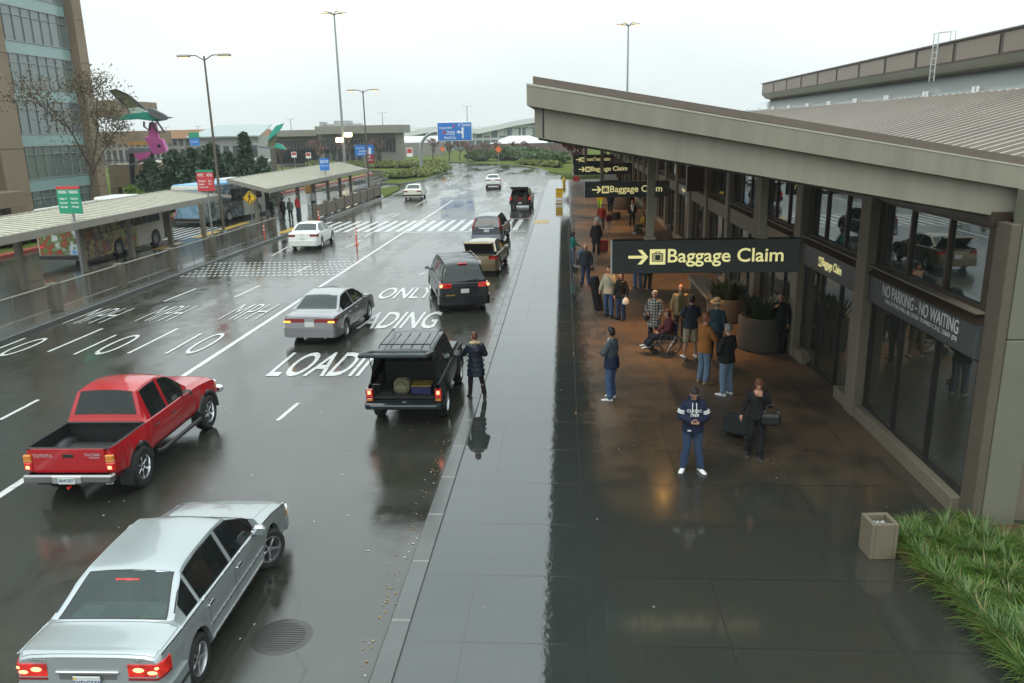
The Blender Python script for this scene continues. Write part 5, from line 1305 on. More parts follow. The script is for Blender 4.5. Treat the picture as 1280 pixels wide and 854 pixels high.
# ------------------------------------------------------------------ terminal with canopy
SIGN_BG=mat('sign_dark_green',(.010,.016,.016),.28,var=.1); SIGN_Y=mat('sign_pale_yellow',(.75,.68,.28),.45,var=.02,emit=(1,.9,.42),es=.35)
WX=6.6
def luggage_icon(b,cx,cz,s,y,fg,bg):
    b.box((cx,y,cz),(s,.012,s),fg); b.box((cx,y-.008,cz-s*.03),(s*.70,.012,s*.54),bg,.0)
    b.box((cx,y-.014,cz-s*.03),(s*.40,.012,s*.42),fg); b.box((cx,y-.02,cz-s*.03),(s*.34,.012,s*.36),bg)
    b.box((cx,y-.008,cz+s*.29),(s*.30,.012,s*.12),bg); b.box((cx,y-.014,cz+s*.275),(s*.18,.012,s*.06),fg)
    for q in(-1,1): b.box((cx+q*s*.27,y-.015,cz-s*.03),(s*.03,.01,s*.46),fg)
def arrow(b,cx,cz,s,y,fg):
    b.box((cx-s*.08,y,cz),(s*.95,.012,s*.16),fg)
    for q in(-1,1): b.prism([(cx+s*.05,0),(cx+s*.24,0),(cx+s*.58,-.0),(cx+s*.40,0)],0,.01) if False else b.add([(cx-s*.02,y-.007,cz+q*s*.42),(cx+s*.22,y-.007,cz+q*s*.42),(cx+s*.58,y-.007,cz),(cx+s*.34,y-.007,cz)],[(0,1,2,3)[::q]],fg)
def hanging_sign(label,Y,x0,x1,z0,z1,words,zs=5.6,icon=True):
    r=thing('overhead_sign',label,'sign',(x1,Y,z0),0,'overhead terminal signs'); w,h=x1-x0,z1-z0
    b=MB(); b.box((-w/2,0,h/2),(w,.22,h),0,.008); b.box((-w-.008,0,h/2),(.02,.23,h+.01),1); b.build('sign_box',[SIGN_BG,mat('sign_edge',(.35,.36,.34),.4)],r)
    b=MB(); arrow(b,-w*.86,h*.5,h*.52,-.118,0); 
    if icon: luggage_icon(b,-w*.755,h*.5,h*.46,-.118,0,1)
    else: luggage_icon(b,-w*.755,h*.5,h*.42,-.118,0,1)
    b.build('sign_symbol',[SIGN_Y,SIGN_BG],r)
    fit_text('sign_lettering',words,(-w*.70,h*.20,-w*.085,h*.74),SIGN_Y,r,.118,.012,.004,FACE_S)
    for q,dz in((.205,1),(.80,-1)):
        hx=-w*(1-q); top=zs-z0-(q-.5)*w*.1815+.02; b=MB(); b.box((hx,0,(h+top)/2),(.15,.12,top-h),0,.01); b.box((hx,0,h+.03),(.22,.2,.06),0,.01); b.build('hanger',[mat('hanger_taupe',(.16,.14,.10),.55,dirt=.2)],r)
    return r
def planter(label,loc,r,h,seed,plants=True):
    t=thing('round_planter',label,'planter',loc); m=mat('planter_concrete',(.06,.049,.037),.75,bump=.4,bs=50,dirt=.3)
    b=MB(); b.lathe([(r*.93,0),(r,.05),(r,h-.05),(r*.97,h),(r*.86,h),(r*.86,h-.10),(.001,h-.08)],36,0); b.build('tub',[m],t,sharp=30)
    if plants:
        rr=random.Random(seed); b=MB()
        for i in range(420):
            a=rr.uniform(0,6.28); q=rr.uniform(0,r*.8); L=rr.uniform(.25,.75); base=Vector((q*math.cos(a),q*math.sin(a),h-.08)); d=Vector((math.cos(a)*rr.uniform(.1,.8),math.sin(a)*rr.uniform(.1,.8),1)).normalized(); s=d.cross(Vector((0,0,1))).normalized()*rr.uniform(.03,.07)
            tip=base+d*L; b.add([base,base+d*L*.5+s,tip,base+d*L*.5-s],[(0,1,2,3)],0)
        b.build('foliage',[mat('planter_leaves',(.016,.035,.011),.5,var=.5,vs=8)],t)
        b=MB()
        for i in range(8):
            a=rr.uniform(0,6.28); q=rr.uniform(r*.3,r*.8); b.ell((q*math.cos(a),q*math.sin(a),h+.08+rr.uniform(0,.12)),(.045,.045,.03),7,5,0)
        b.build('flowers',[mat('white_petals',(.6,.58,.55),.6)],t)
    return t
def terminal():
    T=thing('terminal_building','low concrete terminal with tilted canopy roof and a row of glazed bays','terminal building',(0,0,0))
    wall=mat('terminal_concrete',(.175,.15,.11),.65,bump=.25,bs=30,dirt=.25,vs=1.2); wallg=mat('terminal_grey_green_panel',(.15,.15,.112),.55,bump=.2,bs=40,dirt=.2,vs=1.)
    brown=mat('bronze_frame',(.055,.038,.026),.42,.3,var=.2); dark=mat('black_frame',(.018,.018,.017),.4); fasc=mat('fascia_taupe',(.245,.228,.178),.5,bump=.12,bs=14,dirt=.25,vs=2.2,var=.10,stretch=(2.2,1.,.22))
    fasc2=mat('fascia_coping_brown',(.13,.105,.085),.5,var=.15); soff=mat('soffit_brown',(.085,.07,.05),.6,var=.2)
    G1=glass('terminal_glass',(.30,.34,.28),.012,1.9,(.060,.064,.046),.5); G2=glass('terminal_glass_upper',(.25,.32,.31),.012,2.5,(.035,.055,.055),.5)
    per=4.93; Y0=12.62; N=20
    def col(k): return 17.55+per*k      # centre of column k
    END=col(N)
    # columns, each its own part
    for k in range(N+1):
        b=MB(); yc=col(k); b.box((WX+.12,yc,2.5),(.62,.56,5.0),0,.015); b.build('column',[wall],T)
    b=MB(); b.box((7.0,12.34,1.56),(.52,.30,3.12),0,.012); b.box((6.66,12.42,2.45),(.15,.43,4.88),1,.01); b.build('end_column',[wallg,mat('jamb_grey_brown',(.105,.088,.062),.5,dirt=.2)],T); b=MB(); b.box((8.1,12.34,4.265),(2.72,.30,2.26),0,.012); b.build('end_panel',[wallg],T)
    b=MB(); b.box((11.3,12.52,2.5),(8.02,.26,5.0),0,.01); b.build('end_wall',[wall],T)
    pipe=MB(); pipe.cyl((7.75,12.22,0),(7.75,12.22,2.2),.045,10); pipe.build('downpipe',[mat('galvanised',(.35,.36,.35),.4,.5)],T)
    for k in range(N+1):
        y0=Y0+.02 if k==0 else col(k-1)+.285; y1=col(k)-.285; L=y1-y0; yc=(y0+y1)/2
        if k==0: pass
        b=MB(); door=(k%3==1)
        if not door: b.box((WX+.02,yc,.145),(.34,L,.29),0,.01)
        else:
            b.box((WX+.02,yc-(L/2-.42),.145),(.34,.84,.29),0,.01); b2=MB(); b2.box((WX+.02,yc+(L/2-.42),.145),(.34,.84,.29),0,.01); b2.build('plinth',[wall],T)
        b.build('plinth',[wall],T)
        b=MB(); b.box((WX+.02,yc,2.97),(.22,L,.56),0,.008); b.build('sign_band',[mat('band_grey',(.055,.062,.064),.4,var=.15) if k in(0,1,6) else wall],T)
        b=MB(); b.prism([(WX-.14,3.255),(WX+.2,3.255),(WX+.2,3.46),(WX+.08,3.46)],-L/2,L/2,0,Matrix.Translation((0,yc,0))@Matrix.Rotation(R_(90),4,'X')); b.box((WX-.02,yc,3.445),(.26,L,.03),1); b.build('sill',[brown,wall],T)
        b=MB(); b.box((WX+.06,yc,4.92),(.30,L,.22),0,.01); b.build('header',[brown],T)
        zb=.29 if not door else .02
        # frames
        for nm,za,zc,n,gm,fr in(('lower_window',zb,2.69,3,G1,brown),('upper_window',3.462,4.81,3,G2,brown)):
            f=MB(); x=WX+.06; d=.10
            f.box((x,yc,za+.03),(d,L,.06)); f.box((x,yc,zc-.03),(d,L,.06))
            for i in range(n+1):
                yy=y0+L*i/n; yy=min(max(yy,y0+(.12 if nm[0]=='u' else .04)),y1-(.12 if nm[0]=='u' else .04)); f.box((x+.002,yy,(za+zc)/2),(d*.9,.24 if nm[0]=='u' and i in(0,n) else .06,zc-za-.12))
            if door and nm[0]=='l': f.box((x-.03,yc-.35,1.05),(.05,.03,.5)); f.box((x-.03,yc+.35,1.05),(.05,.03,.5))
            o=f.build(nm,[fr if nm[0]=='u' else dark],T)
            q=MB(); q.box((WX+.075,yc,(za+zc)/2),(.012,L-.02,zc-za-.02)); q.build('pane',[gm],o)
    # inside: floor, ceiling, back wall, a few lit ceiling panels and furniture
    b=MB(); b.box((13.5,(Y0+END)/2,.012),(12.9,END-Y0-.4,.024)); b.build('lobby_floor',[mat('lobby_carpet',(.03,.032,.03),.5)],T)
    b=MB(); b.box((19.9,(Y0+END)/2,2.6),(.2,END-Y0,5.2)); b.box((13.4,(Y0+END)/2,5.12),(12.6,END-Y0,.06)); b.build('lobby_lining',[mat('lobby_wall',(.10,.095,.08),.8)],T)
    b=MB()
    for k in range(N): b.box((10.5,col(k)+1.4,5.07),(.18,1.3,.03))
    b.build('lobby_lights',[mat('lobby_lamp',(.8,.8,.7),.5,var=0,emit=(1,.93,.75),es=2.2)],T)
    # canopy: two stepped fascia bands, sloping down to a valley above the wall
    def zt(x): return 7.06-(x+.5)*.1815
    ys,ye=12.55,END+.4
    FR=Matrix.Rotation(R_(90),4,'X')   # prism axis -> -Y
    def run(name,poly,ya,yb,m):
        b=MB(); b.prism(poly,-yb,-ya,0,FR); return b.build(name,[m],T)
    xv=8.6
    run('canopy_upper_fascia',[(-.56,7.06),(xv,zt(xv)),(xv,zt(xv)-.36),(-.56,6.74)],ys,ye,fasc)
    run('canopy_lower_fascia',[(-.45,6.735),(xv,zt(xv)-.365),(xv,zt(xv)-.82),(-.45,6.27)],ys+.14,ye-.1,fasc)
    run('soffit',[(-.40,6.262),(xv,zt(xv)-.822),(xv,zt(xv)-.86),(-.40,6.225)],ys+.3,ye-.2,soff)
    run('canopy_coping',[(-.47,7.17),(xv,zt(xv)+.115),(xv,zt(xv)+.004),(-.47,7.063)],ys+.16,ys+.34,fasc2)
    run('canopy_panel_joint',[(-.33,6.73),(-.305,6.73),(-.305,6.26),(-.33,6.26)],ys+.136,ys+.15,dark)
    run('canopy_drip',[(-.55,7.052),(xv,zt(xv)-.008),(xv,zt(xv)-.03),(-.55,7.03)],ys-.008,ys+.02,mat('fascia_lip',(.4,.38,.30),.5))
    # main roof rising behind the valley, standing seams up the slope
    roofm=mat('ribbed_roof_taupe',(.27,.235,.20),.35,var=.15,vs=.6,dirt=.2)
    sl=.262; zr=lambda x: zt(xv)-.10+(x-xv)*sl
    x2=16.6; run('main_roof',[(xv,zr(xv)),(x2,zr(x2)),(x2,zr(x2)-.2),(xv,zr(xv)-.2)],ys+.34,80.,roofm)
    b=MB(); y=ys+.6
    while y<80: b.bar((xv,y,zr(xv)+.035),(x2,y,zr(x2)+.035),.13,.10); y+=.62
    b.build('roof_seams',[roofm],T)
    wet=mat('upper_roof_wet_metal',(.30,.33,.33),.18,.4,var=.15,vs=.4)
    run('upper_roof',[(x2,zr(x2)+.16),(19.2,8.62),(19.2,8.4),(x2,zr(x2)-.1)],ys+.34,79.,wet)
    b=MB(); y=16.
    while y<79: b.box((x2-.12,y,zr(x2)+.14),(.05,.16,.26)); b.box((x2-.12,y+.35,zr(x2)+.14),(.05,.16,.26)); y+=4.6
    b.box((x2-.05,46,zr(x2)+.035),(.06,66,.05)); b.build('snow_guard',[mat('white_clip',(.7,.7,.68),.5)],T)
    run('parapet_soffit',[(18.0,8.92),(21.5,8.92),(21.5,8.3),(19.0,8.42),(18.35,8.6)],ys,77.2,mat('parapet_taupe',(.30,.275,.20),.55,dirt=.15,vs=.6))
    run('parapet',[(18.0,9.88),(18.3,9.88),(18.3,8.925),(18.0,8.925)],ys,77.2,brown)
    pan=mat('parapet_panel',(.185,.14,.10),.4,var=.2,vs=.3)
    b=MB(); y=77.
    while y>16: b.box((17.98,y-2.05,9.40),(.03,3.75,.78),0,.01); y-=4.1
    b.build('parapet_panels',[pan],T)
    b=MB(); b.box((17.94,44.9,9.90),(.16,64.6,.06)); b.build('parapet_cap',[fasc2],T)
    # door-side letters on the bands
    lt=mat('band_letters_white',(.6,.62,.62),.5,var=0)
    fit_text('band_lettering','NO PARKING - NO WAITING',(-1.62,-.02,1.62,.22),lt,T,.115,.004,.003,Matrix.Translation((WX+.02,14.85,2.97))@FACE_W)
    fit_text('band_lettering','VIOLATORS WILL BE CITED TOWED C.V.C. 22651 (D)',(-1.45,-.16,1.6,-.06),lt,T,.115,.002,.003,Matrix.Translation((WX+.02,14.85,2.97))@FACE_W)
    b=MB(); Mx=Matrix.Translation((WX-.09,20.6,2.97))@Matrix.Rotation(R_(-90),4,'Z'); 
    q=MB(); luggage_icon(q,0,0,.24,0,0,1); me=q
    q.v=[tuple(Mx@Vector(v)) for v in q.v]; q.build('band_symbol',[SIGN_Y,SIGN_BG],T)
    fit_text('band_lettering','Baggage Claim',(-.72,-.14,.72,.14),SIGN_Y,T,.116,.012,.004,Matrix.Translation((WX+.02,19.7,2.97))@FACE_W)
    fit_text('band_lettering','Bags In',(-.6,-.12,.6,.12),SIGN_Y,T,.116,.012,.004,Matrix.Translation((WX+.02,col(5)+2.4,2.97))@FACE_W)
    # lamps recessed in the soffit (one shows as an orange glint in the wet paving)
    lampm=mat('sodium_lamp',(.9,.6,.2),.3,var=0,emit=(1,.50,.12),es=60.)
    for i,yy in enumerate((24.8,34.6,44.4,54.2,64.,73.8)):
        zc=zt(3.3)-.86; b=MB(); b.lathe([(.17,.03),(.17,-.05),(.13,-.055)],18,0); b.lathe([(.13,-.03),(.001,-.03)],18,1)
        o=b.build('canopy_downlight',[dark,lampm],T,(3.3,yy,zc-.02))
        L=bpy.data.lights.new('downlight','SPOT'); L.energy=1050; L.color=(1,.50,.18); L.spot_size=R_(92); L.spot_blend=.8; L.shadow_soft_size=.13
        lo=bpy.data.objects.new('downlight',L); COL.objects.link(lo); lo.location=(3.3,yy,zc-.12)
    # signs and street furniture under the canopy
    def hs(label,Y,p,words):
        u,v=at(p[0],p[1],Y),at(p[2],p[3],Y); hanging_sign(label,Y,u.x,v.x,v.z,u.z,words,zt((u.x+v.x)/2-.0)-.86+.1815*.0)
    hs('large dark Baggage Claim sign nearest the camera, arrow and suitcase symbol in yellow',15.3,(765,300,996,339),'Baggage Claim')
    hs('second Baggage Claim sign along the canopy, crossed by the hanger of the first',33.6,(731,227.5,836,245.5),'Baggage Claim')
    hs('third and smaller looking Baggage Claim sign further down the canopy',48.6,(717,205,790,217.5),'Baggage Claim')
    hs('farthest Ground Transportation sign under the canopy, thin yellow lettering',70.5,(716,194,767,204.5),'Ground Transportation')
    b=MB(); b.box((0,0,0),(.75,.4,1.1),0,.02); o=b.build('display_cabinet',[brown],None,(5.9,col(4)-.1,4.05)); tag(o,'brown boxed display cabinet fixed to a column above the second overhead sign','cabinet')
    pc=g(953,437); planter('round concrete planter with white flowers beside the glazed entrance',(pc.x,pc.y+.2,0),.68,.98,4)
    pc=g(780,262); planter('tan round drum planter far along the covered walkway',(pc.x,pc.y+.6,0),.85,1.2,9,True)
    bench('concrete_bench','long low concrete bench behind the man in the straw hat',(5.35,30.0,0),R_(90),(4.4,.75,.55))
    pc=g(915,400); planter('leafy concrete tub standing behind the nearer round planter',(5.5,26.6,0),.6,.8,14)
    # ash bin
    ap=g(1100,697); t=thing('ash_bin','square exposed aggregate ash bin full of pale butts beside the grass bed','bin',(ap.x,ap.y+.14,0),R_(4)); m=mat('aggregate_concrete',(.15,.125,.085),.75,var=.5,vs=60,bump=.6,bs=80)
    b=MB()
    for s in(-1,1): b.box((s*.17,0,.29),(.06,.40,.58),0,.008); b.box((0,s*.17,.29),(.28,.06,.58),0,.008)
    b.build('bin_body',[m],t); b=MB(); b.box((0,0,.47),(.278,.278,.02)); b.build('sand',[mat('ash_sand',(.10,.10,.10),.9,bump=.5)],t)
    b=MB(); rr=random.Random(2)
    for i in range(26): a=rr.uniform(0,3.1); b.bar((rr.uniform(-.1,.1),rr.uniform(-.1,.1),.518),(rr.uniform(-.1,.1),rr.uniform(-.1,.1),.525),.012,.012) if False else b.box((rr.uniform(-.1,.1),rr.uniform(-.1,.1),.488),(.03,.010,.010),0,.003,None,a)
    b.build('butts',[WHT],t)
    # ladder on the upper roof
    t=thing('roof_ladder','thin pale access ladder standing on the terminal upper roof','ladder',(17.7,41.5,8.2)); lm=mat('ladder_metal',(.62,.64,.64),.35,.4)
    b=MB()
    for x,y,h in((0,-.25,2.2),(0,.25,2.2)): b.tube([(x-.02,y,0),(x-.02,y,h)],.03,6)
    b.tube([(-.02,-.25,2.2),(.75,-.25,2.25),(.75,-.25,1.2)],.03,6); b.tube([(-.02,.25,2.2),(.75,.25,2.25),(.75,.25,1.2)],.03,6)
    b.build('rail',[lm],t); b=MB()
    for i in range(7): b.tube([(-.02,-.25,.2+.28*i),(-.02,.25,.2+.28*i)],.014,5)
    b.build('rungs',[lm],t)
    # ornamental grass bed at the near corner
    bed=[(5.22,12.0),(5.02,11.45),(5.15,10.6),(5.35,9.9),(5.30,9.2),(5.42,8.4),(5.35,6.),(9.5,5.),(9.5,12.2),(6.7,12.2)]
    b=MB(); b.prism(bed,-.02,.035); struct(b.build('planting_bed',[mat('bark_mulch',(.075,.030,.015),.9,var=.6,vs=30,bump=.8,bs=50)]))
    b=MB(); rr=random.Random(11)
    def inside(x,y):
        c=False
        for (x0,y0_),(x1,y1_) in zip(bed,bed[1:]+bed[:1]):
            if (y0_>y)!=(y1_>y) and x<(x1-x0)*(y-y0_)/(y1_-y0_)+x0: c=not c
        return c
    tu=[]
    while len(tu)<185:
        x,y=rr.uniform(5.2,9.3),rr.uniform(6.5,12.0)
        if inside(x-.04,y) and inside(x,y) and all((x-a)**2+(y-c)**2>.030 for a,c in tu) or len(tu)>400: tu.append((x,y))
    tu+=[(5.42+rr.uniform(0,.1),7.2+.26*i) for i in range(8)]+[(5.45+rr.uniform(-.05,.05),9.2+.22*i) for i in range(5)]+[(5.30-.0*i,10.3+.25*i) for i in range(6)]
    for (x,y) in tu:
        k=rr.uniform(.8,1.15); tilt=rr.uniform(0,6.28)
        for i in range(150):
            a=rr.uniform(0,6.283); L=rr.uniform(.34,.66)*k; out=rr.uniform(.4,1.15); w=rr.uniform(.004,.008)
            d=Vector((math.cos(a),math.sin(a),0)); sd=Vector((-d.y,d.x,0))*w
            p0=Vector((x,y,.03))+d*rr.uniform(0,.06); pts=[]
            for s in range(5):
                u=s/4; pts.append(p0+d*(L*out*.85*u**1.4)+Vector((0,0,L*(.85*u-.62*out*u*u))))
            vs=[]; 
            for s,p in enumerate(pts): f=1-(s/4)**2*.9; vs+= [p-sd*f,p+sd*f]
            b.add(vs,[(2*s,2*s+1,2*s+3,2*s+2) for s in range(4)],0 if rr.random()<.62 else (1 if rr.random()<.85 else 2),True)
    gm=[mat('lily_turf_green',(.040,.092,.010),.42,var=.35,vs=1.6),mat('lily_turf_light',(.090,.155,.020),.42,var=.3,vs=1.6),mat('lily_turf_straw',(.22,.17,.06),.6)]
    tag(b.build('ornamental_grass',gm,sharp=0),'arching green ornamental grass filling the bed at the terminal corner','grass',kind='stuff')
# ------------------------------------------------------------------ bus platform, shelters, signs
STEEL=mat('galvanised_steel',(.30,.31,.31),.38,.6,var=.15); POLE=mat('pole_grey_paint',(.22,.22,.21),.45,var=.1); POLE_B=mat('pole_bronze',(.10,.085,.065),.5,var=.15)
SW=mat('sign_white_print',(.75,.76,.75),.45,var=0)
def fence_run():
    conc=mat('fence_post_concrete',(.12,.108,.08),.7,bump=.3,bs=40,dirt=.4); rail=mat('fence_rail_taupe',(.21,.19,.15),.45,.2); wire=mat('fence_wire',(.085,.072,.055),.5,.3)
    ys=[19.5+4.56*i for i in range(8)]
    X=lambda y: -19.55+(y-20)*.014
    t=thing('platform_fence','low mesh fence with square concrete posts along the bus platform edge','fence',(0,0,0))
    for y in ys:
        b=MB(); b.box((X(y),y,.55),(.36,.40,1.1),0,.02); b.build('post',[conc],t)
    for a,c in zip(ys,ys[1:]):
        p0,p1=a+.2,c-.2
        b=MB(); b.tube([(X(p0),p0,1.02),(X(p1),p1,1.02)],.035,8); b.tube([(X(p0),p0,.14),(X(p1),p1,.14)],.025,8); m=(p0+p1)/2; b.tube([(X(m),m,.0),(X(m),m,1.02)],.025,8); o=b.build('rail',[rail],t)
        b=MB(); y=p0+.05
        while y<p1: b.bar((X(y),y,.14),(X(y),y,1.02),.008,.008); y+=.055
        for z in(.28,.42,.56,.70,.84): b.bar((X(p0),p0,z),(X(p1),p1,z),.006,.006)
        b.build('mesh_panel',[wire],o)
    pan=mat('barrier_panel_brown',(.165,.135,.10),.75,bump=.5,bs=22,dirt=.4,vs=2.)
    t=thing('platform_barrier','brown panelled concrete barrier beside the second bus shelter','barrier',(0,0,0)); y=60.8; i=0
    while y<83:
        b=MB(); b.box((-19.15,y,.58),(.30,.34,1.16),0,.02); b.build('post',[conc],t)
        if y+2.75<84.2: b=MB(); b.box((-19.15,y+1.375,.54),(.16,2.41,.94),0,.012); b.build('panel',[pan],t)
        y+=2.75
    # lamps of the crossing: flexible posts
    for i,(px,py,lb) in enumerate(((446,306,'orange flexible traffic post standing mid road before the crosswalk'),(331,300,'orange flexible traffic post at the platform gap by the yellow tactile strip'),(399,280,'orange flexible traffic post behind the white sedan at the crosswalk'))):
        p=g(px,py,ROAD); t=thing('traffic_post',lb,'bollard',p,0,'orange traffic posts'); b=MB(); b.lathe([(.13,0),(.13,.03),(.05,.05),(.045,.06),(.042,1.0),(.03,1.03),(.001,1.035)],14,0); b.build('post_body',[mat('post_orange',(.65,.06,.02),.45)],t)
        for z in(.62,.84): q=MB(); q.lathe([(.046,z),(.046,z+.09)],14,0); q.build('reflective_band',[SW],t)
def shelter(label,x0,z0,x1,z1,ya,yb,px,posts):
    t=thing('bus_shelter',label,'bus shelter',(0,0,0),0,'bus shelters on the platform'); rm=mat('shelter_roof_cream',(.55,.53,.44),.3,var=.12,vs=.7,dirt=.15); fm=mat('shelter_fascia_taupe',(.25,.23,.19),.5,dirt=.2)
    b=MB(); FR=Matrix.Rotation(R_(90),4,'X')
    b.prism([(x0,z0),(x1,z1),(x1,z1-.12),(x0,z0-.12)],-yb,-ya,1,FR)
    s=(z1-z0)/(x1-x0); y=ya+.15
    while y<yb: b.bar((x0,y,z0+.017),(x1,y,z1+.017),.09,.034); y+=.50
    b.build('roof',[mat('shelter_rib_shade_tan',(.30,.285,.225),.5,dirt=.2),mat('shelter_pan_shine_cream',(.60,.58,.48),.25,dirt=.15)],t)  # ribs coloured darker for their shaded sides, pans lighter for wet sky shine
    b=MB(); b.box((x0+.06,(ya+yb)/2,z0-.10),(.14,yb-ya+.1,.34),0,.01); b.box((x1-.06,(ya+yb)/2,z1-.10),(.14,yb-ya+.1,.30),0,.01)
    for y in(ya-.04,yb+.04): b.bar((x0,y,z0-.10),(x1,y,z1-.10),.10,.30,0,.01)
    b.build('fascia',[fm],t)
    for y in posts:
        zz=z0+(px-x0)*s-.12; b=MB(); b.box((px,y,zz/2),(.26,.26,zz),0,.012); b.build('post',[mat('shelter_post_taupe',(.20,.18,.14),.6,dirt=.3)],t)
        b=MB(); b.bar((x0+.2,y,z0-.18+.2*s),(x1-.2,y,z1-.18-.2*s),.14,.16); b.build('beam',[fm],t)
    return t
def pole_sign(name,label,cat,base,panel,Y,col,lines,pole_r=.05,top=None,lett=SW,thick=.05,shape=None,group=None,post_m=None,back=None):
    """panel = pixel box measured on the photograph, turned into metres at the sign's own distance"""
    x0,y0,x1,y1=panel; a=at(x0,y0,Y); c=at(x1,y1,Y); cx=(a.x+c.x)/2; w=c.x-a.x; h=a.z-c.z; zb=c.z
    t=thing(name,label,cat,(cx,Y,base),0,group)
    b=MB(); zt_=zb-base+h*.9; b.cyl((0,.05+pole_r,0),(0,.05+pole_r,zt_),pole_r,10); b.build('pole',[post_m or STEEL],t)
    z0=zb-base
    if shape=='diamond':
        b=MB(); s=w/2; q=[(0,-s),(s,0),(0,s),(-s,0)]; b.prism(q,-.02,.02,0,Matrix.Translation((0,0,z0+h/2))@FACE_S); q=[(x*.93,y*.93) for x,y in q]; b.prism(q,.0205,.024,1,Matrix.Translation((0,0,z0+h/2))@FACE_S); q=[(x*.89,y*.89) for x,y in q]; b.prism(q,.0245,.028,0,Matrix.Translation((0,0,z0+h/2))@FACE_S); b.build('panel',[col,BLACK],t)
    else:
        b=MB(); b.box((0,0,z0+h/2),(w,thick,h),0,.01); pn=b.build('panel',[col],t)
        if top: b=MB(); b.box((0,-.004,z0+h*1.03),(w*1.0,thick,h*.12),0,.006); b.build('top_strip',[top],t)
    for s,(bx0,by0,bx1,by1) in lines:
        fit_text('sign_lettering',s,(-w/2+w*bx0,z0+h*(1-by1),-w/2+w*bx1,z0+h*(1-by0)),lett,t,thick/2+.002,.012,.003,FACE_S)
    return t,(w,h,z0)
def walker_icon(t,c,s,m,y):
    """walking figure symbol"""
    b=MB(); P=lambda x,z: (c[0]+x*s,y,c[1]+z*s)
    b.prism([(c[0]+.02*s+.085*s*math.cos(k*.628),c[1]+.42*s+.085*s*math.sin(k*.628)) for k in range(10)],-y-.003,-y+.0,0,FACE_S)
    for a,d,w in(((0,.30),(0,-.02),.17),((0,.27),(-.2,.06),.06),((0,.27),(.2,.10),.06),((0,0),(-.17,-.46),.085),((0,0),(.14,-.22),.085),((.14,-.22),(.12,-.46),.075)): b.bar(P(*a),P(*d),w*s,.006,0,0,(0,1,0))
    b.build('walking_figure',[m],t)
def signs():
    GR=mat('sign_green',(.01,.25,.14),.4,var=.05); RD=mat('sign_red',(.50,.04,.045),.4,var=.05); BL=mat('sign_blue',(.015,.16,.52),.4,var=.05); YL=mat('sign_yellow',(.72,.43,.01),.4,var=.05); OR=mat('sign_orange',(.75,.16,.03),.5,var=.05); MAR=mat('sign_maroon',(.28,.015,.03),.4)
    G_='bus stop signs on the platform'
    pole_sign('stop_sign','tall green bus stop panel with a red top strip above the first shelter','sign',0,(70,236,104,267),34.6,GR,[('PARKING',(.08,.08,.44,.2)),('PARKING',(.54,.08,.92,.2)),('Daily A',(.1,.36,.40,.46)),('Economy',(.1,.52,.42,.62)),('Garage',(.1,.68,.40,.78)),('Daily B',(.58,.36,.88,.46)),('Economy',(.58,.52,.9,.62)),('Garage',(.58,.68,.88,.78))],.055,RD,group=G_)
    pole_sign('stop_sign','tall red bus stop panel with a green top strip between the two shelters','sign',0,(245,215,269,239),43.0,RD,[('HOTEL',(.08,.1,.42,.24)),('MOTEL',(.62,.1,.94,.24)),('Shuttles',(.1,.42,.5,.52)),('Hotels',(.1,.58,.4,.68)),('Courtesy Vans',(.1,.74,.62,.84)),('Zone',(.66,.42,.86,.52)),('Stop',(.66,.58,.86,.68))],.05,GR,group=G_)
    t,(w,h,z0)=pole_sign('pedestrian_sign','yellow diamond pedestrian crossing sign with a black walking figure','sign',0,(302,237,322,258),51.5,YL,[],.04,shape='diamond')
    walker_icon(t,(0,z0+h/2),h*.62,BLACK,-.033)
    pole_sign('stop_sign','blue bus stop panel standing behind the second shelter roof','sign',0,(399,198,412,213),70.,BL,[('BUS',(.1,.16,.5,.4)),('STOP',(.56,.16,.92,.4)),('Rental',(.12,.55,.45,.66)),('Cars',(.58,.55,.88,.66))],.05,group=G_)
    pole_sign('stop_sign','small maroon panel on a thin post at the far end of the barrier','sign',0,(457,193,468,204),86.,MAR,[('TAXI',(.15,.15,.6,.4)),('SHUTTLE',(.15,.55,.8,.75))],.045,group=G_)
    t,(w,h,z0)=pole_sign('direction_sign','wide blue direction sign on low legs in front of the low concrete terminal','sign',0,(443,181.5,467.5,195),118.,BL,[('Airport Exit',(.08,.2,.5,.38)),('Terminal A',(.2,.45,.56,.62)),('Rental Cars',(.15,.7,.56,.85))],.08)
    b=MB(); b.bar((w*.3,-.04,z0+h*.15),(w*.3,-.04,z0+h*.75),.12*w,.01,0,0,(0,1,0)); b.bar((w*.05,-.04,z0+h*.45),(w*.28,-.04,z0+h*.3),.06*w,.01,0,0,(0,1,0)); b.build('arrow',[SW],t)
    t,_=pole_sign('direction_sign','stacked green and blue sign far left beside the parking garage','sign',0,(236,167,250,182),150.,BL,[('Economy',(.15,.62,.8,.75))],.1,None); 
    a=at(236,166,150.);c=at(250,173,150.); b=MB(); b.box((0,-.04,a.z-.45),(c.x-a.x,.06,1.0),0,.01); b.build('top_strip',[GR],t)
    # mast arm sign over the road
    Y=133.; p=at(527,214,Y); x0=at(546.5,153,Y); x1=at(591,176,Y); w=x1.x-x0.x; h=x0.z-x1.z
    t=thing('overhead_road_sign','large blue overhead road sign on a curved grey mast above the island','sign',(p.x,Y,0))
    b=MB(); cz=(x0.z+x1.z)/2; R=2.9; P=[(0,0,0),(0,0,cz-R)]+[(R-R*math.cos(k*math.pi/16),0,cz-R+R*math.sin(k*math.pi/16)) for k in range(1,9)]+[(x0.x-p.x+w*.6,0,cz)]
    b.tube(P,[.30,.28]+[.26]*8+[.2],12); b.build('mast',[STEEL],t); b=MB(); b.lathe([(.6,0),(.6,.35),(.35,.4)],16,0); b.build('mast_base',[CONC_L],t)
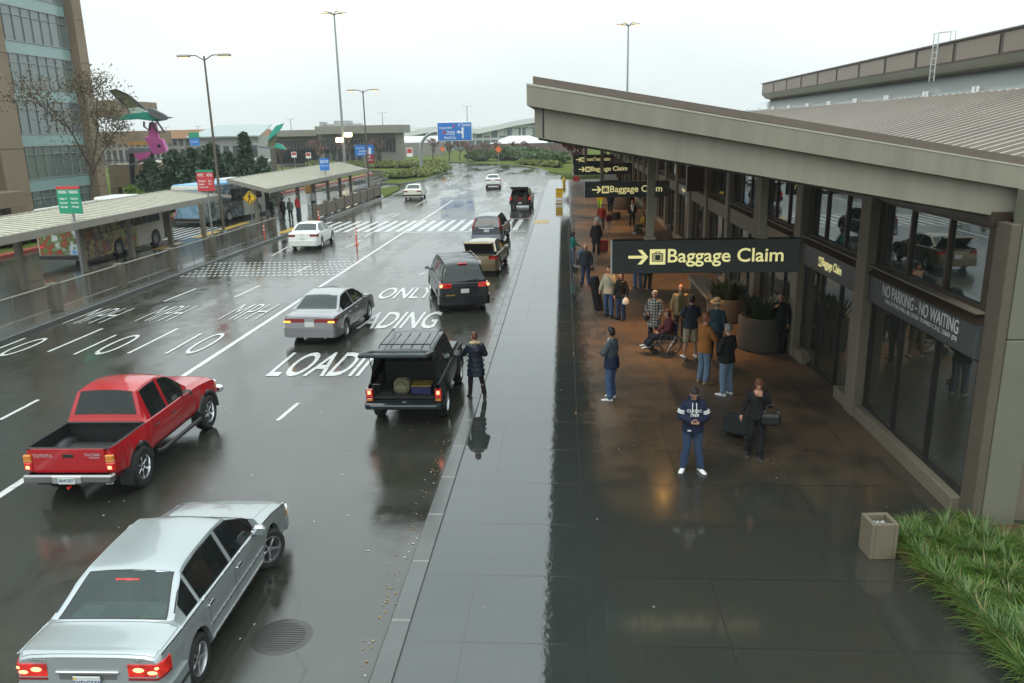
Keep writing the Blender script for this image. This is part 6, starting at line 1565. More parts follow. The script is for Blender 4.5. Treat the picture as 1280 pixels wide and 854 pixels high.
    b=MB(); ox=x0.x-p.x; b.box((ox+w/2,-.42,cz),(w,.10,h),1,.12); b.box((ox+w/2,-.45,cz),(w*.97,.10,h*.94),0,.10); b.build('panel',[BL,SW],t)
    L=lambda s,a,c,d,e,m=SW: fit_text('sign_lettering',s,(ox+w*a,cz-h/2+h*(1-e),ox+w*d,cz-h/2+h*(1-c)),m,t,.505,.012,.01,FACE_S)
    L('Airport Exit',.06,.24,.42,.38); L('Terminal',.27,.44,.50,.57); L('& Parking',.27,.58,.50,.70); L('Rental Car',.20,.74,.54,.88); L('B  Terminal',.62,.08,.95,.24)
    b=MB(); b.bar((ox+w*.73,-.508,cz-h*.36),(ox+w*.73,-.508,cz+h*.12),.05*w,.012,0,0,(0,1,0)); b.prism([(ox+w*.68,cz+h*.10),(ox+w*.78,cz+h*.10),(ox+w*.73,cz+h*.24)],.502,.514,0,FACE_S)
    b.tube([(ox+w*.73,-.51,cz-h*.2),(ox+w*.70,-.51,cz-h*.05),(ox+w*.62,-.51,cz-h*.04)],.022*w,6); b.prism([(ox+w*.63,cz-h*.14),(ox+w*.63,cz+h*.08),(ox+w*.55,cz-h*.03)],.502,.514,0,FACE_S); b.build('arrow',[SW],t)
    b=MB(); b.prism([(ox+w*.20+.25*math.cos(k*.524),cz-h*.04+.25*math.sin(k*.524)) for k in range(12)],.502,.512,0,FACE_S); b.prism([(ox+w*.44,cz+h*.34),(ox+w*.52,cz+h*.34),(ox+w*.48,cz+h*.18)],.502,.512,0,FACE_S); b.build('route_badge',[RD],t)
    # traffic cabinet signs and small street furniture
    p=g(699,253); t=thing('sandwich_board','yellow folding caution board standing on the wet pavement edge','sign',p); 
    b=MB(); 
    for s in(-1,1): b.box((0,s*.16,.62),(.62,.03,1.2),0,.01,Matrix.Rotation(R_(s*9),4,'X'))
    b.build('board',[YL],t); b=MB(); b.box((0,-.19,.26),(.6,.04,.26),0,.005,Matrix.Rotation(R_(-9),4,'X')); b.build('white_panel',[SW],t); fit_text('board_lettering','CAUTION',(-.24,.72,.24,.86),BLACK,t,.285,.01,.003,FACE_S)
    p=g(705,232); t=thing('fire_hydrant','yellow fire hydrant on the grass beyond the pavement end','hydrant',p); b=MB(); b.lathe([(.2,0),(.2,.08),(.14,.1),(.14,.6),(.19,.62),(.19,.68),(.13,.8),(.05,.9),(.05,.96),(.001,.97)],16,0); b.cyl((-.26,0,.48),(.26,0,.48),.07,10); b.cyl((0,-.24,.42),(0,0,.42),.09,10); b.build('hydrant_body',[YL],t)
    Y=96.; t,(w,h,z0)=pole_sign('stop_sign_post','red and white no entry disc above a small red plate on the grass','sign',0,(715.5,209,725,219),Y,SW,[],.045)
    b=MB(); b.lathe([(.001,0),(w*.46,0),(w*.46,.02),(.001,.02)],24,0,Matrix.Translation((0,-.03,z0+h/2))@Matrix.Rotation(R_(90),4,'X')); b.box((0,-.056,z0+h/2),(w*.6,.012,h*.16),1); b.box((0,-.01,z0-h*.45),(w*.9,.04,h*.6),0,.01); b.build('disc',[RD,SW],t)
    for i,(x0,y0,x1,y1,Y,c,lb) in enumerate(((618,181,628,193,140.,OR,'orange diamond roadworks sign standing before the dark hedge'),(549,182.5,557,190.5,158.,OR,'orange roadworks sign beyond the far bend of the road'),(508,185,516,196,150.,RD,'red and white no entry sign on the far turf left of the mast'),(382,191,389,198,128.,RD,'red and white warning plate by the far service road, right one of two'),(364,190,371,197,128.,RD,'red and white warning plate by the far service road, left one of two'))):
        if c is OR: pole_sign('roadworks_sign',lb,'sign',0,(x0,y0,x1,y1),Y,c,[],.06,shape='diamond')
        else:
            t,(w,h,z0)=pole_sign('no_entry_sign',lb,'sign',0,(x0,y0,x1,y1),Y,SW,[],.05); b=MB(); b.box((0,-.03,z0+h*.66),(w*.8,.03,h*.5),0,.01); b.build('red_panel',[c],t)
    p=g(387,262); 
    t=thing('ticket_machine','small yellow and brown ticket machine between posts of the second shelter','machine',(-23.3,72.5,0)); b=MB(); b.box((0,0,.55),(.4,.35,1.1),0,.02); b.build('pedestal',[SW],t); b=MB(); b.box((0,0,1.5),(.6,.45,.8),0,.04); b.build('cabinet',[mat('ochre_cabinet',(.42,.26,.07),.5)],t)
def lamp_pole(label,base,h,arms,r=.14,m=None,head=True,group='light poles',lit=None,col=None):
    t=thing('street_lamp',label,'street lamp',base,0,group); m=m or POLE
    b=MB(); b.tube([(0,0,0),(0,0,h)],[r,r*.55],10); b.build('pole',[m],t); b=MB(); b.lathe([(r*2.4,0),(r*2.4,.5),(r*1.6,.6),(r,.62)],14,0); b.build('base',[CONC_L],t)
    for k,(dx,dy,dz) in enumerate(arms):
        b=MB(); b.tube([(0,0,h-.25),(dx*.5,dy*.5,h+dz*.8),(dx,dy,h+dz)],r*.35,6); o=b.build('arm',[m],t)
        b=MB(); b.box((dx*1.25,dy*1.25,h+dz-.11),(.5 if abs(dx)>abs(dy) else .24,.24 if abs(dx)>abs(dy) else .5,.03),1,.01); b.box((dx*1.25,dy*1.25,h+dz-.02),(.75 if abs(dx)>abs(dy) else .36,.36 if abs(dx)>abs(dy) else .75,.16),0,.05); b.build('lamp_head',[mat('lamp_housing',(.35,.34,.30),.5),mat('lit_lamp_glass',(.8,.5,.2),.3,var=0,emit=(1,.62,.22),es=2.5)],o)
    return t
def poles():
    p=g(281,300); top=at(259,70,p.y); lamp_pole('tall twin armed lamp post between the two bus shelters',p,top.z,[(-1.0,0,.05),(1.0,0,.05)],.10,POLE_B)
    p=g(462,243); top=at(452.5,113,p.y); lamp_pole('twin armed lamp post at the far end of the shelter barrier',p,top.z,[(-1.0,0,.05),(1.0,0,.05)],.11,POLE_B)
    p=g(432,216); top=at(419,17,p.y); t=lamp_pole('very tall grey high mast lamp beyond the second shelter',p,top.z,[(1.3*math.cos(k*1.047),1.3*math.sin(k*1.047),.1) for k in range(6)],.24,STEEL,group='high mast lights')
    z=at(432,171,p.y).z; lit=mat('floodlight_glow',(.9,.8,.5),.3,var=0,emit=(1,.78,.42),es=6.)
    for dx,dz in((-.5,-.5),(1.0,0.3)): b=MB(); b.box((dx,-.4,z+dz),(1.2,.4,.7),0,.1); b.bar((dx,-.2,z+dz),(0,0,z+dz-.2),.1,.1); b.build('floodlight',[lit],t)
    Y=128.; top=at(785.5,31,Y); bx=top.x; lamp_pole('high mast lamp rising behind the canopy roof edge',(bx,Y,0),top.z,[(1.1*math.cos(k*1.047),1.1*math.sin(k*1.047),.1) for k in range(6)],.2,STEEL,group='high mast lights')
    for i,(px,yt,Y,lb) in enumerate(((477.5,141,240.,'thin distant mast lamp above the low concrete terminal roof'),(583.5,133,230.,'thin distant mast lamp behind the overhead blue sign'),(363,149,240.,'thin distant mast lamp behind the left terminal roof'),(207,159,230.,'thin distant lamp above the parking garage, right of the sculpture'),(247,158,250.,'short distant lamp above the parking garage, near the lamp post'))):
        top=at(px,yt,Y); lamp_pole(lb,(top.x,Y,0),top.z,[(-.9,0,.05),(.9,0,.05)],.18,STEEL,group='distant light poles')
# ------------------------------------------------------------------ buses
def wrap_mat(name,cols,scale,seed=0):
    """printed advert: soft picture-like blotches with smaller fruit-sized spots"""
    t=NT(name); mp=t.n('ShaderNodeMapping'); mp.inputs['Location'].default_value=(seed,seed*.7,seed*.3); t.l(t.coord(),mp.inputs['Vector']); v=mp.outputs[0]; n=len(cols)
    c=t.ramp(t.noise(v,scale*.28,6,.62),[(.30+.42*i/(n-1),cc) for i,cc in enumerate(cols)])
    vo=t.n('ShaderNodeTexVoronoi'); vo.inputs['Scale'].default_value=scale; t.l(v,vo.inputs['Vector'])
    sp=t.math('MULTIPLY',t.ramp(vo.outputs['Distance'],[(.22,1.),(.34,0.)]),t.ramp(t.noise(v,.9,2),[(.5,0.),(.58,1.)])); c=t.mix(sp,c,cols[1])
    t.bsdf(Base_Color=c,Roughness=.3); return t.m
def bus(label,loc,head,wrapside,wraprear,base_m,L=9.6,W=2.5,H=3.0,band=None):
    t=thing('shuttle_bus',label,'bus',loc,R_(head),'shuttle buses behind the shelters')
    ya,yb=3.3,L-2.1; r=.48; z0=.32
    # shell: side outline with wheel arches, extruded across
    def sidepoly(y0,y1,zt):
        P=[(y0,z0+.1),(y0+.05,z0)]
        for yw in(ya,yb):
            if y0<yw<y1: P+=[(yw-r-.1,z0)]+[(yw-(r+.1)*math.cos(k*math.pi/10),.48+(r+.1)*math.sin(k*math.pi/10)) for k in range(0,11)]+[(yw+r+.1,z0)]
        P+=[(y1-.05,z0),(y1,z0+.1),(y1,zt-.25),(y1-.12,zt-.05),(y1-.3,zt),(y0+.3,zt),(y0+.1,zt-.05),(y0,zt-.25)]; return P
    M=Matrix(((0,0,1,0),(1,0,0,0),(0,1,0,0),(0,0,0,1)))   # (x,y)->(Y,Z), extrude->X
    b=MB(); b.prism(sidepoly(0,L,H),-W/2+.02,W/2-.02,0,M); b.build('body',[base_m],t)
    # right flank cladding panels (proud 1 cm): rear half wrapped
    half=L*.56
    for s in(1,-1):
        b=MB(); P=sidepoly(0,L,H-.08); q=[(max(.06,min(half,y)),z) for y,z in P]; 
        qq=[]; 
        for p in q:
            if not qq or (abs(p[0]-qq[-1][0])+abs(p[1]-qq[-1][1]))>.004: qq.append(p)
        b.prism(qq,W/2-.02 if s>0 else -W/2+.005,W/2-.005 if s>0 else -W/2+.02,0,M); b.build('side_wrap',[wrapside],t)
    b=MB(); b.box((0,-.012,H*.5+.12),(W-.14,.03,H-.85),0,.01); b.build('rear_wrap',[wraprear],t)
    b=MB(); b.box((0,-.06,.52),(W-.06,.18,.22),0,.04); b.build('bumper',[BLACK],t)
    # windows
    for s in(1,-1):
        for k in range(5):
            y0=.7+k*1.52 if k<5 else 0; y1=y0+1.40
            if y1>L-.9: continue
            fr=MB(); fr.box((s*(W/2-.002),(y0+y1)/2,2.02),(.02,y1-y0,1.0),0,.008); o=fr.build('side_window',[TRIM],t)
            q=MB(); q.box((s*(W/2+.006),(y0+y1)/2,2.02),(.014,y1-y0-.10,.90),0,.004); q.build('pane',[wrapside if y1<half-.3 else GLASS_D],o)
        b=MB(); b.box((s*(W/2-.002),L-.62,1.35),(.022,.72,1.95),0,.01); b.build('door',[TRIM if s>0 else base_m],t)
        b=MB(); b.box((s*(W/2+.22),L+.12,2.05),(.22,.12,.42),0,.04); b.bar((s*(W/2),L-.05,2.3),(s*(W/2+.22),L+.12,2.2),.04,.04); b.build('side_mirror',[BLACK],t)
    b=MB(); b.box((0,L+.004,2.0),(W-.3,.02,1.3),0,.01); b.build('windscreen',[GLASS_D],t)
    for s in(1,-1):
        b=MB(); b.lathe([(.001,0),(.09,0),(.085,.02),(.001,.03)],14,0,Matrix.Translation((s*(W/2-.2),-.03,1.02))@Matrix.Rotation(R_(90),4,'X')); b.build('tail_light',[RED_ON],t)
        for yw in(ya,yb): wheel(t,s*(W/2-.16),yw,.48,.28,0,mat('bus_rim',(.55,.55,.52),.4,.4),8,.58)
    b=MB(); b.box((0,L*.62,H+.10),(1.6,2.2,.24),0,.08); b.build('roof_unit',[mat('bus_white',(.62,.63,.60),.4)],t)
    if band: b=MB(); b.box((0,L*.5-.1,H-.06),(W+.01,L-.7,.22),0,.04); b.build('roof_band',[band],t)
    return t
def buses():
    bw=mat('bus_cream_white',(.56,.55,.48),.35,var=.08,dirt=.15)
    w1=wrap_mat('produce_wrap',[(.05,.09,.04),(.45,.04,.05),(.09,.22,.05),(.60,.50,.20),(.05,.05,.09),(.55,.20,.05),(.08,.18,.40)],3.8,2.)
    w2=wrap_mat('fruit_rear_wrap',[(.45,.02,.03),(.06,.18,.04),(.36,.02,.03),(.05,.12,.03),(.55,.56,.52),(.08,.32,.70),(.07,.26,.06)],4.0,5.)
    bus('white shuttle bus with a fruit and vegetable advert, parked behind the first shelter',(-26.25,39.9,ROAD),0,w1,w2,bw)
    w3=wrap_mat('river_wrap',[(.10,.22,.34),(.20,.30,.36),(.16,.14,.08),(.05,.08,.10),(.30,.32,.30),(.22,.14,.05)],2.2,9.); w4=wrap_mat('sky_rear_wrap',[(.12,.24,.36),(.20,.32,.42),(.06,.12,.16),(.28,.34,.36)],1.8,3.)
    bus('pale shuttle bus with a blue landscape advert, boarding by the second shelter',(-27.6,57.4,ROAD),-10,w3,w4,bw,band=mat('sky_blue_band',(.20,.42,.66),.4))
# ------------------------------------------------------------------ office block, walkway, sculptures
def office():
    X=-42.; t=thing('office_building','tall office block of brown concrete piers and green glass at the left edge','office building',(X,61,0)); pier=mat('office_pier_concrete',(.24,.175,.115),.75,bump=.3,bs=12,dirt=.25,vs=.5)
    gl=glass('office_glass',(.25,.33,.33),.04,1.9,(.135,.165,.16),.92); sp=mat('office_spandrel_teal',(.22,.33,.32),.25,var=.12,vs=.4,coat=.4); mull=mat('office_mullion',(.30,.32,.31),.4,.4)
    H=52.; bays=((-12.3,-3.0),(-.2,9.1))
    b=MB()
    for y0 in(-15.5,-2.9,9.2):
        b=MB(); b.box((-.62,y0+(1.35 if y0<9 else .68),H/2),(1.9,2.7 if y0<9 else 1.36,H),0,.03); b.build('pier',[pier],t)
        for k in range(14): q=MB(); q.box((.335,y0+(1.35 if y0<9 else .68),2.2+3.5*k),(.012,2.7 if y0<9 else 1.36,.05)); q.build('pier_joint',[mat('joint_dark',(.06,.05,.04),.8)],t)
    b=MB(); b.box((-9.6,-2.8,H/2),(17.4,24,H)); b.build('core',[pier],t)
    b=MB(); b.box((.9,-9.5,2.2),(2.6,12.,1.1),0,.03); b.build('entrance_beam',[pier],t)
    for (a,c) in bays:
        yc=(a+c)/2; L=c-a
        for k in range(-1,14):
            zs=2.35+3.5*k
            s=MB(); s.box((-.45,yc,zs+.48),(.10,L,.96)); s.build('spandrel',[sp],t)
            f=MB(); n=8
            for i in range(n+1): f.box((-.40,a+L*i/n,zs+.96+1.27),(.10,.05,2.54))
            f.box((-.40,yc,zs+.95),(.15,L,.06)); f.box((-.40,yc,zs+.01),(.15,L,.06)); f.box((-.405,yc,zs+.96+1.9),(.12,L,.04)); o=f.build('window_band',[mull],t)
            q=MB(); q.box((-.45,yc,zs+.96+1.27),(.02,L,2.54)); q.build('pane',[gl],o)
    # concrete walkway to the right of the block
    t=thing('concrete_walkway','brown concrete raised walkway leaving the office block on square piers','walkway',(X,73,0))
    def bx(nm,x0,x1,yt,yb,Y,d,m=pier):
        a=at(x0,yt,Y);c=at(x1,yb,Y); b=MB(); b.box(((a.x+c.x)/2-X,Y+d/2-73,(a.z+c.z)/2),(c.x-a.x,d,a.z-c.z),0,.03); b.build(nm,[m],t); return a,c
    bx('deck',134,184,206,234,84.,7.); bx('deck',118,176,165,181,96.,8.); bx('roof_block',112,148,126,146,98.,10.)
    for x in(172,142): a=at(x,232,86.); b=MB(); b.box((a.x-X,86.5-73,a.z/2),(.9,.9,a.z),0,.02); b.build('pier',[pier],t)
def plate(b,P,Y,d,mat_=0):
    """flat sculpture plate: outline measured at distance Y, real thickness d"""
    pts=[at(x,y,Y) for x,y in P]; b.prism([(p.x,p.z) for p in pts],-Y-d/2,-Y+d/2,mat_,FACE_S)
def sculptures():
    PK=mat('sculpture_pink',(.52,.10,.32),.4,var=.1); TL=mat('sculpture_teal',(.03,.36,.28),.4,var=.1); OL=mat('sculpture_olive_mesh',(.12,.13,.06),.6,var=.3,vs=20); DK=mat('sculpture_dark_tube',(.03,.032,.035),.4,.3); GY=mat('sculpture_grey',(.16,.17,.18),.45); OG=mat('sculpture_orange',(.60,.30,.10),.5); WH=mat('sculpture_white',(.6,.65,.6),.5)
    Y=79.; t=thing('bird_sculpture','giant mechanical bird sculpture with a pink head and teal wings','sculpture',(0,0,0)); o=lambda b,n,m: b.build(n,m,t)
    b=MB(); plate(b,[(182,171),(204,174),(210,190),(193,193),(188,184)],Y,.5,0); plate(b,[(186,172),(189,153),(195,153),(199,173)],Y+.2,.3,0); o(b,'head',[PK])
    b=MB(); p=at(199,182.5,Y-.26); b.lathe([(.001,.05),(.17,.05),(.17,0)],16,0,Matrix.Translation(p)@Matrix.Rotation(R_(90),4,'X')); o(b,'eye',[DK])
    b=MB(); plate(b,[(167,192),(190,190),(186,197),(174,201)],Y-.3,.25,0); o(b,'jaw',[PK])
    b=MB(); plate(b,[(160,190),(165,185),(188,185),(191,190),(185,192),(163,192)],Y+.2,.9,0); o(b,'neck',[GY])
    b=MB(); plate(b,[(161,178),(187,176.5),(188,181),(161,182)],Y+.2,.7,0); o(b,'neck_band',[OG])
    b=MB(); plate(b,[(149,211),(172,202),(187,195),(189,198),(172,205)],Y-.1,.2,0); o(b,'beak',[GY])
    b=MB(); plate(b,[(139,113.5),(145,113),(158,119),(175,132),(187,141),(176,143),(160,134)],Y+.5,.15,0); o(b,'upper_wing',[OL])
    b=MB(); P=[at(x,y,Y+.5) for x,y in((138,114),(145,112.5),(160,119),(176,132),(188,142),(172,143),(160,136),(138,114))]; b.tube(P,.12,6); o(b,'wing_frame',[DK])
    b=MB(); plate(b,[(160,136),(173,134),(187,141),(180,146),(166,143)],Y+.3,.15,0); o(b,'wing_root',[WH])
    b=MB(); plate(b,[(136,147),(160,143),(185,140),(209,146),(208,150),(196,152),(172,149),(150,151)],Y+.1,.4,0); o(b,'lower_wing',[TL])
    b=MB(); plate(b,[(186,135),(192,136),(206,143),(211,147),(205,150),(195,148),(187,142)],Y-.4,.4,0); o(b,'wing_tip',[GY])
    b=MB(); plate(b,[(204,145),(217,147),(207,149)],Y-.2,.2,0); o(b,'spike',[DK])
    b=MB(); b.tube([at(x,y,Y-.2) for x,y in((180,152),(180,158),(186,163),(188,153))],.1,6); b.tube([at(x,y,Y-.2) for x,y in((195,150),(206,166),(198,166),(190,152))],.1,6); o(b,'strut',[DK])
    b=MB(); a=at(160,215,Y); q=at(162,190,Y); b.tube([(a.x,Y+.3,0),(q.x,Y+.3,q.z)],.28,10); a=at(187,190,Y); b.tube([(a.x,Y+.4,0),(a.x,Y+.4,a.z)],.22,10); o(b,'support_post',[DK])
    Y=112.; t=thing('wing_sculpture','second bird sculpture with one raised turquoise wing, far behind the shelter','sculpture',(0,0,0)); o=lambda b,n,m: b.build(n,m,t)
    b=MB(); plate(b,[(335,176),(337,168),(345,157.5),(355,154),(352,160),(346,167)],Y,.2,0); o(b,'raised_wing',[TL]); b=MB(); plate(b,[(334,184),(336,174),(346,168),(343,183)],Y+.3,.2,0); o(b,'wing_root',[OL])
    b=MB(); plate(b,[(343,184),(346,179),(352,181),(358,187),(350,186)],Y-.3,.3,0); o(b,'tail',[TL]); b=MB(); plate(b,[(316,179),(330,183),(345,184),(344,187),(326,185)],Y,.5,0); o(b,'spine',[GY])
    b=MB(); a=at(341,186,Y); b.tube([(a.x,Y,0),(a.x,Y,a.z)],.4,10); o(b,'support_post',[mat('post_brown',(.10,.085,.07),.7)])
# ------------------------------------------------------------------ trees and hedges
def leafmat(name,a,b_,vs=1.5):
    t=NT(name); v=t.coord(); c=t.mix(t.noise(v,vs,3),a,b_); inf=t.n('ShaderNodeObjectInfo'); b=t.bsdf(Base_Color=c,Roughness=.55); 
    b.inputs['Subsurface Weight'].default_value=0; return t.m
def leaf(b,p,s,rr,mi=0):
    a=Vector((rr.gauss(0,1),rr.gauss(0,1),rr.gauss(0,.7))); a.normalize(); c=a.orthogonal().normalized(); c.rotate(Matrix.Rotation(rr.uniform(0,6.28),3,a)); d=a.cross(c)
    b.add([p-c*s,p+d*s*.45,p+c*s,p-d*s*.45],[(0,1,2,3)],mi,False)
def tree(name,label,loc,h,spread,seed,leaf_m,n_leaf,ls,trunk_r=.14,bare=.35,group=None,trunk_m=None,clump=.55,density=1.):
    rr=random.Random(seed); t=thing(name,label,'tree',loc,0,group); tips=[]; b=MB()
    tm=trunk_m or mat('bark_grey_brown',(.075,.058,.042),.85,bump=.5,bs=30)
    def grow(p,d,L,r,dep):
        q=p+d*L*.5+Vector((rr.gauss(0,.05),rr.gauss(0,.05),0))*L; e=p+d*L+Vector((rr.gauss(0,.06),rr.gauss(0,.06),.02))*L
        b.tube([p,q,e],[r,r*.85,r*.65],6 if dep<2 else 4)
        if dep>=3: tips.append((e,L)); return
        n=3 if dep<1 else rr.choice((2,3,3))
        if dep>=1: tips.append((q,L*.6))
        for i in range(n):
            a=6.283*(i+rr.uniform(-.3,.3))/n+dep; tl=rr.uniform(.35,.75) if dep else rr.uniform(.3,.6)
            nd=(d+Vector((math.cos(a),math.sin(a),rr.uniform(-.1,.25)))*tl*spread).normalized(); grow(e if i else q.lerp(e,.7),nd,L*rr.uniform(.55,.75),r*.6,dep+1)
    grow(Vector((0,0,0)),Vector((rr.gauss(0,.03),rr.gauss(0,.03),1)).normalized(),h*bare,trunk_r,0)
    zs=max(e.z for e,_ in tips); k=h*.94/zs
    b.v=[(x*(1+(k-1)*.6),y*(1+(k-1)*.6),z*k) for x,y,z in b.v]; tips=[(Vector((e.x*(1+(k-1)*.6),e.y*(1+(k-1)*.6),e.z*k)),L) for e,L in tips]
    b.build('trunk',[tm],t)
    c=MB()
    for i in range(n_leaf):
        e,L=rr.choice(tips); p=e+Vector((rr.gauss(0,1),rr.gauss(0,1),rr.gauss(0,.8)))*L*clump*.6; leaf(c,p,ls*rr.uniform(.6,1.3),rr,0)
    c.build('crown',[leaf_m],t,sharp=0); return t
def conifer(label,loc,h,r,seed,m,n,ls,group):
    rr=random.Random(seed); t=thing('conifer_tree',label,'tree',loc,0,group); b=MB(); b.tube([(0,0,0),(0,0,h*.97)],[.16,.02],6); b.build('trunk',[mat('bark_grey_brown',(.075,.058,.042),.85)],t)
    c=MB(); layers=14
    for L in range(layers):
        z=h*(.08+.90*L/layers); R=r*(1-.93*(L/layers)**.9)*rr.uniform(.78,1.12); nb=max(4,int(9-L*.4))
        for k in range(nb):
            a=6.28*(k+rr.uniform(-.35,.35))/nb; q=R*rr.uniform(.7,1.1); 
            for i in range(max(3,int(n/(layers*nb)))):
                u=rr.uniform(.12,1); p=Vector((math.cos(a)*q*u,math.sin(a)*q*u,z-.28*q*u*u+.1*q))+Vector((rr.gauss(0,.14),rr.gauss(0,.14),rr.gauss(0,.12)))*(.4+.25*r); leaf(c,p,ls*rr.uniform(.6,1.3),rr)
    c.build('crown',[m],t,sharp=0); return t
def hedge(label,pts,h,w,m,n,ls,seed,group=None,jit=.25):
    rr=random.Random(seed); t=thing('hedge',label,'hedge',(0,0,0),0,group); c=MB(); core=MB()
    seg=[]; tot=0
    for a,b_ in zip(pts,pts[1:]): L=math.dist(a,b_); seg.append((a,b_,L)); tot+=L
    bl=[]
    for a,b_,L in seg:
        k=max(1,int(L/(w*.55)))
        for i in range(k): u=(i+.5)/k; bl.append((a[0]+(b_[0]-a[0])*u+rr.gauss(0,w*.12),a[1]+(b_[1]-a[1])*u+rr.gauss(0,w*.12),w*.5*rr.uniform(.75,1.2),h*rr.uniform(.72,1.12)))
    for x,y,r,hh in bl: core.ell((x,y,hh*.40),(r*.85,r*.85,hh*.45),10,6)
    core.build('stems',[mat('hedge_inner',(.018,.026,.010),.9)],t)
    for i in range(n):
        x,y,r,hh=rr.choice(bl); a=rr.uniform(0,6.28); f=rr.uniform(-.25,1); q=math.sqrt(max(0,1-max(0,f)**2)); k=rr.gauss(1,.12)
        leaf(c,Vector((x+math.cos(a)*r*q*k,y+math.sin(a)*r*q*k,max(.05,hh*.45+hh*.55*f*k))),ls*rr.uniform(.6,1.3),rr)
    c.build('foliage',[m],t,sharp=0); return t
def greenery():
    br=leafmat('autumn_brown_leaves',(.065,.048,.024),(.125,.095,.045)); dg=leafmat('dark_conifer_needles',(.018,.042,.018),(.045,.082,.034)); hg=leafmat('hedge_green',(.035,.065,.018),(.085,.13,.035)); yg=leafmat('shrub_yellow_green',(.09,.12,.018),(.20,.22,.04)); rd=leafmat('winter_red_twigs',(.11,.045,.035),(.17,.085,.06)); bg=leafmat('bright_leaves',(.10,.19,.02),(.17,.26,.04))
    p=at(114,242,56.); 
    tree('autumn_tree','thin young tree with sparse brown leaves in front of the office glass',(p.x,56.,0),at(100,88,56.).z,1.15,4,br,5200,.10,.12,.34,clump=.8)
    G_='evergreens behind the bus lane'
    for i,(px,yt,Y,r,lb) in enumerate(((304,162,74.,2.2,'tall narrow conifer with a bare pointed tip behind the bus roof'),(262,178,72.,3.4,'broad dark conifer left of the tall lamp post'),(215,188,70.,3.6,'wide low conifer below the bird sculpture'),(186,200,76.,3.2,'dark conifer beside the concrete walkway pier'),(238,184,78.,3.4,'bushy green conifer between the bird sculpture and the lamp post'),(284,188,80.,3.0,'mid green conifer filling the gap left of the narrow one'),(327,196,84.,2.6,'short conifer at the left foot of the second sculpture'))):
        a=at(px,yt,Y); conifer(lb,(a.x,Y,-.05),a.z+.05,r,20+i,dg,5200,.22,G_)
    for i,(px,py,Y,h,lb) in enumerate(((287,228,66.,2.0,'small bright green shrub between the lamp post and tall conifer'),(166,236,66.,2.6,'light green leafy shrub beneath the concrete walkway'))):
        a=at(px,py,Y); tree('shrub',lb,(a.x,Y,-.05),h,1.3,30+i,bg,900,.16,.05,.25)
    a=at(312,210,70.); tree('shrub','reddish bare shrub at the foot of the tall conifer',(a.x,70.,-.05),2.4,1.3,37,rd,900,.12,.05,.25)
    # island shrubs and far hedges
    isl=[tuple(g(x,y)[:2]) for x,y in((485,224),(500,224),(520,221),(545,215.5),(552,212))]; hedge('low yellow green shrubs covering the nose of the traffic island',isl,1.1,3.4,yg,5200,.20,3)
    isl=[tuple(g(x,y)[:2]) for x,y in((400,208.8),(440,209.2),(480,210),(515,210),(545,210.5))]; hedge('long yellow green shrub strip along the back of the traffic island',isl,1.2,4.5,yg,5200,.24,5)
    P=[tuple(g(x,y)[:2]) for x,y in((588,201.5),(610,200.8),(640,200.5),(668,201))]; hedge('dark green rounded hedge on the far side of the bend',P,2.5,5.5,hg,6000,.34,6)
    P=[tuple(g(x,y)[:2]) for x,y in((665,202),(690,203),(706,205))]; hedge('dark green hedge on the verge at the right end of the bend',P,2.4,5.5,hg,3800,.34,7)
    P=[tuple(g(x,y)[:2]) for x,y in((650,205.2),(680,207.5),(700,210))]; hedge('low lighter green hedge in front of the dark one on the verge',P,.9,2.2,yg,2200,.22,8)
    P=[(-32.6,108),(-33.5,96),(-33.6,80)]; hedge('low clipped green hedge along the red kerb',P,.9,1.6,hg,2000,.18,9)
    P=[(-34.0,66),(-34.4,50),(-34.6,34)]; hedge('clipped green hedge behind the first shuttle bus',P,1.2,2.0,hg,2600,.18,10)
    a=at(722,205,118.); tree('red_tree','small tree with wine red winter foliage beyond the pavement end',(a.x,118.,0),at(718,172,118.).z,1.3,41,leafmat('wine_leaves',(.13,.02,.02),(.20,.05,.04)),1500,.20,.12,.3)
    G_='bare winter trees on the far turf'
    for i,(px,yb,yt,Y,lb) in enumerate(((401,204,173,140.,'bare reddish tree before the left part of the low terminal'),(470,202,172,146.,'bare reddish tree right of the wide blue direction sign'),(541,199,172,165.,'bare grey tree under the overhead blue sign'),(585,198,176,170.,'bare reddish tree left of the dark hedge'),(575,198,174,176.,'bare thin tree behind the mast sign, near the white tent'),(561,198,178,172.,'low bare tree standing between mast sign and hedge'),(606,197,177,180.,'bare reddish tree behind the roadworks sign'),(622,197,176,184.,'bare tree under the peaked white marquee, left side'),(641,197,177,182.,'bare tree under the peaked white marquee, right side'),(657,197,176,186.,'bare tree nearest the canopy tip on the far turf'),(432,203,170,150.,'bare reddish tree behind the wide blue direction sign'),(352,203,178,142.,'bare reddish tree beside the second bird sculpture'))):
        a=at(px,yb,Y); tree('bare_tree',lb,(a.x,Y,0),max(3.5,at(px,yt,Y).z),1.35,50+i,rd,520,.16,.12,.3,G_,clump=.8)
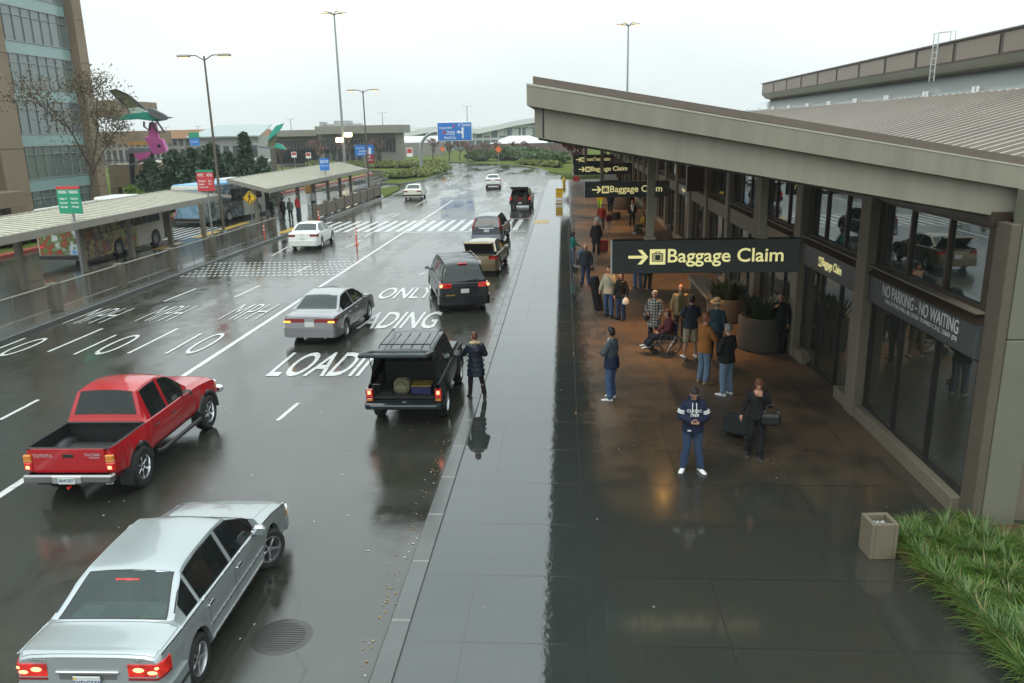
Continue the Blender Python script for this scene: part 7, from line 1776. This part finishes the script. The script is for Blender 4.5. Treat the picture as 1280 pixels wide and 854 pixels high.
# ------------------------------------------------------------------ distant buildings
def bpx(b,x0,x1,yt,Y,d,z0=0.,m=0,bev=0.):
    a=at(x0,yt,Y); c=at(x1,yt,Y); zt=(a.z+c.z)/2; b.box(((a.x+c.x)/2,Y+d/2,(zt+z0)/2),(c.x-a.x,d,zt-z0),m,bev); return a.x,c.x,zt
def far():
    cw=mat('far_concrete_grey',(.19,.175,.145),.75,var=.15,vs=.15,dirt=.25); cw2=mat('far_concrete_band',(.21,.20,.165),.75,var=.12,vs=.15); gl=mat('far_glass_dark',(.035,.045,.045),.12,var=.4,vs=.3); wm=mat('far_white',(.55,.57,.56),.5,var=.08,vs=.2)
    Y=166.; t=thing('concrete_terminal','long low grey concrete terminal with rooftop plant in the distance','terminal building',(0,0,0))
    b=MB(); x0,x1,zt=bpx(b,398,494,166,Y,9.); b.build('wall',[cw],t)
    b=MB(); xa,xb,za=bpx(b,341,398,166.5,Y+3,9.); b.build('side_wall',[cw],t)
    b=MB(); a=at(395,160,Y-2);c=at(500,159,Y-2); b.box(((a.x+c.x)/2,Y+3,a.z-.5),(c.x-a.x,12,1.6),0,.05); b.build('roof',[cw2],t); b=MB(); a=at(338,163,Y+1);c=at(396,161.5,Y+1); b.box(((a.x+c.x)/2,Y+5,a.z-.7),(c.x-a.x,9,1.3),0,.05); b.build('roof',[cw2],t)
    for i in range(22):
        u=(i+.5)/22; x=x0+(x1-x0)*u; 
        if 4<i<8: continue
        b=MB(); b.box((x,Y-.05,zt-2.6),(.55,.2,2.6)); b.build('window',[gl],t)
    for i in range(14):
        x=xa+(xb-xa)*(i+.5)/14; b=MB(); b.box((x,Y+2.95,za-2.6),(.5,.2,2.4)); b.build('window',[gl],t)
    for i in range(16):
        x=xa+(xb-xa)*(i+.5)/16; b=MB(); b.box((x,Y+2.95,1.7),(1.1,.2,2.8)); b.build('window',[gl],t)
    for i in range(9):
        b=MB(); b.box((x0+1.5+1.35*i,Y-.05,1.7),(.9,.2,2.8)); b.build('window',[gl],t)
    b=MB(); bpx(b,399,446,155,Y+2,5.,zt); bpx(b,417,433,151,Y+1,5.,zt); bpx(b,399,404,152.5,Y+1,3.,zt); b.build('rooftop_plant',[mat('plant_pale',(.34,.36,.36),.6,var=.2,vs=.4)],t)
    # glazed terminal with wave roof
    Y=270.; t=thing('glass_terminal','large glazed terminal with a white wave shaped roof on the horizon','terminal building',(0,0,0)); top=[(498,167),(520,163),(545,158),(575,160),(600,161),(625,155.5),(645,151),(668,147.5),(700,147),(740,150)]
    b=MB(); vs=[]; 
    P=[at(x,y,Y) for x,y in top]
    poly=[(p.x,p.z) for p in P]+[(p.x,p.z-1.6) for p in P[::-1]]; b.prism(poly,-Y-60,-Y+3,0,FACE_S); b.build('roof',[wm],t)
    b=MB(); poly=[(p.x,p.z-1.7) for p in P]+[(P[-1].x,0),(P[0].x,0)]; b.prism(poly,-Y-58,-Y,0,FACE_S); b.build('glazing',[mat('far_blue_glass',(.16,.22,.25),.15,var=.35,vs=.15)],t)
    b=MB()
    for i in range(26):
        x=P[0].x+(P[-1].x-P[0].x)*i/25; z=pl([(p.x,p.z) for p in P],x)-1.8; b.box((x,Y-.4,z/2),(.5,.6,z))
    for z in(3.4,7.2): b.box(((P[0].x+P[-1].x)/2,Y-.5,z),(P[-1].x-P[0].x,.7,.8))
    b.build('columns',[wm],t); 
    for i in range(14): x=P[0].x+(P[-1].x-P[0].x)*(i+.5)/14; b=MB(); b.box((x,Y-.35,5.4),(2.2,.4,2.2)); b.build('white_panel',[wm],t)
    # tents
    for (x0,x1,yt,yb,Y,lb,pk) in((494,548,170.5,180,215.,'long white marquee tent beside the low concrete terminal',False),(612,684,170,181,205.,'white peaked marquee tent above the dark wall',True)):
        a=at(x0,yb,Y);c=at(x1,yb,Y);zt=at((x0+x1)/2,yt,Y).z; ze=a.z+.2; t=thing('marquee_tent',lb,'tent',((a.x+c.x)/2,Y+6,0),0,'white marquee tents'); w=(c.x-a.x)/2; b=MB()
        if pk: b.add([(-w,-6,ze),(w,-6,ze),(w,6,ze),(-w,6,ze),(-w*.35,0,zt),(w*.35,0,zt)],[(0,1,5,4),(1,2,5),(2,3,4,5),(3,0,4)],0)
        else:
            Pr=[(-6*math.cos(k*math.pi/10),ze+(zt-ze)*math.sin(k*math.pi/10)) for k in range(11)]; M=Matrix(((0,0,1,0),(1,0,0,0),(0,1,0,0),(0,0,0,1))); b.prism(Pr,-w,w,0,M)
        b.build('tent_roof',[wm],t); b=MB(); b.box((0,0,ze/2),(2*w-.1,11.9,ze-.02)); b.build('tent_wall',[mat('tent_wall_grey',(.20,.19,.17),.7)],t)
    a=at(590,181,200.);c=at(735,181,200.); b=MB(); 
    b.box(((a.x+c.x)/2,200.5,a.z/2),(c.x-a.x,.5,a.z),0,.02); x=a.x
    while x<c.x: b.box((x,200.1,a.z/2),(.3,.4,a.z+.1)); x+=4
    o=b.build('site_wall',[mat('site_wall_brown',(.12,.085,.07),.75,var=.25,vs=.2)]); tag(o,'long dark brown boundary wall behind the hedges','wall')
    # garage and green roofed hall on the left
    Y=230.; t=thing('parking_garage','long parking garage with an orange parapet band behind the sculpture','parking garage',(0,0,0)); b=MB()
    a=at(90,162,Y); c=at(262,168,Y); zt=at(180,163.5,Y).z; L=c.x-a.x; xc=(a.x+c.x)/2
    b.box((xc,Y+25,zt-1.2),(L,50,2.4)); b.build('parapet',[mat('garage_orange_band',(.42,.22,.11),.7,var=.2,vs=.1)],t)
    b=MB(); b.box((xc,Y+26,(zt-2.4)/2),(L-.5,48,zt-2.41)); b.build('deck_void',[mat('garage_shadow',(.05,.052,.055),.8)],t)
    b=MB()
    for i in range(22): b.box((a.x+L*(i+.5)/22,Y+1.5,(zt-2.4)/2),(.7,.7,zt-2.42))
    b.box((xc,Y+1.6,3.2),(L-.2,.6,1.0)); b.build('columns',[cw2],t)
    Y=195.; t=thing('green_roofed_hall','pale hall with a long sloping turquoise roof left of the low terminal','hall',(0,0,0)); a=at(240,186,Y); c=at(322,186,Y); e=at(243,171,Y).z; r=at(270,164,Y).z; b=MB(); xc=(a.x+c.x)/2; L=c.x-a.x
    b.box((xc,Y+8,e/2),(L,14,e)); b.build('wall',[mat('hall_wall_grey',(.30,.30,.28),.6,var=.1,vs=.2)],t); b=MB(); b.add([(a.x-1,Y-.5,e),(c.x+1,Y-.5,e),(c.x-1,Y+14,r+1.5),(a.x+1,Y+14,r+1.5),(a.x-1,Y-.5,e-.3),(c.x+1,Y-.5,e-.3),(c.x-1,Y+14,r+1.2),(a.x+1,Y+14,r+1.2)],[(0,1,2,3),(7,6,5,4),(0,4,5,1),(1,5,6,2),(2,6,7,3),(3,7,4,0)],0); b.build('roof',[mat('turquoise_roof',(.26,.31,.30),.45,var=.1,vs=.2)],t)
    b=MB(); 
    for i in range(7): b.box((a.x+L*(i+.5)/7,Y+.95,2.2),(L/12,.2,3.2))
    b.build('opening',[gl],t)
    # parked vehicles in the lot
    for i,(px,py,hd,pm,lb) in enumerate(((331,206,-70,P_WHT,'white estate car parked beyond the conifers, left of the wing sculpture'),(262,208,-60,P_SILW,'silver car half hidden by conifers in the far lot'),(206,206,80,P_WHT,'white car in the far lot under the bird sculpture'))):
        p=g(px,py,-.15); S=dict(L=4.5,W=1.8,rw=.34,yr=-1.27,yf=1.35,zlow=.26,zmid=.62,gh=(-2.18,-1.86,.55,1.30),top=[(-2.22,1.06),(-2.18,1.08),(-1.86,1.56),(-.5,1.64),(.55,1.58),(1.30,1.10),(1.7,1.03),(2.25,.75)],belt=[(-2.22,1.0),(1.2,1.0),(1.7,.95),(2.25,.65)],wr=.66,roofz=1.63,side_glass=[(-1.75,-1.05),(-.98,-.05),(.03,1.0)],paint=pm,glass=GLASS_D)
        make_car('parked_car',lb,'car',p,R_(hd),S,'cars parked in the far lot')
    p=g(762,232,-.1); t=thing('delivery_van','white van parked past the end of the covered walkway','van',(p.x,p.y,-.1),0); b=MB(); M=Matrix(((0,0,1,0),(1,0,0,0),(0,1,0,0),(0,0,0,1))); b.prism([(0,.4),(0,2.2),(.15,2.35),(3.6,2.35),(4.4,1.45),(5.2,1.25),(5.3,.4)],-.98,.98,0,M); b.build('body',[P_WHT],t)
    b=MB(); b.box((0,-.012,1.75),(1.6,.02,.7),0,.01); b.build('rear_window',[GLASS_D],t)
    b=MB(); b.box((0,-.06,.5),(1.96,.16,.2),0,.03); b.build('bumper',[BLACK],t)
    for s in(-1,1):
        b=MB(); b.box((s*.86,-.015,1.1),(.18,.03,.4),0,.01); b.build('tail_light',[RED_OFF],t)
        for y in(.95,4.2): wheel(t,s*.86,y,.34,.22)
    # low kerbside ramp box and pebbled planter near the far crossing are left to the pavement material
# ------------------------------------------------------------------ sky, sun, air, camera
def world():
    w=bpy.data.worlds.new('World'); scn.world=w; w.use_nodes=True; nt=w.node_tree; nt.nodes.clear()
    out=nt.nodes.new('ShaderNodeOutputWorld'); bg=nt.nodes.new('ShaderNodeBackground'); bg.inputs[1].default_value=.1
    sky=nt.nodes.new('ShaderNodeTexSky'); sky.sky_type='NISHITA'; sky.sun_disc=False; sky.sun_elevation=R_(58); sky.sun_rotation=R_(200); sky.air_density=1.5; sky.dust_density=6.; sky.altitude=0
    # closed overcast: the blue sky dissolves in a bright, faintly green-white cloud layer, mottled by noise
    tc=nt.nodes.new('ShaderNodeTexCoord'); sx=nt.nodes.new('ShaderNodeSeparateXYZ'); nt.links.new(tc.outputs['Generated'],sx.inputs[0])
    mp=nt.nodes.new('ShaderNodeMapping'); mp.inputs['Scale'].default_value=(1,1,3); nt.links.new(tc.outputs['Generated'],mp.inputs['Vector'])
    no=nt.nodes.new('ShaderNodeTexNoise'); no.inputs['Scale'].default_value=2.2; no.inputs['Detail'].default_value=5; nt.links.new(mp.outputs[0],no.inputs['Vector'])
    r=nt.nodes.new('ShaderNodeValToRGB'); r.color_ramp.elements[0].position=0.; r.color_ramp.elements[0].color=(8.5,9.15,9.1,1); r.color_ramp.elements[1].position=.9; r.color_ramp.elements[1].color=(19.4,22.0,22.4,1); nt.links.new(sx.outputs['Z'],r.inputs[0])
    m2=nt.nodes.new('ShaderNodeMix'); m2.data_type='RGBA'; m2.blend_type='MULTIPLY'; m2.inputs[0].default_value=1.
    r2=nt.nodes.new('ShaderNodeValToRGB'); r2.color_ramp.elements[0].position=.3; r2.color_ramp.elements[0].color=(.84,.855,.86,1); r2.color_ramp.elements[1].position=.7; r2.color_ramp.elements[1].color=(1.04,1.04,1.03,1); nt.links.new(no.outputs[0],r2.inputs[0])
    nt.links.new(r.outputs[0],m2.inputs[6]); nt.links.new(r2.outputs[0],m2.inputs[7])
    mx=nt.nodes.new('ShaderNodeMix'); mx.data_type='RGBA'; mx.inputs[0].default_value=.9; nt.links.new(sky.outputs[0],mx.inputs[6]); nt.links.new(m2.outputs[2],mx.inputs[7])
    nt.links.new(mx.outputs[2],bg.inputs[0]); nt.links.new(bg.outputs[0],out.inputs[0])
    L=bpy.data.lights.new('sun','SUN'); L.energy=.6; L.angle=R_(25); L.color=(1,.97,.93); o=bpy.data.objects.new('sun',L); COL.objects.link(o)
    # sun behind the camera, high
    az=R_(200); el=R_(58); d=Vector((math.sin(az)*math.cos(el),math.cos(az)*math.cos(el),math.sin(el))); o.rotation_euler=d.to_track_quat('Z','Y').to_euler()
def haze(density):
    b=MB(); b.box((0,470,24.),(2000,1000,52.)); m=bpy.data.materials.new('haze_air'); m.use_nodes=True; nt=m.node_tree; nt.nodes.clear(); out=nt.nodes.new('ShaderNodeOutputMaterial'); v=nt.nodes.new('ShaderNodeVolumePrincipled'); v.inputs['Density'].default_value=density; v.inputs['Color'].default_value=(.93,.96,.96,1); v.inputs['Anisotropy'].default_value=.2; nt.links.new(v.outputs[0],out.inputs[1])
    o=b.build('haze',[m]); tag(o,None,None,None,'stuff')
def camera():
    cam=bpy.data.cameras.new('camera'); co=bpy.data.objects.new('camera',cam); COL.objects.link(co); scn.camera=co
    cam.sensor_width=36; cam.lens=FPX/1280*36; cam.clip_start=.1; cam.clip_end=6000
    M=Matrix(((_r.x,-_r.y,-_r.z),(_f.x,-_f.y,-_f.z),(-_d.x,_d.y,_d.z))).to_4x4(); M.translation=(0,0,HC); co.matrix_world=M
    v=scn.view_settings; v.view_transform='Standard'; v.look='None'; v.gamma=1.; v.exposure=EXPOSURE; v.use_curve_mapping=False
    scn.render.engine='CYCLES'; scn.cycles.use_denoising=True; scn.cycles.max_bounces=8; scn.cycles.glossy_bounces=4; scn.cycles.transparent_max_bounces=10; scn.cycles.volume_bounces=0; scn.cycles.sample_clamp_indirect=6.; scn.cycles.caustics_reflective=False
    scn.render.film_transparent=False
EXPOSURE=.28
setting(); terminal(); fence_run()
shelter('first ribbed cream bus shelter roof at the left edge, on square posts',-21.8,2.72,-24.9,3.08,14.,49.5,-23.7,[19.5+4.52*i for i in range(8)])
shelter('second cream bus shelter roof beyond the crosswalk opening',-20.4,2.72,-23.1,3.45,54.6,83.,-21.9,[56.,60.8,65.2,69.6,73.8,78.,82.])
signs(); poles(); buses(); office(); sculptures(); greenery(); far()
volvo(); pickup(); jeep(); silver_mid(); minivan(); gold_sedan(); crossover(); hatch_suv(); white_acura(); cream_sedan(); white_far()
crowd(); haze(.0004); world(); camera()
bpy.context.view_layer.update()
